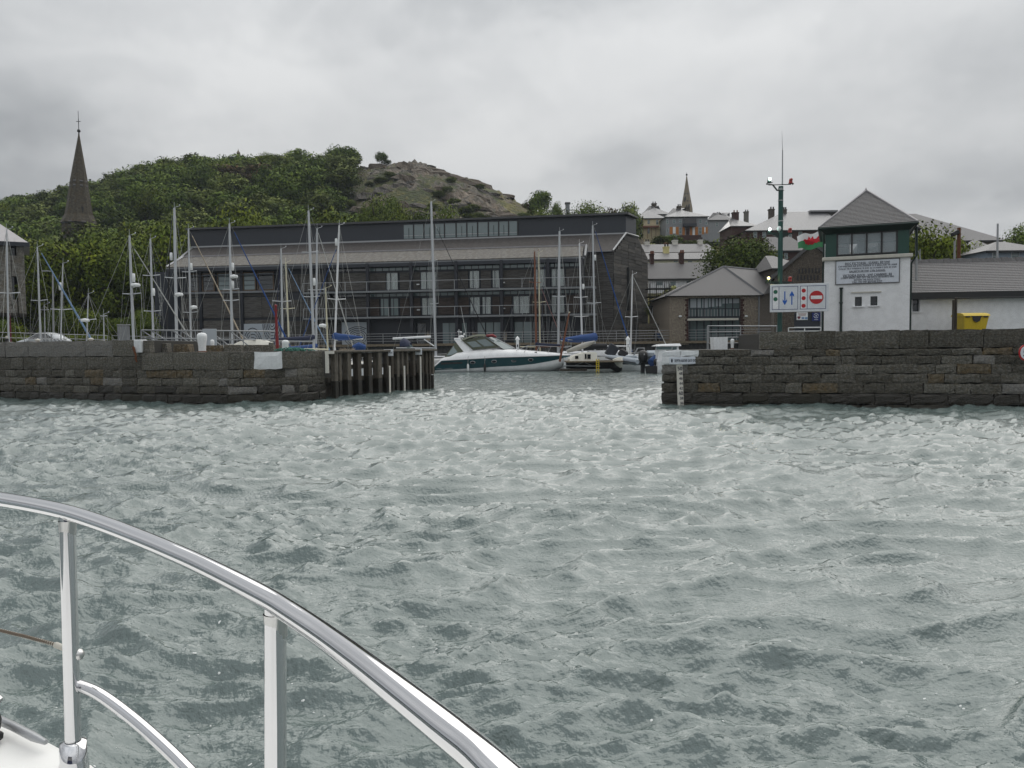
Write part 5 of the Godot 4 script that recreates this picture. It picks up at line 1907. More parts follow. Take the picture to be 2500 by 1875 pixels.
# ---------- control tower and the quay furniture ----------
func slate_face(s: SurfaceTool, a: Vector3, b: Vector3, c: Vector3, d: Vector3, rows: int) -> void:   # courses of slate on the face a-b (eave) d-c (ridge); each course overlaps the one below
	var n := (b - a).cross(d - a).normalized()
	if n.y < 0:
		n = -n
	for i in rows:
		var t0 := float(i) / rows
		var t1 := minf(1.0, (i + 1.35) / rows)
		var p0 := a.lerp(d, t0) + n * .028
		var p1 := b.lerp(c, t0) + n * .028
		var p2 := b.lerp(c, t1) + n * .004
		var p3 := a.lerp(d, t1) + n * .004
		quad(s, p0, p3, p2, p1)
		quad(s, p0, p1, p1 - n * .03, p0 - n * .03)
func build_control_tower() -> void:
	var d := 36.0
	var o := thing("control_tower", "white dock control tower with green window band and pyramid slate roof", "tower", G(2116, d, 2.78))
	var bp := o.position
	var x0 := W(2010, 720, d).x - bp.x
	var x1 := W(2219, 720, d).x - bp.x
	var dep := 4.1
	var yc := W(2116, 632, d).y - bp.y
	var ye := W(2116, 556, d).y - bp.y
	var s := S()
	# lower white walls with two small window openings
	var wins := [[2087, 724, 2104, 747], [2125, 723, 2142, 746]]
	var wx := []
	for w in wins:
		wx.append([W(w[0], w[3], d).x - bp.x, W(w[2], w[3], d).x - bp.x, W(w[0], w[3], d).y - bp.y, W(w[0], w[1], d).y - bp.y])
	var wb: float = wx[0][2]
	var wt: float = wx[0][3]
	var segs := [[x0, x1, -.1, wb], [x0, x1, wt, yc], [x0, wx[0][0], wb, wt], [wx[0][1], wx[1][0], wb, wt], [wx[1][1], x1, wb, wt]]
	for g in segs:
		box(s, Vector3((g[0] + g[1]) / 2, (g[2] + g[3]) / 2, -.15), Vector3(g[1] - g[0], g[3] - g[2], .3))
	for x in [x0 + .15, x1 - .15]:
		box(s, Vector3(x, yc / 2 - .05, -dep / 2 - .15), Vector3(.3, yc + .1, dep - .3))
	box(s, Vector3((x0 + x1) / 2, yc / 2, -dep), Vector3(x1 - x0 - .6, yc, .3))
	part("wall", s, M.render_white, o)
	for w in wx:
		s = S()
		box(s, Vector3((w[0] + w[1]) / 2, (w[2] + w[3]) / 2, -.22), Vector3(w[1] - w[0], w[3] - w[2], .05))
		var wn := part("window", s, M.glass_dark, o)
		s = S()
		box(s, Vector3((w[0] + w[1]) / 2, w[2] - .03, .03), Vector3(w[1] - w[0] + .22, .05, .12))
		part("sill", s, M.render_white, wn)
		s = S()
		for e in [[w[0] + .02, w[0] + .05], [w[1] - .05, w[1] - .02]]:
			box(s, Vector3((e[0] + e[1]) / 2, (w[2] + w[3]) / 2, -.18), Vector3(.035, w[3] - w[2], .05))
		part("frame", s, M.dark_green, wn)
	s = S()
	box(s, Vector3((wx[0][0] + wx[1][1]) / 2, wt + .2, .025), Vector3(wx[1][1] - wx[0][0] + .35, .05, .07))
	part("drip_moulding", s, M.trim_stone, o)
	s = S()
	bev(s, Vector3((x0 + x1) / 2, yc + .07, -dep / 2 + .02), Vector3(x1 - x0 + .22, .17, dep + .24), .03)
	part("cornice", s, M.trim_stone, o)
	# lookout: green corner boards, four front panes, panes on the sides
	var y0 := yc + .16
	var lx0 := W(2012, 600, d).x - bp.x + .02
	var lx1 := W(2219, 600, d).x - bp.x - .02
	var gx0 := W(2043, 600, d).x - bp.x
	var gx1 := W(2189, 600, d).x - bp.x
	var wy0 := W(2116, 620, d).y - bp.y
	var wy1 := W(2116, 567, d).y - bp.y
	s = S()
	for e in [[lx0, gx0], [gx1, lx1]]:
		box(s, Vector3((e[0] + e[1]) / 2, (y0 + ye) / 2, -.1), Vector3(e[1] - e[0], ye - y0, .16))
	box(s, Vector3((gx0 + gx1) / 2, (y0 + wy0) / 2, -.1), Vector3(gx1 - gx0, wy0 - y0, .14))
	box(s, Vector3((gx0 + gx1) / 2, (ye + wy1) / 2, -.1), Vector3(gx1 - gx0, ye - wy1, .14))
	for x in [lx0 + .07, lx1 - .07]:
		box(s, Vector3(x, y0 + .15, -dep / 2 - .1), Vector3(.14, .3, dep - .3))
		box(s, Vector3(x, ye - .12, -dep / 2 - .1), Vector3(.14, .24, dep - .3))
		for z in [-.4, -dep + .2]:
			box(s, Vector3(x, (y0 + ye) / 2, z), Vector3(.14, ye - y0, .5))
	for z in [-dep + .1]:
		box(s, Vector3((lx0 + lx1) / 2, y0 + .15, z), Vector3(lx1 - lx0 - .3, .3, .14))
		box(s, Vector3((lx0 + lx1) / 2, ye - .12, z), Vector3(lx1 - lx0 - .3, .24, .14))
	var lk := part("lookout_boarding", s, M.green_board, o)
	s = S()
	for px in [2014, 2041]:
		pass
	for k in 5:
		var x := lerpf(gx0, gx1, k / 4.0)
		box(s, Vector3(x, (wy0 + wy1) / 2, -.06), Vector3(.08, wy1 - wy0 + .12, .14))
	for y in [wy0, wy1]:
		box(s, Vector3((gx0 + gx1) / 2, y, -.045), Vector3(gx1 - gx0, .07, .15))
	part("window_frame", s, M.black, lk)
	for k in 4:
		s = S()
		box(s, Vector3(lerpf(gx0, gx1, (k + .5) / 4.0), (wy0 + wy1) / 2, -.08), Vector3((gx1 - gx0) / 4 - .08, wy1 - wy0 - .06, .012))
		part("window", s, M.window_haze, o)
	for x in [lx0 + .04, lx1 - .04]:
		s = S()
		box(s, Vector3(x, (y0 + ye) / 2 + .02, -dep / 2 - .1), Vector3(.012, ye - y0 - .52, dep - 1.1))
		part("window", s, M.clear_glass, o)
	s = S()
	box(s, Vector3((lx0 + lx1) / 2, (y0 + ye) / 2 + .02, -dep + .1), Vector3(lx1 - lx0 - .8, ye - y0 - .52, .012))
	part("window", s, M.clear_glass, o)
	s = S()
	box(s, Vector3((lx0 + lx1) / 2, y0 - .02, -dep / 2), Vector3(lx1 - lx0 - .3, .06, dep - .4))
	part("lookout_floor", s, M.timber_old, o)
	# things inside the lookout
	s = S()
	bev(s, Vector3(-.2, y0 + .55, -1.9), Vector3(.5, .9, .12), .04)
	bev(s, Vector3(-.2, y0 + .3, -1.65), Vector3(.5, .1, .5), .03)
	tube(s, [Vector3(-.2, y0, -1.65), Vector3(-.2, y0 + .3, -1.65)], .05, 6)
	part("office_chair", s, M.black, o)
	s = S()
	box(s, Vector3(1.1, y0 + .45, -3.2), Vector3(1.0, .9, .4))
	box(s, Vector3(-1.3, y0 + .4, -3.3), Vector3(.9, .8, .3))
	part("cabinet", s, M.trim_stone, o)
	# roof: four slated faces under lead hips
	var ov := .34
	var e0 := Vector3(x0 - ov + .06, ye + .1, ov)
	var e1 := Vector3(x1 + ov - .06, ye + .1, ov)
	var e2 := Vector3(x1 + ov - .06, ye + .1, -dep - ov)
	var e3 := Vector3(x0 - ov + .06, ye + .1, -dep - ov)
	var ap := Vector3((x0 + x1) / 2, W(2122, 468, d + dep / 2).y - bp.y, -dep / 2)
	s = S()
	for f in [[e0, e1], [e1, e2], [e2, e3], [e3, e0]]:
		slate_face(s, f[0], f[1], ap, ap, 26)
	var rf := part("roof", s, M.slate_pale, o)
	s = S()
	for e in [e0, e1, e2, e3]:
		tube(s, [e, ap + Vector3(0, .04, 0)], .06, 5)
	lathe(s, [Vector2(.12, -.1), Vector2(.05, .1), Vector2(0, .2)], 8, ap)
	part("lead_hip", s, M.metal_roof, rf)
	s = S()
	hexa(s, [e0 - UP * .3 + Vector3(.3, 0, -.3), e1 - UP * .3 + Vector3(-.3, 0, -.3), e2 - UP * .3 + Vector3(-.3, 0, .3), e3 - UP * .3 + Vector3(.3, 0, .3), e0 - UP * .03, e1 - UP * .03, e2 - UP * .03, e3 - UP * .03])
	part("soffit", s, M.dark_green, rf)
	s = S()
	for f in [[e0, e1], [e0, e3], [e1, e2]]:
		tube(s, [f[0] - UP * .06, f[1] - UP * .06], .06, 5)
	part("gutter", s, M.dark_green, rf)
	for px in [2004.5, 2231]:   # downpipes on both sides
		s = S()
		var p0 := W(px, 560, d + .2) - bp
		var p1 := W(px, 628, d + .2) - bp
		var nx := x0 - .07 if px < 2100 else x1 + .07
		tube(s, [p0, p1, Vector3(nx, p1.y - .35, -.3), Vector3(nx, -.1, -.3)], .05, 6)
		part("downpipe", s, M.dark_green, o)
	s = S()
	var vp := W(2055, 702, d - .08) - bp
	tube(s, [vp, Vector3(vp.x, -.1, .08)], .065, 8)
	lathe(s, [Vector2(.065, -.05), Vector2(.1, 0), Vector2(.1, .03), Vector2(0, .03)], 8, vp)
	lathe(s, [Vector2(.066, -.05), Vector2(.09, -.03), Vector2(.09, .03), Vector2(.066, .05)], 8, Vector3(vp.x, W(2055, 738, d).y - bp.y, vp.z))
	part("soil_pipe", s, M.dark_green, o)
	o.rotation.y = -.40
	for c in o.get_children():
		c.scale.x = .91
	# notice board on the tower
	var nb := thing("notice_board", "large pale blue framed notice board with bilingual dock lettering on the tower", "sign", o.transform * ((W(2117, 663, d) - bp) * Vector3(.91, 1, 1) + Vector3(0, 0, .035)), -.40)
	var nw: float = (2194 - 2040) / F * d * .91
	var nh := 57.0 / F * d
	s = S()
	bev(s, Vector3.ZERO, Vector3(nw, nh, .04), .006)
	part("panel", s, M.sign_blue_white, nb)
	s = S()
	for e in [[0, nh / 2, nw + .04, .03], [0, -nh / 2, nw + .04, .03]]:
		box(s, Vector3(e[0], e[1], .012), Vector3(e[2], e[3], .05))
	for e in [-nw / 2, nw / 2]:
		box(s, Vector3(e, 0, .012), Vector3(.03, nh - .03, .048))
	part("frame", s, M.slate, nb)
	var lines := [["DOC FICTORIA - SIANEL 80 VHF", .105, .395, 2.1], ["CYFYNGIAD AR GYFLYMDER O 3 MILLTIR YR AWR", .075, .27, 2.75], ["CYN AC YN Y FYNEDFA I'R DOC AC O FEWN Y DOC EI HUN", .075, .155, 2.7], ["GALWCH AR VHF CYN GADAEL", .085, .03, 1.7], ["VICTORIA DOCK - VHF CHANNEL 80", .105, -.16, 2.3], ["3 KNOT SPEED LIMIT OFF THE DOCK ENTRANCE AND", .075, -.275, 2.5], ["WITHIN THE DOCK ITSELF", .075, -.375, 1.25], ["CALL ON VHF BEFORE EXIT", .085, -.475, 1.4]]
	for l in lines:
		word(l[0], l[1], Vector3(0, l[2], .024), M.ink, nb, false, l[3] * .9)
	s = S()
	for u in [[.33, 2.1], [-.02, 1.7], [-.222, 2.3], [-.53, 1.4]]:
		box(s, Vector3(0, u[0], .024), Vector3(u[1] * .9, .012, .006))
	part("underline", s, M.ink, nb)

	# white outbuilding with a slated roof
	d = 38.0
	o = thing("outbuilding", "long low white outbuilding with a slate roof joined to the control tower", "building", G(2360, d, 2.78), -.12)
	bp = o.position
	x0 = W(2223, 760, d).x - bp.x
	x1 = W(2640, 760, d).x - bp.x
	var eh := W(2360, 722, d).y - bp.y
	var wl := [W(2235, 720, d).x - bp.x, W(2252, 720, d).x - bp.x, W(2240, 760, d).y - bp.y, eh]
	s = S()
	for g in [[x0, wl[0], -.1, eh], [wl[1], x1, -.1, eh], [wl[0], wl[1], -.1, wl[2]]]:
		box(s, Vector3((g[0] + g[1]) / 2, (g[2] + g[3]) / 2, -.15), Vector3(g[1] - g[0], g[3] - g[2], .3))
	box(s, Vector3((x0 + x1) / 2, eh / 2, -4.2), Vector3(x1 - x0, eh, .3))
	part("wall", s, M.render_white, o)
	s = S()
	box(s, Vector3((wl[0] + wl[1]) / 2, (wl[2] + eh) / 2, -.2), Vector3(wl[1] - wl[0], eh - wl[2], .06))
	var ow := part("window", s, M.glass_dark, o)
	s = S()
	box(s, Vector3((wl[0] + wl[1]) / 2, wl[2] - .03, .03), Vector3(wl[1] - wl[0] + .25, .05, .12))
	part("sill", s, M.render_white, ow)
	var ry := W(2360, 637, d + 2.1).y - bp.y
	var rz := -2.1
	s = S()
	slate_face(s, Vector3(x0 + .02, eh + .16, .42), Vector3(x1, eh + .16, .42), Vector3(x1, ry, rz), Vector3(x0 + .02, ry, rz), 19)
	slate_face(s, Vector3(x1, eh + .16, -4.7), Vector3(x0 + .02, eh + .16, -4.7), Vector3(x0 + .02, ry, rz), Vector3(x1, ry, rz), 19)
	rf = part("roof", s, M.slate_pale, o)
	s = S()
	box(s, Vector3((x0 + x1) / 2, eh + .0, .2), Vector3(x1 - x0, .3, .5))
	part("fascia", s, M.black, rf)
	s = S()
	for k in 24:
		var a := lerpf(x0, x1, k / 24.0)
		var b := lerpf(x0, x1, (k + 1) / 24.0)
		var z := .03 * (k % 2)
		hexa(s, [Vector3(a, ry - .14, rz + .22), Vector3(b - .01, ry - .14, rz + .22), Vector3(b - .01, ry - .14, rz - .22), Vector3(a, ry - .14, rz - .22), Vector3(a, ry + .1 + z, rz + .08), Vector3(b - .01, ry + .1 + z, rz + .08), Vector3(b - .01, ry + .1 + z, rz - .08), Vector3(a, ry + .1 + z, rz - .08)])
	part("ridge_tiles", s, M.slate, rf)
	s = S()
	var up := W(2224, 655, d - .12) - bp
	tube(s, [up, Vector3(up.x, -.1, up.z)], .055, 6)
	part("downpipe", s, M.dark_green, o)
	# bracket with an alarm and camera on the tower's right
	o = thing("camera_bracket", "grey post with cameras on the right of the control tower", "camera", G(2237, 37.6, 5.4))
	s = S()
	tube(s, [Vector3.ZERO, W(2237, 563, 37.6) - o.position], .06, 6)
	part("post", s, M.galv, o)
	s = S()
	var cp := W(2239, 558, 37.5) - o.position
	bev(s, cp, Vector3(.28, .16, .3), .04, Basis(Vector3.BACK, -.3))
	bev(s, cp + Vector3(-.12, .2, .1), Vector3(.2, .12, .2), .03)
	part("camera", s, M.black, o)
	s = S()
	tube(s, [W(2242, 612, 37.6) - o.position, W(2248, 636, 37.6) - o.position], .025, 5)
	tube(s, [W(2246, 608, 37.6) - o.position, W(2246, 636, 37.6) - o.position], .025, 5)
	part("brace", s, M.galv, o)

	# signal mast with the traffic sign
	d = 33.0
	o = thing("signal_mast", "dark green signal mast with white and red lamps on three levels", "mast", G(1903.5, d, 2.78))
	bp = o.position
	var P := func(px: float, py: float, dd := 0.0) -> Vector3: return W(px, py, d - dd) - bp
	s = S()
	tube(s, [Vector3.ZERO, P.call(1906.5, 455)], .102, 12)
	part("post", s, M.green_paint, o)
	s = S()
	for py in [461, 464, 490, 540]:
		var c: Vector3 = P.call(1906, py)
		lathe(s, [Vector2(.10, -.02), Vector2(.112, -.02), Vector2(.112, .02), Vector2(.10, .02)], 12, c)
	part("strap", s, M.galv, o)
	s = S()
	tube(s, [P.call(1910, 452), P.call(1910.5, 366)], [.03, .022], 6)
	tube(s, [P.call(1910.5, 366), P.call(1909, 320)], [.012, .004], 5)
	part("aerial", s, M.galv, o)
	for lv in [[447, 1872, 1936], [562, 1872, 1934], [681, 1869, 1934]]:
		s = S()
		var c: Vector3 = P.call(1906, lv[0] + 8.0)
		var l: Vector3 = P.call(lv[1], lv[0] + .0)
		var r: Vector3 = P.call(lv[2], lv[0] + 1.0)
		if lv[0] == 447:
			ext(s, [Vector2(l.x, l.y), Vector2(l.x + .25, l.y + .02), Vector2(c.x - .5, c.y + .06), Vector2(c.x + .45, c.y + .08), Vector2(r.x, r.y + .02), Vector2(r.x, r.y - .05), Vector2(c.x + .14, c.y - .18), Vector2(c.x - .14, c.y - .18), Vector2(l.x + .25, l.y - .07), Vector2(l.x, l.y - .05)], -.09, .09, Transform3D(Basis.IDENTITY, Vector3(0, 0, c.z)))
		else:
			box(s, Vector3((l.x + r.x) / 2, c.y, c.z), Vector3(r.x - l.x, .06, .16))
			ext(s, [Vector2(-.4, 0), Vector2(.4, 0), Vector2(.12, -.16), Vector2(-.12, -.16)], -.06, .06, Transform3D(Basis.IDENTITY, Vector3(c.x, c.y - .02, c.z)))
		var br := part("bracket", s, M.dark_green, o)
		for sd in [-1, 1]:
			var lc: Vector3 = (l if sd < 0 else r) + Vector3(.1 * -sd, .1, c.z * 0 + .02)
			lc.z = c.z
			if lv[0] != 447:
				lc.y = c.y + .12
			s = S()
			lathe(s, [Vector2(0, -.1), Vector2(.10, -.1), Vector2(.085, -.06), Vector2(.07, .04), Vector2(.055, .1), Vector2(0, .12)], 10, lc)
			part("signal_housing", s, M.dark_green if sd < 0 else M.lamp_red_off, o)
			s = S()
			lathe(s, [Vector2(0, -.062), Vector2(.045, -.045), Vector2(.062, 0), Vector2(.045, .045), Vector2(0, .062)], 10, lc + Vector3(0, .05, .09))
			if sd < 0:
				part("signal_lamp", s, M.lamp_warm if lv[0] == 681 else M.lamp_white, o)
				var om := OmniLight3D.new()
				om.name = "signal_light"
				om.light_color = Color(1, .95, .6) if lv[0] == 681 else Color(.85, 1, .95)
				om.light_energy = .05
				om.light_size = .06
				om.omni_range = 12
				om.omni_attenuation = 2
				om.shadow_enabled = true
				om.position = lc + Vector3(0, .05, .19)
				o.add_child(om)
			else:
				part("signal_lamp_off", s, M.lamp_red_off, o)
	s = S()
	var cc: Vector3 = P.call(1902, 559, .15)
	lathe(s, [Vector2(0, -.1), Vector2(.07, -.06), Vector2(.09, .02), Vector2(.06, .1), Vector2(0, .12)], 10, cc)
	part("dome_camera", s, M.white_paint, o)
	# traffic sign board on the mast
	var tl := W(1880, 694, d - .5)
	var br2 := W(2022, 760, d - .5)
	var sg := thing("traffic_sign", "white harbour traffic sign with blue arrows and a red no entry disc", "sign", (tl + br2) / 2)
	sg.rotation.y = -.28
	var sw := (br2.x - tl.x) * .95
	var sh := tl.y - br2.y + .02
	s = S()
	bev(s, Vector3.ZERO, Vector3(sw, sh, .05), .01)
	part("panel", s, M.sign_white, sg)
	s = S()
	var fr := func(a: float, b: float, c0: float, c1: float) -> void:
		for e in [[a, b, c0, c0 + .018], [a, b, c1 - .018, c1]]:
			box(s, Vector3((e[0] + e[1]) / 2, (e[2] + e[3]) / 2, .028), Vector3(e[1] - e[0], e[3] - e[2], .008))
		for e in [[a, a + .018], [b - .018, b]]:
			box(s, Vector3((e[0] + e[1]) / 2, (c0 + c1) / 2, .0275), Vector3(.018, c1 - c0 - .036, .008))
	fr.call(-.465 * sw, -.02 * sw, -.41 * sh, .42 * sh)
	fr.call(.015 * sw, .45 * sw, -.41 * sh, .42 * sh)
	for x in [-.345 * sw, .135 * sw]:
		box(s, Vector3(x, 0, .027), Vector3(.018, .8 * sh, .008))
	part("border", s, M.poster_blue, sg)
	for x in [-.405 * sw, .075 * sw]:
		s = S()
		box(s, Vector3(x, 0, .027), Vector3(.1 * sw, .78 * sh, .006))
		part("signal_strip", s, M.gel, sg)
	for c in [[-.405, .23, 0], [-.405, -.03, 0], [.075, .25, 1], [.075, -.02, 1], [.075, -.29, 1], [.29, 0, 2]]:
		s = S()
		var rr: float = .235 * sh if c[2] == 2 else .072 * sh
		var cen := Vector3(c[0] * sw, c[1] * sh, .034)
		var ring := []
		for k in 24:
			ring.append(cen + Vector3(cos(TAU * k / 24), sin(TAU * k / 24), 0) * rr)
		fan(s, ring)
		loft(s, [ring.map(func(v): return v - Vector3(0, 0, .01)), ring], -1, true)
		part("disc", s, M.sign_green if c[2] == 0 else M.sign_red, sg)
	s = S()
	box(s, Vector3(.29 * sw, 0, .04), Vector3(.38 * sh, .12 * sh, .006))
	part("bar", s, M.gel, sg)
	for a in [[-.245, -1], [-.125, 1]]:
		s = S()
		var k: int = a[1]
		ext(s, [Vector2(-.022, -.24 * k), Vector2(.022, -.24 * k), Vector2(.022, .1 * k), Vector2(.085, .04 * k), Vector2(.085, .12 * k), Vector2(0, .25 * k), Vector2(-.085, .12 * k), Vector2(-.085, .04 * k), Vector2(-.022, .1 * k)], .026, .036, Transform3D(Basis.from_scale(Vector3(1, sh, 1)), Vector3(a[0] * sw, 0, 0)))
		part("arrow", s, M.sign_blue, sg)
	# flag blowing out behind the tower
	o = thing("flag", "white and green flag with a red dragon flying left of the control tower", "flag", G(2014, 41.5, 2.78))
	s = S()
	tube(s, [Vector3.ZERO, W(2014, 548, 41.5) - o.position], .04, 6)
	part("pole", s, M.white_paint, o)
	var wavef := func(u: float, v: float) -> Vector3:   # u 0..1 away from the pole, v 0..1 upwards
		var t := W(lerpf(2012, 1946, u), lerpf(605, 562, v) + u * 4.0 * (1 - v) + u * 14.0 * v, 41.5) - o.position
		return t + Vector3(0, .06 * sin(u * 9.0 + v), .16 * sin(u * 8.0 + v * 1.5) * u)
	for hh in [[0.0, .5, M.flag_green], [.5, 1.0, M.flag_white]]:
		s = S()
		var g1 := []
		for i in 15:
			var row := []
			for j in 4:
				row.append(wavef.call(i / 14.0, lerpf(hh[0], hh[1], j / 3.0)))
			g1.append(row)
		loft(s, g1)
		part("cloth", s, hh[2], o)
	s = S()   # the dragon: a walking beast with a raised wing, sewn on both faces
	var dr := [Vector2(.16, .28), Vector2(.22, .36), Vector2(.28, .30), Vector2(.34, .38), Vector2(.42, .30), Vector2(.50, .36), Vector2(.58, .30), Vector2(.64, .36), Vector2(.68, .30), Vector2(.72, .44), Vector2(.80, .52), Vector2(.74, .60), Vector2(.66, .56), Vector2(.60, .64), Vector2(.56, .84), Vector2(.48, .70), Vector2(.40, .86), Vector2(.38, .66), Vector2(.30, .60), Vector2(.20, .72), Vector2(.14, .58), Vector2(.22, .50), Vector2(.14, .42)]
	var ti := Geometry2D.triangulate_polygon(PackedVector2Array(dr))
	for zz in [.02, -.02]:
		for i in ti:
			s.add_vertex((wavef.call(dr[i].x, dr[i].y) as Vector3) + Vector3(0, 0, zz))
	part("dragon", s, M.flag_red, o)
	# yellow bin and posts by the outbuilding
	d = 36.5
	o = thing("waste_bin", "yellow wheeled waste bin with a rounded lid standing by the white outbuilding", "bin", G(2368, d, 2.81))
	s = S()
	var bw := 60.0 / F * d
	hexa(s, [Vector3(-bw * .42, .12, .4), Vector3(bw * .42, .12, .4), Vector3(bw * .42, .12, -.4), Vector3(-bw * .42, .12, -.4), Vector3(-bw * .5, .78, .5), Vector3(bw * .5, .78, .5), Vector3(bw * .5, .78, -.5), Vector3(-bw * .5, .78, -.5)])
	part("body", s, M.yellow_paint, o)
	s = S()
	var pr := []
	for k in 7:
		var a := PI * k / 6.0
		pr.append(Vector2(-cos(a) * .55, .78 + sin(a) * .16))
	ext(s, pr, -bw * .53, bw * .53, Transform3D(Basis(Vector3(0, 0, -1), UP, Vector3(1, 0, 0)), Vector3.ZERO))
	part("lid", s, M.yellow_paint, o)
	s = S()
	ext(s, [Vector2(-.28, .1), Vector2(.28, .1), Vector2(.2, .04), Vector2(.14, -.14), Vector2(0, -.2), Vector2(-.14, -.14), Vector2(-.2, .04)], .5, .53, Transform3D(Basis.IDENTITY, Vector3(0, .68, 0)))
	part("latch_plate", s, M.black, o)
	for k in [-1, 1]:
		s = S()
		bev(s, Vector3(k * bw * .36, .74, .53), Vector3(.22, .06, .06), .02)
		part("handle", s, M.black, o)
		for z in [-.3, .3]:
			s = S()
			tube(s, [Vector3(k * .4 - .03, .08, z), Vector3(k * .4 + .03, .08, z)], .085, 10)
			part("wheel", s, M.rubber, o)
	o = thing("gate_post", "grey timber post with a rail line behind it beside the yellow bin", "post", G(2331, 35.4, 2.81))
	s = S()
	for a in [[2328, 732, .07], [2334, 726, .08]]:
		var t := W(a[0], a[1], 35.4) - o.position
		bev(s, Vector3(t.x, t.y / 2, 0), Vector3(a[2], t.y, .12), .015)
	part("post", s, M.timber_old, o)
	s = S()
	tube(s, [W(2334, 727, 35.4) - o.position, W(2640, 724, 35.4) - o.position], .02, 5)
	part("rail", s, M.black_metal, o)
	# speed sign on the right edge of the wall
	var sp := W(2503, 861, 27.75)
	o = thing("speed_sign", "round white speed sign with red rim on the right edge of the wall", "sign", sp, .26)
	for a in [[.285, 0.0, M.sign_red], [.235, .012, M.sign_white]]:
		s = S()
		var ring := []
		for k in 28:
			ring.append(Vector3(cos(TAU * k / 28) * a[0], sin(TAU * k / 28) * a[0], a[1] + .012))
		fan(s, ring)
		loft(s, [ring.map(func(v): return v - Vector3(0, 0, .03)), ring], -1, true)
		part("rim" if a[1] == 0.0 else "disc", s, a[2], o)
	word("5", .3, Vector3(0, 0, .026), M.ink, o)
	# depth gauge and its sign on the right pier
	d = 31.22
	var gb := W(1662, 925, d)
	o = thing("depth_gauge", "white depth gauge board numbered from 50 downwards on the right pier", "gauge", Vector3(gb.x, 0, gb.z + .09), .26)
	s = S()
	var gt := W(1663, 890, d).y
	hexa(s, [Vector3(-.125, -.25, 0), Vector3(.125, -.25, 0), Vector3(.125, -.25, -.05), Vector3(-.125, -.25, -.05), Vector3(-.125, gt, -.14), Vector3(.125, gt, -.14), Vector3(.125, gt, -.19), Vector3(-.125, gt, -.19)])
	part("board", s, M.white_dirty, o)
	for k in 9:
		var n := 50 - 2 * k
		var yy := W(1664, 900, d).y - .2 * k
		var big := n % 10 == 0
		var tilt := Basis(Vector3.RIGHT, -.09)
		word(str(n), .15 if big else .11, Vector3(.0 if big else .03, yy, .006 - .14 * (yy + .25) / (gt + .25)), M.ink, o, false, .20 if big else .15, tilt)
	var s2 := W(1672, 880, d - .12)
	o = thing("depth_sign", "long pale blue sign reading depth above gate down on the right pier", "sign", s2, .26)
	s = S()
	bev(s, Vector3.ZERO, Vector3(1.36, .285, .03), .008)
	part("panel", s, M.sign_blue_white, o)
	word("DEPTH ABOVE GATE DOWN", .115, Vector3(.08, -.01, .018), M.ink, o, false, 1.08)
	s = S()
	lathe(s, [Vector2(0, 0), Vector2(.05, 0), Vector2(.05, .006), Vector2(0, .006)], 12)
	var em := part("emblem", s, M.ink, o)
	em.transform = Transform3D(Basis(Vector3.RIGHT, PI / 2).scaled(Vector3(.8, 1.6, 1)), Vector3(-.58, 0, .012))

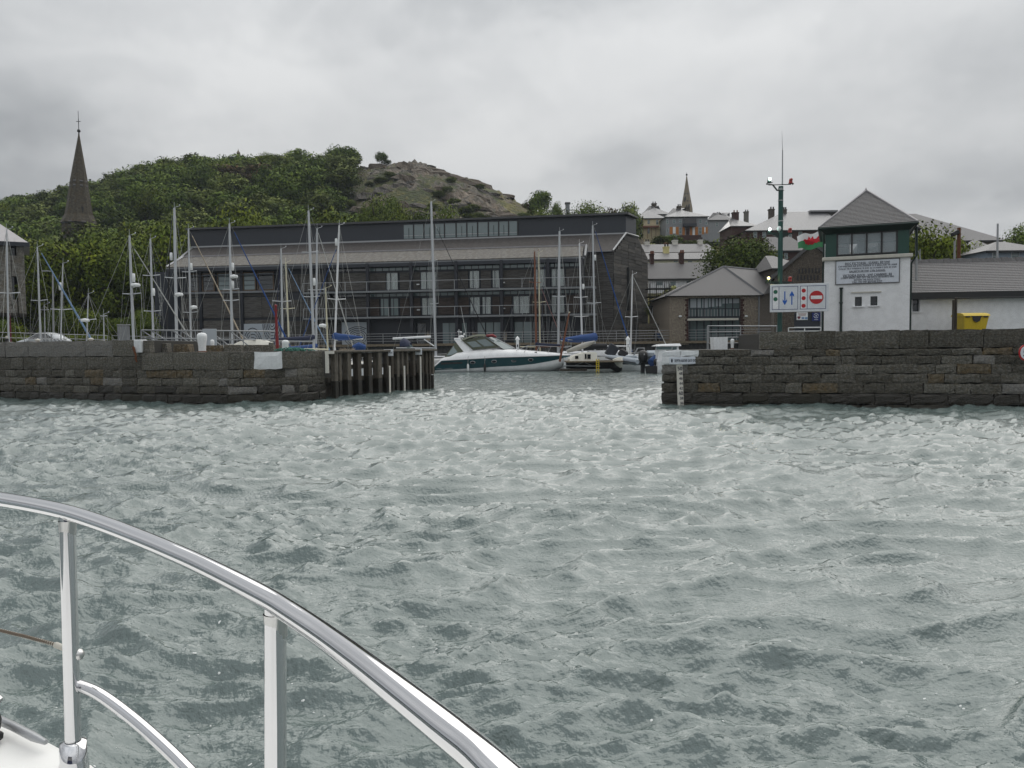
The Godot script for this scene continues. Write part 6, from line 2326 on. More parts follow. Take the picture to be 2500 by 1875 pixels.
# ---------- small things on the piers ----------
func build_quay_things() -> void:
	var s: SurfaceTool
	var o: Node3D
	# mooring bollards: tapered shaft with a swollen domed head
	for a in [[494, 878, 812, 36.2, 24.0, "tall white mooring bollard with a domed head on the left pier"], [697, 849, 830, 36.0, 17.0, "short white mooring bollard beside the red post on the left pier"], [519, 866, 829, 39.5, 10.0, "small white bollard just behind the tall white bollard"], [1788, 855, 827, 34.0, 9.5, "small white bollard behind the right pier's stone block"]]:
		var d: float = a[3]
		var g := G(a[0], d, 2.165 if a[0] > 1000 else 2.265)
		o = thing("mooring_bollard", a[5], "bollard", g)
		var h := W(a[0], a[2], d).y - g.y
		var r: float = a[4] / F * d * .5
		s = S()
		lathe(s, [Vector2(r * .72, 0), Vector2(r * .74, h * .3), Vector2(r * .92, h * .62), Vector2(r, h * .78), Vector2(r * .93, h * .9), Vector2(r * .62, h * .98), Vector2(0, h)], 18)
		part("shaft", s, M.white_paint, o)
		s = S()
		lathe(s, [Vector2(r * .9, 0), Vector2(r * .9, .03), Vector2(r * .72, .05)], 18)
		part("foot", s, M.rusty, o)
	for a in [[92, 38.6, "low white dome on the upper pier, left one"], [222, 37.4, "low white dome on the upper pier, right one"]]:
		o = thing("mooring_bollard", a[2], "bollard", G(a[0], a[1] + 1.2, 2.83))
		s = S()
		lathe(s, [Vector2(.06, 0), Vector2(.08, .05), Vector2(.13, .1), Vector2(.12, .16), Vector2(0, .2)], 12)
		part("shaft", s, M.white_dirty, o)
		s = S()
		lathe(s, [Vector2(.12, 0), Vector2(.12, .02), Vector2(.06, .03)], 12)
		part("foot", s, M.rusty, o)
	# white painted block at the step in the wall, pale block on the right pier
	o = thing("painted_stone", "upright white painted stone at the step of the left pier", "stone", G(344, 35.6, 2.265))
	s = S()
	bev(s, Vector3(0, .3, 0), Vector3(.36, .6, .6), .03)
	part("block", s, M.stone_white, o)
	o = thing("painted_stone", "tapered pale grey painted block on the right pier", "stone", G(1755, 32.4, 2.165))
	s = S()
	var hw := 17.5 / F * 32.4
	hexa(s, [Vector3(-hw * .9, 0, .3), Vector3(hw * .92, 0, .3), Vector3(hw * .9, 0, -.3), Vector3(-hw * .9, 0, -.3), Vector3(-hw, .52, .27), Vector3(hw, .52, .27), Vector3(hw, .52, -.27), Vector3(-hw, .52, -.27)])
	part("block", s, M.stone_white, o)
	# rough coping stones lying along the low pier
	for a in [[393, 838, 44, 37.2, "long rough stone left of the tall white bollard"], [449, 840, 42, 37.2, "rough tapered stone nearest the tall white bollard"], [524, 843, 38, 37.6, "long low stone just right of the tall white bollard"], [572, 842, 44, 37.8, "long low stone right of the pier's middle"], [622, 842, 46, 38.2, "long low stone behind the white painted coping"], [660, 842, 24, 38.4, "short low stone left of the red post"]]:
		var d: float = a[3]
		var w: float = a[2] / F * d
		var g := G(a[0], d, 2.265)
		o = thing("coping_stone", a[4], "stone", g)
		var h := W(a[0], a[1], d).y - g.y
		var rr := RandomNumberGenerator.new()
		rr.seed = int(a[0])
		s = S()
		hexa(s, [Vector3(-w / 2, 0, .25), Vector3(w / 2, 0, .25), Vector3(w / 2, 0, -.25), Vector3(-w / 2, 0, -.25), Vector3(-w / 2 + .04, h, .22), Vector3(w / 2 - .05 - (.12 if a[0] == 449 else 0.0), h * .97, .22), Vector3(w / 2 - .04, h, -.22), Vector3(-w / 2 + .03, h, -.22)])
		part("block", s, M.stone_d if a[0] in [449, 524] else M.stone_b, o)
	# red post
	o = thing("marker_post", "slim red marker post with small fittings near its top", "post", G(677.5, 36.4, 2.265))
	s = S()
	var top := W(673, 746, 36.4) - o.position
	tube(s, [Vector3.ZERO, top], [.085, .05], 8)
	part("shaft", s, M.red_paint, o)
	s = S()
	box(s, top * .9, Vector3(.24, .03, .06))
	lathe(s, [Vector2(.07, -.05), Vector2(.075, .02), Vector2(0, .06)], 8, top)
	part("fitting", s, M.red_paint, o)
	# heap of green net
	o = thing("fishing_net", "heap of faded green netting on the pier right of the short bollard", "net", G(712, 35.9, 2.265))
	s = S()
	for k in 40:
		var a := R(0, TAU)
		var p := Vector3(R(-.7, .75), 0, R(-.3, .25))
		var hh := .14 * (1.0 - absf(p.x) * .9) + .03
		tube(s, [p, p + Vector3(cos(a) * .15, hh, sin(a) * .1), p + Vector3(cos(a) * .35, hh * .7, sin(a) * .15), p + Vector3(cos(a) * .45, 0.01, sin(a) * .2)], .022, 4)
	part("mesh_folds", s, M.net_green, o)
	o = thing("grass_tuft", "tuft of dry yellow grass on top of the timber fender", "grass", W(847, 853, 38.2))
	s = S()
	for k in 90:
		var b := Vector3(R(-.35, .35), -.12, R(-.12, .12))
		var t := b + Vector3(R(-.12, .12), R(.12, .26), R(-.1, .1))
		tri(s, b - Vector3(.012, 0, 0), t, b + Vector3(.012, 0, 0))
	part("blades", s, M.sail_beige, o)
	# black litter bin on the left, buckets and sundries at the step
	o = thing("litter_bin", "small black bin on the upper pier at the left edge", "bin", G(17, 40.4, 2.83))
	s = S()
	bev(s, Vector3(0, .12, 0), Vector3(.14, .22, .14), .02)
	part("body", s, M.black, o)
	s = S()
	bev(s, Vector3(0, .3, 0), Vector3(.1, .14, .1), .02)
	part("top", s, M.trim_stone, o)
	o = thing("fender_buoy", "white round fender buoy lying behind the painted stone", "buoy", G(355, 37.2, 2.265))
	s = S()
	lathe(s, [Vector2(0, 0), Vector2(.1, .02), Vector2(.14, .1), Vector2(.1, .19), Vector2(.03, .22), Vector2(0, .24)], 12)
	part("float", s, M.white_paint, o)
	s = S()
	tube(s, [Vector3(0, .23, 0), Vector3(.03, .27, 0), Vector3(.06, .23, 0)], .012, 5)
	part("eye", s, M.canvas_blue, o)
	for k in 2:
		o = thing("fish_crate", ["pale blue plastic crate behind the upright painted stone, left one", "pale blue plastic crate behind the upright painted stone, right one"][k], "crate", G(367 + k * 8, 37.2, 2.265))
		s = S()
		hexa(s, [Vector3(-.07, 0, .1), Vector3(.07, 0, .1), Vector3(.07, 0, -.1), Vector3(-.07, 0, -.1), Vector3(-.08, .17, .12), Vector3(.08, .17, .12), Vector3(.08, .17, -.12), Vector3(-.08, .17, -.12)])
		part("body", s, M.sail_pale_blue, o)
		s = S()
		bev(s, Vector3(0, .165, 0), Vector3(.18, .03, .26), .008)
		part("rim", s, M.sail_pale_blue, o)
	o = thing("electric_cabinet", "grey electrical cabinet standing behind the pier at the top of the gangway", "cabinet", G(302, 60, 2.62))
	s = S()
	bev(s, W(302, 812, 60) - o.position + Vector3(0, -.2, 0), Vector3(.75, 1.5, .5), .03)
	part("body", s, M.grey_metal, o)
	s = S()
	bev(s, W(302, 800, 60) - o.position + Vector3(0, .22, 0), Vector3(.82, .06, .56), .01)
	part("lid", s, M.galv, o)
	# parked car seen through the left railings
	var cp := G(108, 70, 2.62)
	o = thing("parked_car", "pale silver car parked on the road behind the left railings", "car", cp)
	var sec := []
	for x in [-2.1, -1.95, -1.3, -.75, -.2, .7, 1.25, 1.75, 2.05]:
		var hood := .62 if x < -1.2 else .82
		var roof := {-2.1: .5, -1.95: .68, -1.3: .86, -.75: 1.12, -.2: 1.40, .7: 1.43, 1.25: 1.30, 1.75: .98, 2.05: .72}
		var h: float = roof[x]
		sec.append([Vector3(x, .22, .82), Vector3(x, minf(hood, h), .86), Vector3(x, h, .62), Vector3(x, h, -.62), Vector3(x, minf(hood, h), -.86), Vector3(x, .22, -.82)])
	s = S()
	loft(s, sec, 3, true)
	fan(s, sec[0])
	fan(s, sec[-1])
	part("body", s, M.car_paint, o)
	for z in [-1, 1]:
		s = S()
		quad(s, Vector3(-.95, .9, .865 * z), Vector3(-.25, 1.32, .70 * z), Vector3(.65, 1.34, .70 * z), Vector3(1.35, .9, .87 * z))
		part("side_window", s, M.glass_dark, o)
		for x in [-1.3, 1.3]:
			s = S()
			tube(s, [Vector3(x, .31, .72 * z), Vector3(x, .31, .9 * z)], .31, 14)
			var wh := part("wheel", s, M.rubber, o)
			s = S()
			tube(s, [Vector3(x, .31, .88 * z), Vector3(x, .31, .915 * z)], .19, 10)
			part("rim", s, M.galv, wh)
	s = S()
	quad(s, Vector3(-1.28, .88, .66), Vector3(-1.28, .88, -.66), Vector3(-.32, 1.37, -.56), Vector3(-.32, 1.37, .56))
	part("windscreen", s, M.glass_dark, o)
	# bicycles in a rack behind the railing, seen as pale hoops
	o = thing("bicycle_rack", "row of pale metal hoops for bicycles behind the left railings", "rack", G(132, 64, 2.62))
	for k in 7:
		s = S()
		var x := -.9 + k * .3
		var pts := []
		for q in 9:
			var a := PI * q / 8.0
			pts.append(Vector3(x + cos(a) * .04, .35 + sin(a) * .4, cos(a) * .35))
		pts.push_front(Vector3(pts[0].x, 0, pts[0].z))
		pts.append(Vector3(pts[-1].x, 0, pts[-1].z))
		tube(s, pts, .03, 5)
		part("hoop", s, M.galv, o)

# ---------- railings ----------
func railing(label: String, pts: Array, h: float, rails: int, gap: float, m: Material, called := "railing", r := .025, group := "") -> Node3D:
	var o := thing(called, label, "railing", pts[0], 0, group)
	for k in rails:
		var s := S()
		var l := []
		for p in pts:
			l.append(p - o.position + UP * h * (1.0 - float(k) / rails))
		tube(s, l, r, 5)
		part("rail", s, m, o)
	for i in pts.size() - 1:
		var n := maxi(1, int(round((pts[i + 1] - pts[i]).length() / gap)))
		for k in n + (1 if i == pts.size() - 2 else 0):
			var p: Vector3 = pts[i].lerp(pts[i + 1], float(k) / n) - o.position
			var s := S()
			tube(s, [p, p + UP * h], r * 1.15, 5)
			part("post", s, m, o)
	return o
func build_railings() -> void:
	var q := 2.62
	railing("grey railing along the left promenade, left of the masts", [Vector3(-39.5, q, -47), Vector3(-36.9, q, -51.5), Vector3(-37.2, q, -71)], 1.15, 3, 1.7, M.galv)
	railing("grey railing along the promenade from the cabinet to the timber building", [Vector3(-37.3, q, -72), Vector3(-37.4, q, -89.6), Vector3(-30, q, -88.6)], 1.15, 3, 2.2, M.galv)
	railing("long grey railing on the quay in front of the timber building", [Vector3(-30, q + .2, -88.5), Vector3(9, q + .2, -83.2)], 1.12, 4, 2.0, M.galv)
	railing("grey railing on the quay in front of the stone warehouse", [Vector3(9.2, q + .2, -83.2), Vector3(30, q + .2, -80.6)], 1.12, 4, 2.0, M.galv)
	railing("tall thin railing on the right pier behind the pale block", [G(1727, 36, 2.165), G(1808, 36, 2.165)], 1.08, 4, 1.5, M.galv)
	railing("low rail behind the right pier leading to the signal mast", [W(1730, 796, 36.2) - UP * 1.15, W(1897, 796, 34.2) - UP * 1.15], 1.15, 1, 3.3, M.galv, "handrail", .03)
	railing("white double rail on the quay under the traffic sign", [G(1925, 37, 2.81), G(2004, 37, 2.81)], .33, 2, .7, M.white_paint, "handrail", .022)
	# gangway with trussed sides down to the pontoons
	var o := thing("gangway", "grey metal gangway with trussed sides sloping behind the left pier", "gangway", G(340, 46, 2.6))
	var A := W(345, 806, 46) - o.position
	var B := W(660, 808, 50) - o.position
	var a0 := W(345, 845, 46) - o.position
	var b0 := W(660, 852, 50) - o.position
	var s: SurfaceTool
	for z in [0.0, -1.3]:
		var zz := Vector3(0, 0, z)
		for k in 3:
			s = S()
			tube(s, [A.lerp(a0, k / 2.0) + zz, B.lerp(b0, k / 2.0) + zz], .035, 5)
			part("rail", s, M.galv, o)
		for k in 10:
			s = S()
			var t := k / 9.0
			tube(s, [A.lerp(B, t) + zz, a0.lerp(b0, t) + zz], .03, 5)
			part("post", s, M.galv, o)
			if k % 2 == 0 and k < 8:
				s = S()
				tube(s, [A.lerp(B, t) + zz, a0.lerp(b0, t + .18) + zz], .04, 5)
				part("brace", s, M.galv, o)
	s = S()
	hexa(s, [a0 + Vector3(0, -.1, 0), b0 + Vector3(0, -.1, 0), b0 + Vector3(0, -.1, -1.3), a0 + Vector3(0, -.1, -1.3), a0, b0, b0 + Vector3(0, 0, -1.3), a0 + Vector3(0, 0, -1.3)])
	part("walkway", s, M.grey_metal, o)
	s = S()
	var bp := W(512, 825, 46.8) - o.position
	bev(s, bp, Vector3(.85, 1.1, .04), .01)
	part("notice_panel", s, M.sign_grey, o)
	# floating pontoons with mooring posts
	for a in [[-27, 61, 30, "long wooden pontoon among the yachts behind the left pier"], [2, 78.6, 26, "wooden pontoon behind the green and white motor cruiser"]]:
		o = thing("pontoon", a[3], "pontoon", Vector3(a[0], 0, -a[1]))
		var n := int(a[2] / 1.0)
		for k in n:
			s = S()
			bev(s, Vector3(-a[2] / 2.0 + k + .5, .42, 0), Vector3(.96, .06, 1.8), .01)
			part("deck_board", s, M.timber_pale, o)
		s = S()
		box(s, Vector3(0, .18, 0), Vector3(a[2] - .1, .42, 1.7))
		part("float", s, M.timber_old, o)
	for a in [[1264, 830, "white pointed pontoon post behind the cruiser's windscreen"], [1533, 830, "white pointed pontoon post beside the small catamaran"]]:
		var d := 78.0
		o = thing("pontoon_pedestal", a[2], "post", G(a[0], d, .45))
		var t := W(a[0], a[1] - 10, d).y - .45
		s = S()
		box(s, Vector3(0, t / 2 - .2, 0), Vector3(.3, t - .4, .3))
		part("body", s, M.white_paint, o)
		s = S()
		lathe(s, [Vector2(.24, t - .4), Vector2(.2, t - .25), Vector2(0, t)], 4)
		part("cap", s, M.white_paint, o)
		s = S()
		box(s, Vector3(0, t - 1.0, .16), Vector3(.12, .25, .02))
		part("socket", s, M.ink, o)

# ---------- sailing yachts ----------
func hull_sections(L: float, beam: float, free: float) -> Array:
	var out := []
	for i in 11:
		var t := i / 10.0   # 0 stern .. 1 bow
		var x := (t - .42) * L
		var b := beam * .5 * (sin(clampf(t * .62 + .34, 0, 1) * PI) ** .6 if t < .99 else .02)
		var sh := free * (1.0 + .28 * t * t)
		out.append([x, b, sh])
	return out
func yacht(o: Dictionary) -> void:
	var d: float = o.d
	var foot := W(o.base[0], o.base[1], d)
	var topw := W(o.top[0], o.top[1], d)
	var dirm := (topw - foot).normalized()
	var deck := 1.15
	var mf := foot - dirm * ((foot.y - deck) / dirm.y)
	var root := thing(o.get("name", "sailing_yacht"), o.label, "sailboat", Vector3(mf.x, 0, -d))
	var bp := root.position
	var L: float = o.get("L", 9.5)
	var J := L * .4
	var dx: float = o.get("bow", 1.5)
	dx = clampf(dx, -J * .98, J * .98)
	var dz: float = -sqrt(J * J - dx * dx) * o.get("away", 1.0)
	var fw := Vector3(dx, 0, dz).normalized()
	var side := fw.cross(UP).normalized()
	var hb := Basis(fw, UP, side)
	var secs := hull_sections(L, L * .31, 1.0)
	var s := S()
	var hm: Material = o.get("hull", M.gel)
	for sgn in [-1, 1]:
		var rows := []
		for c in secs:
			var r := []
			for y in [[-.35, .35], [0.0, .82], [.5, .96], [1.0, 1.0]]:
				r.append(hb * Vector3(c[0] + (.3 * y[0] if c[0] > L * .5 else 0.0), c[2] * y[0] if y[0] > 0 else y[0], c[1] * y[1] * sgn))
			rows.append(r)
		loft(s, rows)
	var tr := []
	for q in [[-1, 0], [-1, 1], [1, 1], [1, 0]]:
		tr.append(hb * Vector3(secs[0][0], secs[0][2] * q[1], secs[0][1] * q[0] * (.82 + .18 * q[1])))
	quad(s, tr[0], tr[1], tr[2], tr[3])
	var hull := part("hull", s, hm, root)
	s = S()
	var dk := []
	for c in secs:
		dk.append([hb * Vector3(c[0], c[2] - .01, -c[1] * .99), hb * Vector3(c[0], c[2] + .05, 0), hb * Vector3(c[0], c[2] - .01, c[1] * .99)])
	loft(s, dk)
	part("deck", s, M.gel_cream, hull)
	s = S()
	var cs := []
	for q in [[-.16, .34, .38], [-.08, .40, .46], [.10, .36, .40], [.22, .26, .16], [.27, .16, .02]]:
		var r := []
		for e in [[-1, 0], [-.86, 1], [.86, 1], [1, 0]]:
			r.append(hb * Vector3(q[0] * L, 1.06 + q[2] * e[1], q[1] * L * .26 * e[0]))
		cs.append(r)
	loft(s, cs, -1)
	fan(s, cs[0])
	var cab := part("cabin", s, M.gel, root)
	for sg in [-1, 1]:
		s = S()
		box(s, hb * Vector3(.02 * L, 1.3, sg * L * .097), Vector3(L * .18, .12, .03), hb)
		part("cabin_window", s, M.glass_dark, cab)
	# mast and rig
	var r0: float = o.get("r", .085)
	var mm: Material = o.get("mast", M.mast_alloy)
	var top := topw - bp
	var ft := mf - bp
	s = S()
	tube(s, [ft, ft.lerp(top, .7), top], [r0, r0 * .95, r0 * .72], 8)
	part("mast", s, mm, root)
	s = S()
	tube(s, [top, top + dirm * .45], .012, 4)
	tube(s, [top + Vector3(-.05, .02, 0), top + Vector3(.4, .16, 0)], .014, 4)
	lathe(s, [Vector2(0, 0), Vector2(.05, .03), Vector2(.04, .09), Vector2(0, .1)], 6, top + Vector3(.4, .16, 0))
	part("masthead_gear", s, mm, root)
	var tips := []
	for py in o.get("spread", []):
		var t := clampf((W(o.base[0], py, d) - bp - ft).y / (top - ft).y, 0, 1)
		var c := ft.lerp(top, t)
		var sl: float = o.get("sl", .75)
		var sv := (side * .75 + Vector3(.6, 0, 0) * signf(side.x + .001)).normalized() * sl
		s = S()
		tube(s, [c - sv + Vector3(0, .05, 0), c, c + sv + Vector3(0, .05, 0)], .035, 5)
		part("spreader", s, mm, root)
		tips.append([c - sv, c + sv])
	s = S()
	for sgn in [0, 1]:
		var l := [top]
		for k in range(tips.size() - 1, -1, -1):
			l.append(tips[k][sgn])
		l.append(hb * Vector3(-.02 * L, 1.05, (1 if sgn else -1) * L * .14))
		tube(s, l, .013, 3)
		tube(s, [ft.lerp(top, .62), hb * Vector3(-.06 * L, 1.05, (1 if sgn else -1) * L * .14)], .011, 3)
	var stern := hb * Vector3(secs[0][0] + .1, 1.05, 0)
	tube(s, [top, stern], .013, 3)
	var bow := hb * Vector3(secs[10][0] - .25, 1.3, 0)
	var jt := top if not o.has("jibtop") else W(o.jibtop[0], o.jibtop[1], d) - bp
	tube(s, [jt, bow], .013, 3)
	part("rigging", s, M.wire, root)
	if o.has("jib"):
		s = S()
		var A := jt.lerp(bow, .03)
		var B := jt.lerp(bow, .97)
		tube(s, [A, A.lerp(B, .3), A.lerp(B, .8), B], [.03, .055 * o.get("jr", 1.0), .085 * o.get("jr", 1.0), .06], 6)
		part("furled_headsail", s, M[o.jib], root)
	# boom with its sail cover
	var bt: Vector3 = ft + dirm * o.get("bh", 1.15)
	var be := hb * Vector3(-L * .36, 0, 0)
	be = Vector3(be.x + bt.x * .3, bt.y + .05, be.z)
	s = S()
	tube(s, [bt, be], .06, 6)
	var boom := part("boom", s, mm, root)
	if o.has("cover"):
		s = S()
		tube(s, [bt + UP * .32, bt.lerp(be, .15) + UP * .22, bt.lerp(be, .6) + UP * .14, be + UP * .1], [.2 * o.get("cr", 1.0), .19 * o.get("cr", 1.0), .14 * o.get("cr", 1.0), .07], 8)
		part("sail_cover", s, M[o.cover], boom)
	for q in o.get("refl", []):
		s = S()
		lathe(s, [Vector2(0, -.3), Vector2(.1, -.27), Vector2(.115, 0), Vector2(.1, .27), Vector2(0, .3)], 8, W(q[0], q[1], d) - bp)
		part("radar_reflector", s, M.white_paint, root)
	for q in o.get("dome", []):
		s = S()
		var c := W(q[0], q[1], d) - bp
		lathe(s, [Vector2(0, -.12), Vector2(.28, -.1), Vector2(.31, 0), Vector2(.26, .1), Vector2(0, .15)], 10, c)
		tube(s, [c + Vector3(0, -.1, 0), Vector3(ft.lerp(top, (c.y - ft.y) / (top.y - ft.y)).x, c.y - .2, 0)], .03, 4)
		part("radar_dome", s, M.white_paint, root)
	# pulpit and guard rails
	s = S()
	for sg in [-1, 1]:
		var l := []
		for k in [0, 2, 4, 6, 8, 10]:
			l.append(hb * Vector3(secs[k][0] * .97, secs[k][2] + .6, secs[k][1] * .93 * sg))
		tube(s, l, .014, 4)
		for k in [0, 3, 6, 8]:
			tube(s, [hb * Vector3(secs[k][0] * .97, secs[k][2], secs[k][1] * .93 * sg), hb * Vector3(secs[k][0] * .97, secs[k][2] + .6, secs[k][1] * .93 * sg)], .014, 4)
	part("guard_rail", s, M.galv, root)
	if o.has("hood"):
		s = S()
		var hr := []
		for k in 5:
			var ring := []
			for q in 9:
				var a := PI * q / 8.0
				ring.append(hb * Vector3(-.17 * L + k * .28, 1.15 + sin(a) * (.95 - .05 * k * k * .5), cos(a) * .85))
			hr.append(ring)
		loft(s, hr)
		part("spray_hood", s, M[o.hood], root)
func build_yachts() -> void:
	var list := [
		{"top": [16, 562], "base": [21, 828], "d": 52.0, "r": .06, "spread": [716], "bow": -1.6, "L": 9.0, "label": "yacht mast at the left edge in front of the stone building"},
		{"top": [91, 604], "base": [99, 826], "d": 56.0, "r": .07, "spread": [734], "bow": 1.7, "jib": "sail_pale_blue", "L": 9.0, "jibtop": [96, 609], "label": "yacht with a bright blue furled headsail left of the leafless street lamp"},
		{"top": [153.5, 644], "base": [148.5, 826], "d": 58.0, "r": .055, "spread": [756], "refl": [[147, 699]], "bow": -1.4, "L": 8.0, "label": "small yacht with one spreader and a white reflector beside the blue furled sail"},
		{"top": [108, 745], "base": [110, 828], "d": 62.0, "r": .05, "spread": [757], "sl": .4, "bow": .8, "L": 6.5, "label": "small boat with a short white mast with a crosspiece on the left"},
		{"top": [215.5, 718], "base": [212, 826], "d": 57.0, "r": .05, "dome": [[208, 782]], "bow": 1.0, "L": 7.0, "spread": [781], "label": "small boat with a thin mast and a white radar dome among the shrubs"},
		{"top": [253, 768], "base": [254, 826], "d": 60.0, "r": .05, "spread": [772], "sl": .3, "bow": .8, "L": 6.0, "label": "small boat with a very short mast topped by a white light cluster"},
		{"top": [316, 576], "base": [326, 826], "d": 52.0, "r": .095, "spread": [718], "refl": [[326, 678]], "dome": [[331, 696]], "bow": 2.0, "L": 10.5, "jib": "sail_grey", "jr": .6, "jibtop": [322, 598], "label": "yacht with a thick grey mast and white radar left of the dark sign wall"},
		{"top": [367, 584], "base": [374, 812], "d": 60.0, "r": .09, "spread": [673, 760], "refl": [[375, 713]], "bow": 1.2, "L": 9.5, "label": "yacht whose mast crosses the dark sign wall"},
		{"top": [425.5, 508], "base": [431, 814], "d": 58.0, "r": .12, "spread": [679], "refl": [[418, 626]], "dome": [[437, 719]], "bow": -2.4, "L": 11.5, "jib": "sail_black", "jibtop": [419, 526], "jr": .75, "hull": M.canvas_navy, "cover": "canvas_navy", "label": "large yacht with black furled headsail by the timber building's left end"},
		{"top": [460, 560], "base": [466, 816], "d": 62.0, "r": .085, "spread": [664, 763], "refl": [[467, 651]], "dome": [[473, 750]], "bow": 2.6, "L": 10.0, "jib": "sail_beige", "jibtop": [464, 565], "jr": .75, "label": "yacht with a beige furled headsail in front of the timber framed windows"},
		{"top": [560, 547], "base": [567, 838], "d": 58.0, "r": .1, "spread": [707, 734], "refl": [[568, 651], [568, 695]], "dome": [[571, 675]], "bow": 2.6, "L": 10.5, "jib": "sail_blue", "jibtop": [567, 556], "jr": .8, "cover": "canvas_grey", "label": "yacht with two white reflectors and a dark blue furled headsail"},
		{"top": [686, 608], "base": [690, 830], "d": 63.0, "r": .085, "spread": [736], "bow": -1.6, "L": 9.0, "jib": "sail_navy", "jibtop": [685, 625], "jr": .5, "label": "yacht with a brown tipped mast just right of the red post"},
		{"top": [697.5, 642], "base": [705, 826], "d": 66.0, "r": .075, "mast": M.mast_cream, "spread": [754], "bow": 2.2, "L": 8.5, "jib": "sail_pale_blue", "jibtop": [701, 648], "jr": .7, "label": "yacht with a cream mast and pale blue furled headsail right of the red post"},
		{"top": [753, 515], "base": [766, 838], "d": 60.0, "r": .11, "spread": [616, 725], "refl": [[767, 688]], "bow": 2.6, "L": 11.0, "bh": 1.8, "cover": "canvas_navy", "hull": M.canvas_navy, "label": "tall grey masted yacht left of the pair of masts before the swirl panel"},
		{"top": [774, 559], "base": [772, 826], "d": 64.0, "r": .09, "spread": [708], "bow": 1.8, "L": 9.5, "jib": "sail_grey", "jr": .6, "cover": "canvas_blue", "label": "yacht with a stepped mast and pale furled headsail beside the tall grey mast"},
		{"top": [828, 551], "base": [818, 824], "d": 62.0, "r": .085, "spread": [731], "refl": [[821, 591]], "bow": -3.0, "L": 9.5, "bh": 1.9, "cr": 1.5, "cover": "canvas_blue", "mast": M.mast_white, "jib": "sail_blue", "jibtop": [824, 600], "jr": .5, "label": "yacht with a bright blue sail cover leaning right before the carved swirl"},
		{"top": [795, 704], "base": [800, 846], "d": 57.0, "r": .06, "mast": M.mast_cream, "dome": [[788, 795]], "bow": 1.2, "L": 7.5, "label": "small yacht with a short beige mast and a white radar dome"},
		{"top": [1052.5, 493], "base": [1063.5, 846], "d": 81.0, "r": .14, "spread": [637, 742], "bow": 4.4, "L": 11.5, "jib": "sail_black", "jibtop": [1062, 548], "jr": .7, "hood": "canvas_navy", "away": .4, "label": "yacht with the tallest mast of all, black furled headsail and white hull"},
		{"top": [1305, 615], "base": [1309, 841], "d": 81.5, "r": .11, "mast": M.mast_wood, "spread": [690], "bow": -3.2, "L": 9.5, "hull": M.maroon, "cover": "canvas_navy", "name": "wooden_sailing_boat", "label": "dark red sailing boat with a varnished brown wooden mast"},
		{"top": [1315, 617], "base": [1318, 826], "d": 82.0, "r": .085, "mast": M.mast_cream, "spread": [738], "bow": 2.4, "L": 9.0, "jib": "sail_pink", "jibtop": [1320, 700], "jr": .7, "label": "yacht with a cream mast right next to the brown wooden mast"},
		{"top": [1366, 565], "base": [1363, 857], "d": 82.0, "r": .14, "spread": [724], "bow": -1.2, "L": 10.5, "mast": M.mast_alloy, "jib": "sail_navy", "jibtop": [1330, 640], "jr": .6, "label": "yacht with a thick pale mast just right of the cruiser's bow"},
		{"top": [1414.5, 595], "base": [1421, 832], "d": 78.5, "r": .095, "spread": [726, 773], "refl": [[1424, 700]], "bow": 2.6, "L": 9.5, "bh": 1.7, "cr": 2.0, "cover": "canvas_blue", "mast": M.mast_white, "label": "yacht with two spreaders and a blue boom cover left of the flag mast"},
		{"top": [1447, 551], "base": [1452, 833], "d": 77.5, "r": .1, "spread": [740], "refl": [[1453, 629]], "bow": 3.2, "L": 10.5, "jib": "sail_blue", "jibtop": [1451, 556], "jr": 1.0, "bh": 1.8, "cr": 2.2, "cover": "canvas_blue", "label": "yacht with a bright blue furled headsail in front of the boarded gable"},
		{"top": [1544, 671], "base": [1540, 848], "d": 76.0, "r": .075, "spread": [774], "bow": 3.1, "L": 8.0, "jib": "sail_grey", "jr": .5, "mast": M.mast_white, "label": "small yacht with a short pale mast in front of the boarded gable end"}]
	for o in list:
		yacht(o)
	# leaning brown spar of the wooden boat, stacked booms behind the fender
	var sp := thing("wooden_spar", "short leaning brown wooden spar right of the thick pale mast", "spar", W(1369, 846, 66))
	var s := S()
	tube(s, [Vector3(-.1, -1.3, 0), W(1390, 762, 66) - sp.position], [.1, .06], 7)
	part("shaft", s, M.mast_wood, sp)
	s = S()
	lathe(s, [Vector2(.07, -.05), Vector2(.08, 0), Vector2(0, .05)], 7, W(1390, 762, 66) - sp.position)
	part("cap", s, M.mast_cream, sp)
	sp = thing("long_boom", "long white boom lying level above the blue spray hood", "boom", W(1005, 825, 62))
	s = S()
	tube(s, [W(959, 827, 62) - sp.position, W(1052, 822, 62) - sp.position], .09, 8)
	part("tube", s, M.mast_white, sp)
	s = S()
	tube(s, [W(1035, 828, 62) - sp.position, W(1060, 845, 62) - sp.position], .05, 6)
	part("strut", s, M.mast_white, sp)

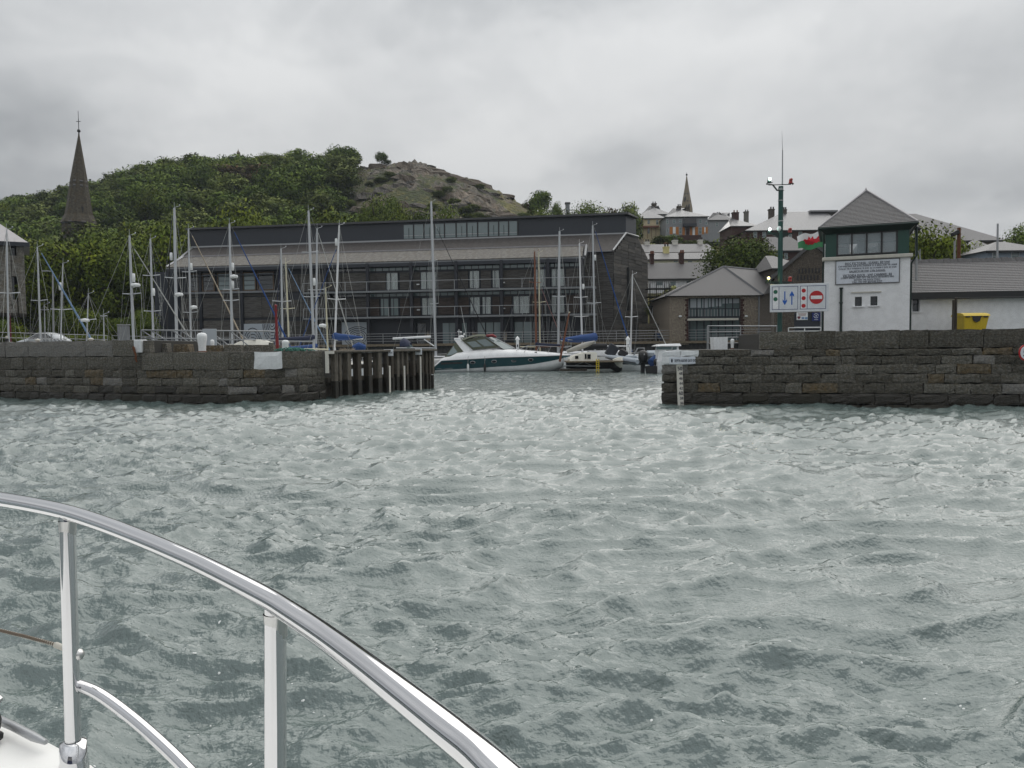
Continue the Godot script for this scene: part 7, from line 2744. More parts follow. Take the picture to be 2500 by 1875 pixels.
# ---------- the green and white motor cruiser ----------
func build_motorboat() -> void:
	var d := 75.0
	var k := d / F
	var org := G(1228, d, 0)
	var o := thing("motor_cruiser", "white motor cruiser with a dark teal hull band and olive canopy", "motorboat", org, -.05)
	var X := func(px: float) -> float: return (px - 1228.0) * k
	var Y := func(py: float) -> float: return 2.38 + (847.0 - py) * k
	# stations from stern to bow: [px, half beam, chine y, band low y, band top y, deck edge y, deck crown y]
	var st := [[1066, 1.55, .0, .16, .50, .62, .70], [1084, 1.8, .0, .22, 1.06, 1.25, 1.35], [1120, 1.95, .0, .27, 1.14, 1.5, 1.95], [1165, 2.0, .0, .36, 1.22, 1.66, 2.12], [1215, 2.0, .02, .47, 1.32, 1.74, 2.18], [1265, 1.88, .08, .55, 1.36, 1.72, 2.08], [1305, 1.58, .2, .70, 1.39, 1.68, 1.92], [1340, 1.18, .38, .92, 1.42, 1.62, 1.78], [1370, .66, .66, 1.15, 1.45, 1.56, 1.64], [1392, .06, 1.22, 1.36, 1.46, 1.5, 1.52]]
	var keel := [-.3, -.5, -.55, -.55, -.5, -.45, -.35, -.1, .35, 1.2]
	var rows := {"lower_hull": [], "hull_band": [], "topsides": []}
	for sg in [1, -1]:
		var lo := []
		var ba := []
		var tp := []
		for i in st.size():
			var a: Array = st[i]
			var x: float = X.call(a[0])
			var b: float = a[1]
			var V := func(y: float, f: float) -> Vector3: return Vector3(x - (0.0 if i < 9 else (1.45 - y) * .5), y, b * f * sg)
			lo.append([V.call(keel[i], .04), V.call(a[2], .84), V.call(lerpf(a[2], a[3], .5), .90), V.call(a[3], .93)])
			ba.append([V.call(a[3], .935), V.call((a[3] + a[4]) / 2, .97), V.call(a[4], 1.0)])
			tp.append([V.call(a[4], 1.01), V.call(lerpf(a[4], a[5], .5), .985), V.call(a[5], .95), V.call(lerpf(a[5], a[6], .7), .80), V.call(a[6], .55), V.call(a[6] + .03, 0.0)])
		rows.lower_hull.append(lo)
		rows.hull_band.append(ba)
		rows.topsides.append(tp)
	for n in rows:
		var s := S()
		for r in rows[n]:
			loft(s, r)
		var h := part(n, s, M.teal if n == "hull_band" else M.gel, o)
		if n == "topsides":
			s = S()
			var l := []
			for i in st.size():
				l.append(Vector3(X.call(st[i][0]), st[i][4] + .02, st[i][1] * 1.02))
			tube(s, l, .03, 5)
			part("rubbing_strake", s, M.galv, h)
			for px in [1148, 1189]:   # moulded joints in the topsides
				s = S()
				tube(s, [Vector3(X.call(px), 1.1, 1.995), Vector3(X.call(px + 2), 1.5, 1.93), Vector3(X.call(px + 16), 2.0, 1.3)], .02, 4)
				part("panel_joint", s, M.gel_grey, h)
	var s := S()
	var f0: Array = []
	for sg in [1, -1]:
		for q in [[-.3, .04], [.0, .84], [.16, .93], [.5, 1.0], [.62, .95], [.7, .5]]:
			f0.append(Vector3(X.call(1066), q[0], 1.55 * q[1] * sg))
	f0 = f0.slice(0, 6) + [f0[11], f0[10], f0[9], f0[8], f0[7], f0[6]]
	fan(s, f0)
	part("transom", s, M.gel, o)
	s = S()   # dark moulded recess along the stern quarter
	hexa(s, [Vector3(X.call(1082), .72, 1.78), Vector3(X.call(1133), .80, 1.965), Vector3(X.call(1133), .8, 1.9), Vector3(X.call(1082), .72, 1.7), Vector3(X.call(1082), .92, 1.80), Vector3(X.call(1135), .95, 1.985), Vector3(X.call(1135), .95, 1.9), Vector3(X.call(1082), .92, 1.7)])
	part("air_intake", s, M.black, o)
	for px in [1159, 1210, 1257, 1297]:
		s = S()
		var zz: float = 1.985 if px < 1230 else (1.85 if px < 1280 else 1.62)
		var ring := []
		var ring2 := []
		for q in 16:
			var a := TAU * q / 16
			ring.append(Vector3(cos(a) * .21, sin(a) * .11, 0))
			ring2.append(Vector3(cos(a) * .26, sin(a) * .15, -.02))
		fan(s, ring)
		var yaw := 0.0 if px < 1230 else (.09 if px < 1280 else .2)
		var pt := part("porthole", s, M.glass_dark, o)
		pt.transform = Transform3D(Basis(UP, yaw), Vector3(X.call(px), .9 + (px - 1159) * .0014, zz + .012))
		s = S()
		for q in 16:
			var q2 := (q + 1) % 16
			quad(s, ring[q], ring2[q], ring2[q2], ring[q2])
		part("rim", s, M.galv, pt)
	# radar arch, canopy, windscreen
	s = S()
	for sg in [1, -1]:
		hexa(s, [Vector3(X.call(1136), 1.9, 1.45 * sg), Vector3(X.call(1163), 1.95, 1.45 * sg), Vector3(X.call(1163), 1.95, 1.3 * sg), Vector3(X.call(1136), 1.9, 1.3 * sg), Vector3(X.call(1112), 3.12, 1.15 * sg), Vector3(X.call(1128), 3.15, 1.15 * sg), Vector3(X.call(1128), 3.15, 1.05 * sg), Vector3(X.call(1112), 3.12, 1.05 * sg)])
	bev(s, Vector3(X.call(1120), 3.18, 0), Vector3(.62, .14, 2.4), .05)
	part("radar_arch", s, M.gel, o)
	s = S()
	lathe(s, [Vector2(0, 0), Vector2(.28, .03), Vector2(.3, .12), Vector2(.22, .22), Vector2(0, .26)], 12, Vector3(X.call(1127), 3.26, 0))
	tube(s, [Vector3(X.call(1122), 3.2, .3), Vector3(X.call(1122), 4.1, .3)], .03, 5)
	box(s, Vector3(X.call(1122), 3.9, .3), Vector3(.3, .06, .06))
	lathe(s, [Vector2(0, 0), Vector2(.09, .05), Vector2(.07, .14), Vector2(0, .17)], 8, Vector3(X.call(1127), 3.75, .3))
	lathe(s, [Vector2(0, 0), Vector2(.11, .05), Vector2(.09, .18), Vector2(0, .22)], 8, Vector3(X.call(1133), 3.5, -.4))
	tube(s, [Vector3(X.call(1127), 3.4, .3), Vector3(X.call(1127), 3.8, .3)], .02, 4)
	part("radar_gear", s, M.white_paint, o)
	s = S()
	tube(s, [Vector3(X.call(1138), 3.2, -.9), Vector3(X.call(1124), 6.4, -.9)], .014, 4)
	part("whip_aerial", s, M.white_paint, o)
	s = S()   # canopy top bowed over hoops
	var cr := []
	for a in [[1122, 3.05, .95], [1134, 3.22, 1.2], [1150, 3.46, 1.25], [1166, 3.60, 1.22], [1182, 3.62, 1.15], [1188, 3.5, 1.1]]:
		var r := []
		for q in 9:
			var t := q / 8.0 * 2.0 - 1.0
			r.append(Vector3(X.call(a[0]), a[1] - .22 * t * t, a[2] * t * 1.12))
		cr.append(r)
	loft(s, cr)
	part("canopy", s, M.canvas_green, o)
	# canopy sides: dark canvas with clear panels
	for sg in [1, -1]:
		s = S()
		var A := Vector3(X.call(1132), 3.02, 1.30 * sg)
		var B := Vector3(X.call(1184), 3.36, 1.26 * sg)
		var Cc := Vector3(X.call(1222), 2.30, 1.48 * sg)
		var D := Vector3(X.call(1158), 2.10, 1.5 * sg)
		quad(s, A, B, Cc, D)
		part("canopy_side", s, M.canvas_green, o)
		for e in [[.10, .46, .24, .78], [.54, .94, .20, .80]]:
			s = S()
			var pt := func(u: float, v: float) -> Vector3: return A.lerp(B, u).lerp(D.lerp(Cc, u), v) + Vector3(0, 0, .02 * sg)
			quad(s, pt.call(e[0], e[2]), pt.call(e[1], e[2]), pt.call(e[1], e[3]), pt.call(e[0], e[3]))
			part("side_window", s, M.glass, o)
		# stern curtain raked back behind the arch
		s = S()
		quad(s, Vector3(X.call(1116), 2.8, 1.2 * sg), Vector3(X.call(1136), 1.95, 1.5 * sg), Vector3(X.call(1108), 1.5, 1.7 * sg), Vector3(X.call(1090), 1.42, 1.7 * sg))
		part("stern_curtain", s, M.canvas_green, o)
		s = S()
		quad(s, Vector3(X.call(1113), 2.55, 1.29 * sg), Vector3(X.call(1126), 1.98, 1.49 * sg), Vector3(X.call(1107), 1.62, 1.69 * sg), Vector3(X.call(1096), 1.58, 1.70 * sg))
		part("side_window", s, M.glass_pale, o)
	# raked windscreen in three panes
	var wt := [Vector3(X.call(1186), 3.36, 1.12), Vector3(X.call(1200), 3.40, .5), Vector3(X.call(1200), 3.40, -.5), Vector3(X.call(1186), 3.36, -1.12)]
	var wb := [Vector3(X.call(1232), 2.14, 1.35), Vector3(X.call(1258), 2.18, .6), Vector3(X.call(1258), 2.18, -.6), Vector3(X.call(1232), 2.14, -1.35)]
	for i in 3:
		s = S()
		quad(s, wt[i], wt[i + 1], wb[i + 1], wb[i])
		var w := part("windscreen", s, M.glass_mid, o)
		s = S()
		tube(s, [wb[i], wt[i], wt[i + 1], wb[i + 1]], .045, 5)
		part("frame", s, M.galv, w)
	s = S()
	tube(s, [Vector3(X.call(1190), 3.42, .9), Vector3(X.call(1205), 3.46, .9), Vector3(X.call(1214), 3.3, .9)], [.12, .16, .1], 8)
	part("rolled_ensign", s, M.red_paint, o)
	# foredeck: hatch, bow rail, cleats, fenders
	s = S()
	bev(s, Vector3(X.call(1292), 1.98, .15), Vector3(.7, .06, .7), .02, Basis(Vector3.BACK, -.09))
	part("deck_hatch", s, M.glass_dark, o)
	s = S()
	box(s, Vector3(X.call(1309), 1.72, 1.25), Vector3(.22, .26, .2))
	part("vent", s, M.glass_dark, o)
	s = S()
	for sg in [1, -1]:
		var l := []
		for a in [[1262, 2.0, 1.62], [1290, 2.46, 1.5], [1320, 2.42, 1.2], [1350, 2.34, .85], [1378, 2.24, .35], [1388, 2.2, 0]]:
			l.append(Vector3(X.call(a[0]), a[1], a[2] * sg))
		tube(s, l, .025, 5)
		for a in [[1290, 2.46, 1.5, 1.68], [1318, 2.42, 1.22, 1.62], [1346, 2.35, .9, 1.58], [1370, 2.27, .5, 1.5]]:
			tube(s, [Vector3(X.call(a[0]), a[1], a[2] * sg), Vector3(X.call(a[0] - 10), a[3], a[2] * sg * 1.05)], .02, 5)
	part("bow_rail", s, M.galv, o)
	s = S()
	tube(s, [Vector3(X.call(1150), 2.0, 1.7), Vector3(X.call(1230), 2.28, 1.66)], .018, 4)
	part("side_rail", s, M.galv, o)
	for a in [[1148, M.white_paint, "fender"], [1188, M.black, "fender"]]:
		s = S()
		var x: float = X.call(a[0])
		lathe(s, [Vector2(0, .02), Vector2(.09, .06), Vector2(.11, .2), Vector2(.11, .6), Vector2(.07, .72), Vector2(.03, .78), Vector2(0, .8)], 10, Vector3(x, 0, 2.1))
		var fe := part(a[2], s, a[1], o)
		s = S()
		tube(s, [Vector3(x, .78, 2.1), Vector3(x, 1.5, 1.98)], .015, 4)
		part("lanyard", s, M.canvas_grey, fe)
	s = S()
	tube(s, [Vector3(X.call(1070), .30, 1.6), Vector3(X.call(1110), .36, 1.82)], .02, 4)
	part("trim_line", s, M.galv, o)

# ---------- the other small craft at the pontoon ----------
func simple_hull(o: Node3D, L: float, beam: float, free: float, m: Material, dm: Material, fw: Vector3, off := Vector3.ZERO) -> void:
	var hb := Basis(fw, UP, fw.cross(UP).normalized())
	var s := S()
	var secs := hull_sections(L, beam, free)
	for sg in [-1, 1]:
		var rows := []
		for c in secs:
			var r := []
			for y in [[-.25, .5], [0.0, .85], [.55, .96], [1.0, 1.0]]:
				r.append(off + hb * Vector3(c[0], c[2] * y[0] if y[0] > 0 else y[0], c[1] * y[1] * sg))
			rows.append(r)
		loft(s, rows)
	var q := []
	for e in [[-1, 0], [-1, 1], [1, 1], [1, 0]]:
		q.append(off + hb * Vector3(secs[0][0], secs[0][2] * e[1], secs[0][1] * e[0] * (.85 + .15 * e[1])))
	quad(s, q[0], q[1], q[2], q[3])
	var h := part("hull", s, m, o)
	s = S()
	var dk := []
	for c in secs:
		dk.append([off + hb * Vector3(c[0], c[2] - .02, -c[1] * .98), off + hb * Vector3(c[0], c[2] + .03, 0), off + hb * Vector3(c[0], c[2] - .02, c[1] * .98)])
	loft(s, dk)
	part("deck", s, dm, h)
func outboard(o: Node3D, at: Vector3, sc: float) -> void:
	var s := S()
	lathe(s, [Vector2(0, -.3), Vector2(.2, -.28), Vector2(.27, -.05), Vector2(.26, .2), Vector2(.15, .33), Vector2(0, .36)], 12, at, Vector3(sc * .9, sc, sc * 1.25))
	var e := part("outboard_motor", s, M.black, o)
	s = S()
	hexa(s, [at + Vector3(-.07, -1.05, -.05) * sc, at + Vector3(.07, -1.05, -.05) * sc, at + Vector3(.07, -1.05, -.3) * sc, at + Vector3(-.07, -1.05, -.3) * sc, at + Vector3(-.1, -.25, .1) * sc, at + Vector3(.1, -.25, .1) * sc, at + Vector3(.1, -.25, -.2) * sc, at + Vector3(-.1, -.25, -.2) * sc])
	part("motor_leg", s, M.black, e)
	s = S()
	tube(s, [at + Vector3(0, .1, .32) * sc, at + Vector3(.0, .16, .36) * sc], .05, 6)
	part("badge", s, M.galv, e)
func build_small_boats() -> void:
	var s: SurfaceTool
	# cream catamaran lying stern-on with a yellow ladder
	var d := 69.0
	var o := thing("catamaran", "cream catamaran with a dark tunnel under its deck and a yellow boarding ladder", "boat", G(1440, d, 0))
	var P := func(px: float, py: float, z := 0.0) -> Vector3: return W(px, py, d - z) - o.position
	for z in [0.0, -2.6]:
		s = S()
		var secs := []
		for a in [[1382, 882, 905], [1400, 881, 906], [1440, 880, 907], [1490, 879, 906], [1508, 877, 902], [1518, 874, 896]]:
			var t: Vector3 = P.call(a[0], a[1], z)
			var b: Vector3 = P.call(a[0], a[2] - 14.0 if a[0] < 1500 else a[2], z)
			secs.append([t + Vector3(0, 0, .4), b + Vector3(0, -.3, .12), b + Vector3(0, -.3, -.25), t + Vector3(0, 0, -.5)])
		loft(s, secs, 3, true)
		fan(s, secs[0])
		fan(s, secs[-1])
		part("hull", s, M.black if z == 0.0 else M.gel_cream, o)
	s = S()
	var rk := []
	for a in [[1496, 879, 880], [1506, 874, 893], [1514, 872, 898], [1520, 872, 897]]:
		var t: Vector3 = P.call(a[0], a[1], .45)
		var b: Vector3 = P.call(a[0], a[2], .3)
		rk.append([t, b, b + Vector3(0, 0, -.4), t + Vector3(0, 0, -.7)])
	loft(s, rk, 3, true)
	part("raked_stern", s, M.gel_cream, o)
	s = S()
	var c0: Vector3 = P.call(1448, 882, -.6)
	bev(s, c0, Vector3(5.0, .14, 3.4), .03)
	part("bridge_deck", s, M.beige_edge, o)
	s = S()
	var cs := []
	for a in [[1390, 876, .1], [1400, 868, .7], [1424, 861, .9], [1452, 860, .9], [1456, 862, .8]]:
		var t: Vector3 = P.call(a[0], a[1])
		cs.append([Vector3(t.x, c0.y, .75), Vector3(t.x, t.y, .6), Vector3(t.x, t.y, -2.2), Vector3(t.x, c0.y, -2.4)])
	loft(s, cs, -1)
	fan(s, cs[0])
	fan(s, cs[-1])
	var cab := part("cabin", s, M.gel_cream, o)
	for a in [[1404, 869, 1412, 876], [1428, 864, 1432, 876], [1434, 865, 1442, 876]]:
		s = S()
		pbox(s, a[0], a[1], a[2], a[3], d - .78, .05, o.position)
		part("cabin_window", s, M.glass_dark, cab)
	s = S()
	for px in [1456, 1462]:
		tube(s, [P.call(px, 876, 1.1), P.call(px, 912, 1.1)], .04, 6)
	for k in 6:
		tube(s, [P.call(1455, 880 + k * 5, 1.1), P.call(1463, 880 + k * 5, 1.1)], .03, 5)
	part("boarding_ladder", s, M.yellow_paint, o)
	s = S()
	tube(s, [P.call(1376, 893, .6), P.call(1465, 894, .6)], .07, 6)
	tube(s, [P.call(1400, 893, .5), P.call(1426, 884, .5), P.call(1446, 893, .5)], .03, 5)
	part("pontoon_beam", s, M.galv, o)
	s = S()
	bev(s, P.call(1400, 903, .5), Vector3(2.4, .22, .3), .03)
	part("fender_board", s, M.timber_old, o)
	# grey cloth-wrapped boom and dark covered boats behind
	o = thing("covered_boat", "white boat with a grey wrapped sail lying along it behind the catamaran", "boat", G(1428, 79.5, 0))
	simple_hull(o, 8.5, 2.4, 1.0, M.gel, M.gel_cream, Vector3(1, 0, -.15).normalized())
	s = S()
	tube(s, [W(1384, 858, 72) - o.position, W(1405, 851, 72) - o.position, W(1430, 842, 72) - o.position, W(1452, 834, 72) - o.position], [.14, .24, .26, .1], 8)
	part("wrapped_sail", s, M.canvas_grey, o)
	s = S()
	bev(s, Vector3(-.6, 1.5, 0), Vector3(3.6, .7, 1.6), .2)
	part("cabin", s, M.gel, o)
	o = thing("covered_boat", "white boat under a black cover behind the grey wrapped sail", "boat", G(1462, 74.5, 0))
	simple_hull(o, 8, 2.3, 1.25, M.gel, M.gel, Vector3(1, 0, .1).normalized())
	s = S()
	tube(s, [W(1424, 852, 74) - o.position, W(1445, 846, 74) - o.position, W(1482, 845, 74) - o.position], [.2, .3, .25], 8)
	part("cover", s, M.sail_black, o)
	s = S()
	bev(s, Vector3(.5, 1.65, .0), Vector3(3.2, .55, 1.5), .15)
	part("cabin", s, M.gel, o)
	# grey inflatable boats with outboards
	d = 70.5
	o = thing("inflatable_boat", "grey inflatable boat with a black engine box at the pontoon", "boat", G(1530, d, 0))
	s = S()
	tube(s, [W(1478, 870, d) - o.position, W(1510, 876, d) - o.position, W(1550, 883, d) - o.position, W(1576, 886, d) - o.position], [.16, .32, .36, .2], 10)
	tube(s, [W(1482, 868, d + 1.6) - o.position, W(1550, 876, d + 1.6) - o.position, W(1574, 878, d + 1.6) - o.position], [.16, .32, .2], 10)
	part("tube", s, M.gel_grey, o)
	s = S()
	tube(s, [W(1482, 874, d - .36) - o.position, W(1550, 886, d - .4) - o.position, W(1570, 888, d - .25) - o.position], .04, 5)
	part("rubbing_strake", s, M.dark_metal, o)
	s = S()
	box(s, W(1525, 887, d + .8) - o.position, Vector3(3.2, .2, 1.2))
	part("floor", s, M.dark_metal, o)
	s = S()
	var bb := Basis(Vector3.BACK, -.55)
	bev(s, W(1494, 856, d + .6) - o.position, Vector3(.9, 1.1, .9), .06, bb)
	part("console", s, M.dark_metal, o)
	s = S()
	bev(s, W(1521, 863, d + .4) - o.position, Vector3(.8, .7, .7), .12, bb)
	part("engine_cover", s, M.black, o)
	s = S()
	bev(s, W(1540, 872, d + .3) - o.position, Vector3(1.1, .4, .8), .1)
	part("seat", s, M.gel_grey, o)
	d = 67.5
	o = thing("rigid_inflatable", "small grey workboat with a tubular frame and a big black outboard motor", "boat", G(1580, d, 0))
	s = S()
	for k in [0.0, 1.3]:
		tube(s, [W(1556, 884, d + k) - o.position, W(1580, 880, d + k + 1) - o.position, W(1612, 872, d + k * .4 + 2.5) - o.position], [.2, .26, .16], 10)
	part("tube", s, M.gel_grey, o)
	s = S()
	box(s, W(1578, 886, d + 1.2) - o.position, Vector3(1.3, .3, 1.2))
	part("transom", s, M.dark_metal, o)
	outboard(o, W(1570, 872, d) - o.position, 1.75)
	s = S()
	var f0 := W(1546, 868, d + .6) - o.position
	var f1 := W(1556, 850, d + .6) - o.position
	var f2 := W(1572, 850, d + .8) - o.position
	tube(s, [f0, f1, f2, f2 + Vector3(.15, -.7, 0)], .035, 6)
	tube(s, [f0 + Vector3(.25, 0, -1.1), f1 + Vector3(.25, 0, -1.1), f2 + Vector3(.25, 0, -1.1)], .035, 6)
	part("frame", s, M.galv, o)
	s = S()
	bev(s, W(1592, 865, d + .9) - o.position, Vector3(1.2, .7, .9), .2)
	part("cover", s, M.gel_grey, o)
	o = thing("dinghy", "small dinghy under a bright blue cover half hidden by the right pier", "boat", G(1612, 66.5, 0))
	simple_hull(o, 3.6, 1.5, .6, M.black, M.black, Vector3(.6, 0, -.8).normalized())
	s = S()
	tube(s, [Vector3(-.9, .85, .4), Vector3(-.2, 1.15, 0), Vector3(.9, 1.0, -.6)], [.35, .55, .3], 9)
	part("cover", s, M.canvas_blue, o)
	outboard(o, W(1601, 884, 65.5) - o.position, .8)
	# small white wheelhouse boat
	d = 66.0
	o = thing("wheelhouse_boat", "small white wheelhouse boat with a pale green tinted roof behind the right pier", "boat", G(1632, d, 0))
	simple_hull(o, 4.6, 2.2, 1.0, M.gel, M.gel, Vector3(1, 0, -.1).normalized(), Vector3(.7, 0, 0))
	s = S()
	var w0 := W(1598, 858, d) - o.position
	var w1 := W(1654, 858, d) - o.position
	var wy := W(1626, 845, d).y
	hexa(s, [Vector3(w0.x, .9, 1.0), Vector3(w1.x, .9, 1.0), Vector3(w1.x, .9, -1.0), Vector3(w0.x, .9, -1.0), Vector3(w0.x + .3, wy, .9), Vector3(w1.x - .1, wy, .9), Vector3(w1.x - .1, wy, -.9), Vector3(w0.x + .3, wy, -.9)])
	var wh := part("wheelhouse", s, M.gel, o)
	for a in [[1603, 846.5, 1640, 853], [1642, 847, 1652, 857]]:
		s = S()
		pbox(s, a[0], a[1], a[2], a[3], d - 1.0, .08, o.position)
		part("window", s, M.glass_mid, wh)
	s = S()
	var rt := W(1626, 839, d).y
	hexa(s, [Vector3(w0.x - .1, wy, 1.1), Vector3(w1.x + .1, wy, 1.1), Vector3(w1.x + .1, wy, -1.1), Vector3(w0.x - .1, wy, -1.1), Vector3(w0.x + .35, rt - .04, .95), Vector3(w1.x - .0, rt, .95), Vector3(w1.x, rt, -.95), Vector3(w0.x + .35, rt - .04, -.95)])
	part("roof", s, M.gel, wh)
	# open blue-hooded cockpit boat and blue tarpaulined boat left of the cruiser
	o = thing("cuddy_boat", "small boat with a navy blue spray hood behind the timber fender", "boat", G(985, 60, 0))
	simple_hull(o, 4.0, 1.9, 1.0, M.gel, M.gel, Vector3(1, 0, -.2).normalized())
	s = S()
	var hr := []
	for k in 5:
		var ring := []
		for q in 9:
			var a := PI * q / 8.0
			ring.append(W(979 + k * 6, 846, 60) - o.position + Vector3(0, sin(a) * [.5, .68, .62, .5, .3][k], cos(a) * .8))
		hr.append(ring)
	loft(s, hr)
	part("spray_hood", s, M.canvas_navy, o)
	s = S()
	quad(s, W(1000, 840, 59.3) - o.position, W(1010, 847, 59.3) - o.position, W(996, 850, 59.3) - o.position, W(988, 846, 59.3) - o.position)
	part("hood_window", s, M.glass_pale, o)
	o = thing("covered_dinghy", "dinghy under a bright blue cover behind the left half of the timber fender", "boat", G(875, 55, 0))
	simple_hull(o, 3.4, 1.4, .9, M.gel, M.gel, Vector3(1, 0, -.1).normalized())
	s = S()
	tube(s, [W(862, 850, 55) - o.position, W(876, 846, 55) - o.position, W(892, 849, 55) - o.position], [.2, .32, .2], 9)
	part("cover", s, M.canvas_blue, o)
	s = S()
	tube(s, [Vector3(-1.4, .9, 0), Vector3(-1.4, 1.5, 0), Vector3(1.2, 1.5, 0), Vector3(1.4, .9, 0)], .03, 5)
	part("cover_frame", s, M.galv, o)
	o = thing("white_launch", "long low white launch seen between gangway and red post", "boat", G(610, 50, 0))
	simple_hull(o, 6.0, 2.0, 1.35, M.gel_cream, M.gel_cream, Vector3(1, 0, -.15).normalized())
	s = S()
	var cv := []
	for a in [[578, 840, .1], [590, 834, .5], [615, 828, .7], [640, 829, .7], [662, 836, .4]]:
		var t := W(a[0], a[1], 50) - o.position
		cv.append([Vector3(t.x, 1.3, .8), Vector3(t.x, t.y, .5), Vector3(t.x, t.y, -.5), Vector3(t.x, 1.3, -.8)])
	loft(s, cv)
	part("cockpit_cover", s, M.gel_cream, o)

# ---------- the bow of the boat the picture was taken from ----------
func curve(pts: Array, n: int) -> Array:
	var c := Curve3D.new()
	for i in pts.size():
		var t: Vector3 = (pts[mini(i + 1, pts.size() - 1)] - pts[maxi(i - 1, 0)]) / 6.0
		c.add_point(pts[i], -t, t)
	var out := []
	var L := c.get_baked_length()
	for i in n + 1:
		out.append(c.sample_baked(L * i / n, true))
	return out
func build_bow_rail() -> void:
	var o := thing("bow_of_boat", "white bow deck and polished stainless steel bow rail in the foreground", "boat", Vector3(-1, 0, -1.2))
	var bp := o.position
	var P := func(px: float, py: float, d: float) -> Vector3: return W(px, py, d) - bp
	var rad := .016
	# top rail: comes in from the left, sweeps round to the near right
	var rail := []
	for a in [[-280, 1195, 1.98], [-130, 1202, 1.84], [0, 1219, 1.71], [167, 1252, 1.58], [335, 1311, 1.44], [503, 1384, 1.28], [640, 1454, 1.145], [780, 1544, .985], [946, 1668, .80], [1120, 1806, .66], [1196, 1872, .605], [1330, 2000, .53], [1480, 2160, .46]]:
		rail.append(P.call(a[0], a[1], a[2]))
	var s := S()
	tube(s, curve(rail, 90), rad, 24)
	part("top_rail", s, M.steel, o)
	# stanchions
	var s1t: Vector3 = P.call(164, 1254, 1.585)
	var s1b: Vector3 = P.call(181, 1905, 1.575)
	s = S()
	tube(s, [s1t, s1b], rad * .97, 20)
	var st := part("stanchion", s, M.steel, o)
	s = S()
	tube(s, [s1t + Vector3(0, -.045, 0), s1t + Vector3(0, -.028, 0), s1t + Vector3(0, -.014, 0)], [rad * .98, rad * 1.03, rad * 1.1], 20, false)
	part("weld", s, M.steel_dull, st)
	s = S()
	var bc: Vector3 = P.call(180.5, 1862, 1.575)
	lathe(s, [Vector2(rad * .98, .047), Vector2(rad * 1.6, .045), Vector2(rad * 1.62, .006), Vector2(rad * 1.75, .0), Vector2(rad * 1.78, -.05), Vector2(rad * 2.6, -.055), Vector2(rad * 2.7, -.075)], 24, bc)
	part("base_socket", s, M.steel, st)
	var s2t: Vector3 = P.call(672, 1474, 1.118)
	var s2b: Vector3 = s2t + Vector3(-.01, -.62, .015)
	s = S()
	tube(s, [s2t, s2b], rad, 20)
	var st2 := part("stanchion", s, M.steel, o)
	s = S()
	tube(s, [s2t + Vector3(0, -.05, 0), s2t + Vector3(0, -.03, 0), s2t + Vector3(0, -.014, 0)], [rad * 1.0, rad * 1.04, rad * 1.12], 20, false)
	part("weld", s, M.steel_dull, st2)
	# lower rail
	var low := []
	for a in [[176, 1668, 1.60], [240, 1694, 1.56], [320, 1752, 1.50], [400, 1822, 1.43], [470, 1892, 1.36], [560, 1990, 1.27]]:
		low.append(P.call(a[0], a[1], a[2]))
	s = S()
	tube(s, curve(low, 30), rad * .78, 18)
	var lw := part("lower_rail", s, M.steel, o)
	s = S()
	lathe(s, [Vector2(0, -.016), Vector2(.013, -.008), Vector2(.016, .0), Vector2(.013, .009), Vector2(0, .016)], 14, P.call(178, 1667, 1.597))
	part("weld", s, M.steel_dull, lw)
	# ball terminal and the wire guard line
	s = S()
	lathe(s, [Vector2(0, -.0125), Vector2(.0075, -.010), Vector2(.0118, -.004), Vector2(.0118, .004), Vector2(.0075, .010), Vector2(0, .0125)], 16, P.call(191, 1598, 1.585))
	part("wire_terminal", s, M.steel_dull, o)
	s = S()
	tube(s, [P.call(165, 1586, 1.61), P.call(135, 1573, 1.63), P.call(60, 1553, 1.69), P.call(0, 1539, 1.74), P.call(-200, 1500, 1.95)], .0035, 8)
	var wire := part("guard_wire", s, M.rope_brown, o)
	s = S()
	tube(s, [P.call(165, 1586, 1.61), P.call(136, 1574, 1.63)], .0062, 8)
	part("swaged_end", s, M.trim_stone, wire)
	s = S()
	for k in 26:
		var c0: Vector3 = P.call(134 - k * 5.2, 1572.6 - k * 1.38, 1.63 + k * .0045)
		tube(s, [c0 + Vector3(-.002, -.004, .003), c0 + Vector3(.001, .0045, .003)], .0012, 4)
	part("wire_lay", s, M.trim_stone, wire)
	# deck: edge runs under the rail; topsides fall away to the water
	var yd: float = W(181, 1900, 1.575).y
	var edge := []
	for a in [[-3.2, 3.3], [-2.2, 2.55], [-1.62, 2.06], [-1.2, 1.82], [-.93, 1.645], [-.72, 1.46], [-.52, 1.24], [-.36, 1.06], [-.2, .86], [-.06, .66], [.06, .4], [.12, .1], [.15, -.6], [.1, -2.0]]:
		edge.append(Vector3(a[0], yd, -a[1]) - bp)
	s = S()
	var rows := []
	for p in edge:
		var w: Vector3 = p + bp
		rows.append([p + Vector3(0, -.012, 0), p + Vector3(0, 0, 0) + Vector3(-.02, .004, .02), Vector3(-2.4, yd + .03, maxf(-w.z * -.55, -1.4)) - bp])
	loft(s, rows)
	part("deck", s, M.deck_gel, o)
	s = S()
	rows = []
	for p in edge:
		rows.append([p + Vector3(0, -.012, 0), p + Vector3(-.05, -.5, .05), Vector3(p.x - .3, -.4 - bp.y, p.z + .3)])
	loft(s, rows)
	part("topsides", s, M.gel, o)
	# dark wheelhouse added unseen behind the camera, to mirror a dark band in the rail
	s = S()
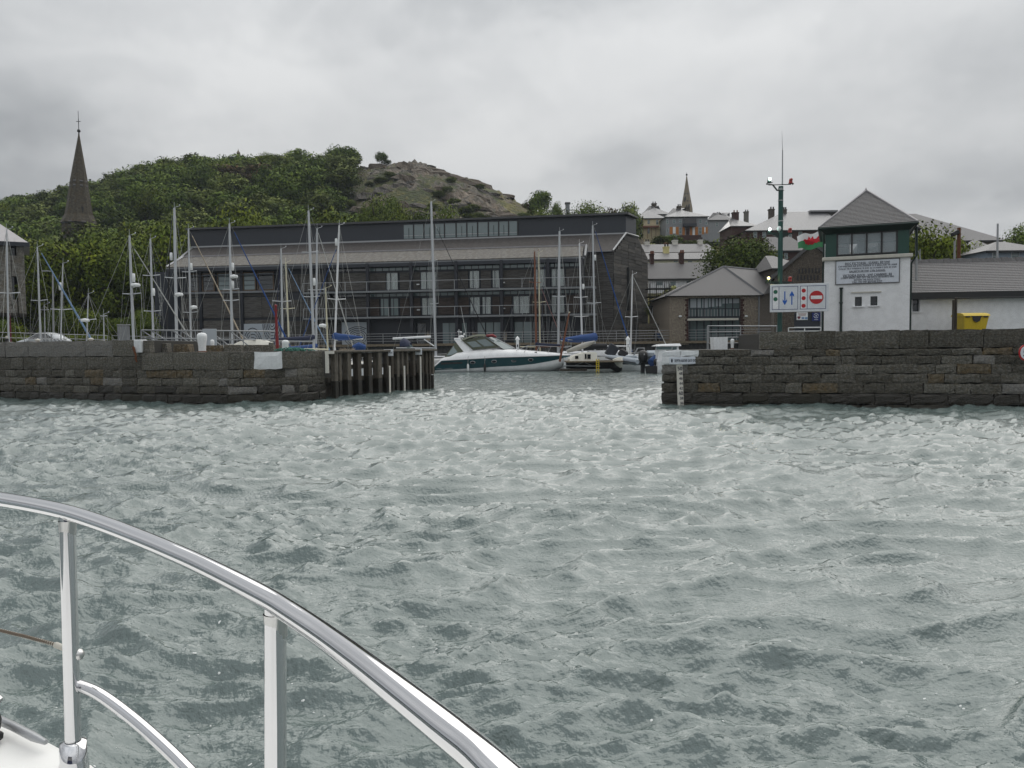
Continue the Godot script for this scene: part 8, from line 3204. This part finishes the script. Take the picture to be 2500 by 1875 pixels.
	hexa(s, [Vector3(-2.3, yd, 1.5) - bp, Vector3(.1, yd, 1.5) - bp, Vector3(.1, yd, 4.2) - bp, Vector3(-2.3, yd, 4.2) - bp, Vector3(-2.2, yd + 1.7, 2.1) - bp, Vector3(0, yd + 1.7, 2.1) - bp, Vector3(0, yd + 1.7, 4.2) - bp, Vector3(-2.2, yd + 1.7, 4.2) - bp])
	var added_wheelh := part("wheelhouse", s, M.canvas_navy, o)
	s = S()
	for k in 3:
		var xa := -2.2 + k * .76
		quad(s, Vector3(xa, yd + .7, 1.73) - bp, Vector3(xa, yd + 1.55, 2.02) - bp, Vector3(xa + .68, yd + 1.55, 2.02) - bp, Vector3(xa + .68, yd + .7, 1.73) - bp)
	part("windscreen", s, M.glass_dark, added_wheelh)  # dark panes of the added wheelhouse, out of view
	# alloy toe rail on the left, ending short of the stanchion
	s = S()
	var tr := []
	for a in [[-220, 1680], [-120, 1712], [-40, 1742], [30, 1772], [80, 1798], [112, 1812]]:
		var v: Vector3 = cb * Vector3((a[0] - 1250.0) / F, -(a[1] - 937.5) / F, -1.0)
		tr.append(EYE + v * ((yd + .03 - EYE.y) / v.y) - bp)
	tube(s, tr, [.010, .010, .010, .010, .010, .006], 6)
	part("toe_rail", s, M.toe_rail, o)
	# black cleat and its rope at the very edge of the picture
	var cl := thing("deck_cleat", "black deck fitting with a metal plate at the left edge of the white deck", "cleat", W(-28, 1760, 1.72))
	s = S()
	bev(s, Vector3(0, .06, 0), Vector3(.07, .025, .05), .008)
	part("plate", s, M.steel_dull, cl)
	s = S()
	lathe(s, [Vector2(.012, -.04), Vector2(.03, -.03), Vector2(.034, .0), Vector2(.025, .035), Vector2(.03, .048), Vector2(0, .05)], 12)
	part("drum", s, M.rubber, cl)
	cl.scale = Vector3(.75, .75, .75)
	s = S()
	tube(s, [Vector3(.01, -.03, .02), Vector3(.035, -.02, .03), Vector3(.045, -.035, .02), Vector3(.03, -.05, 0)], .012, 8)
	part("rope_turn", s, M.rubber, cl)
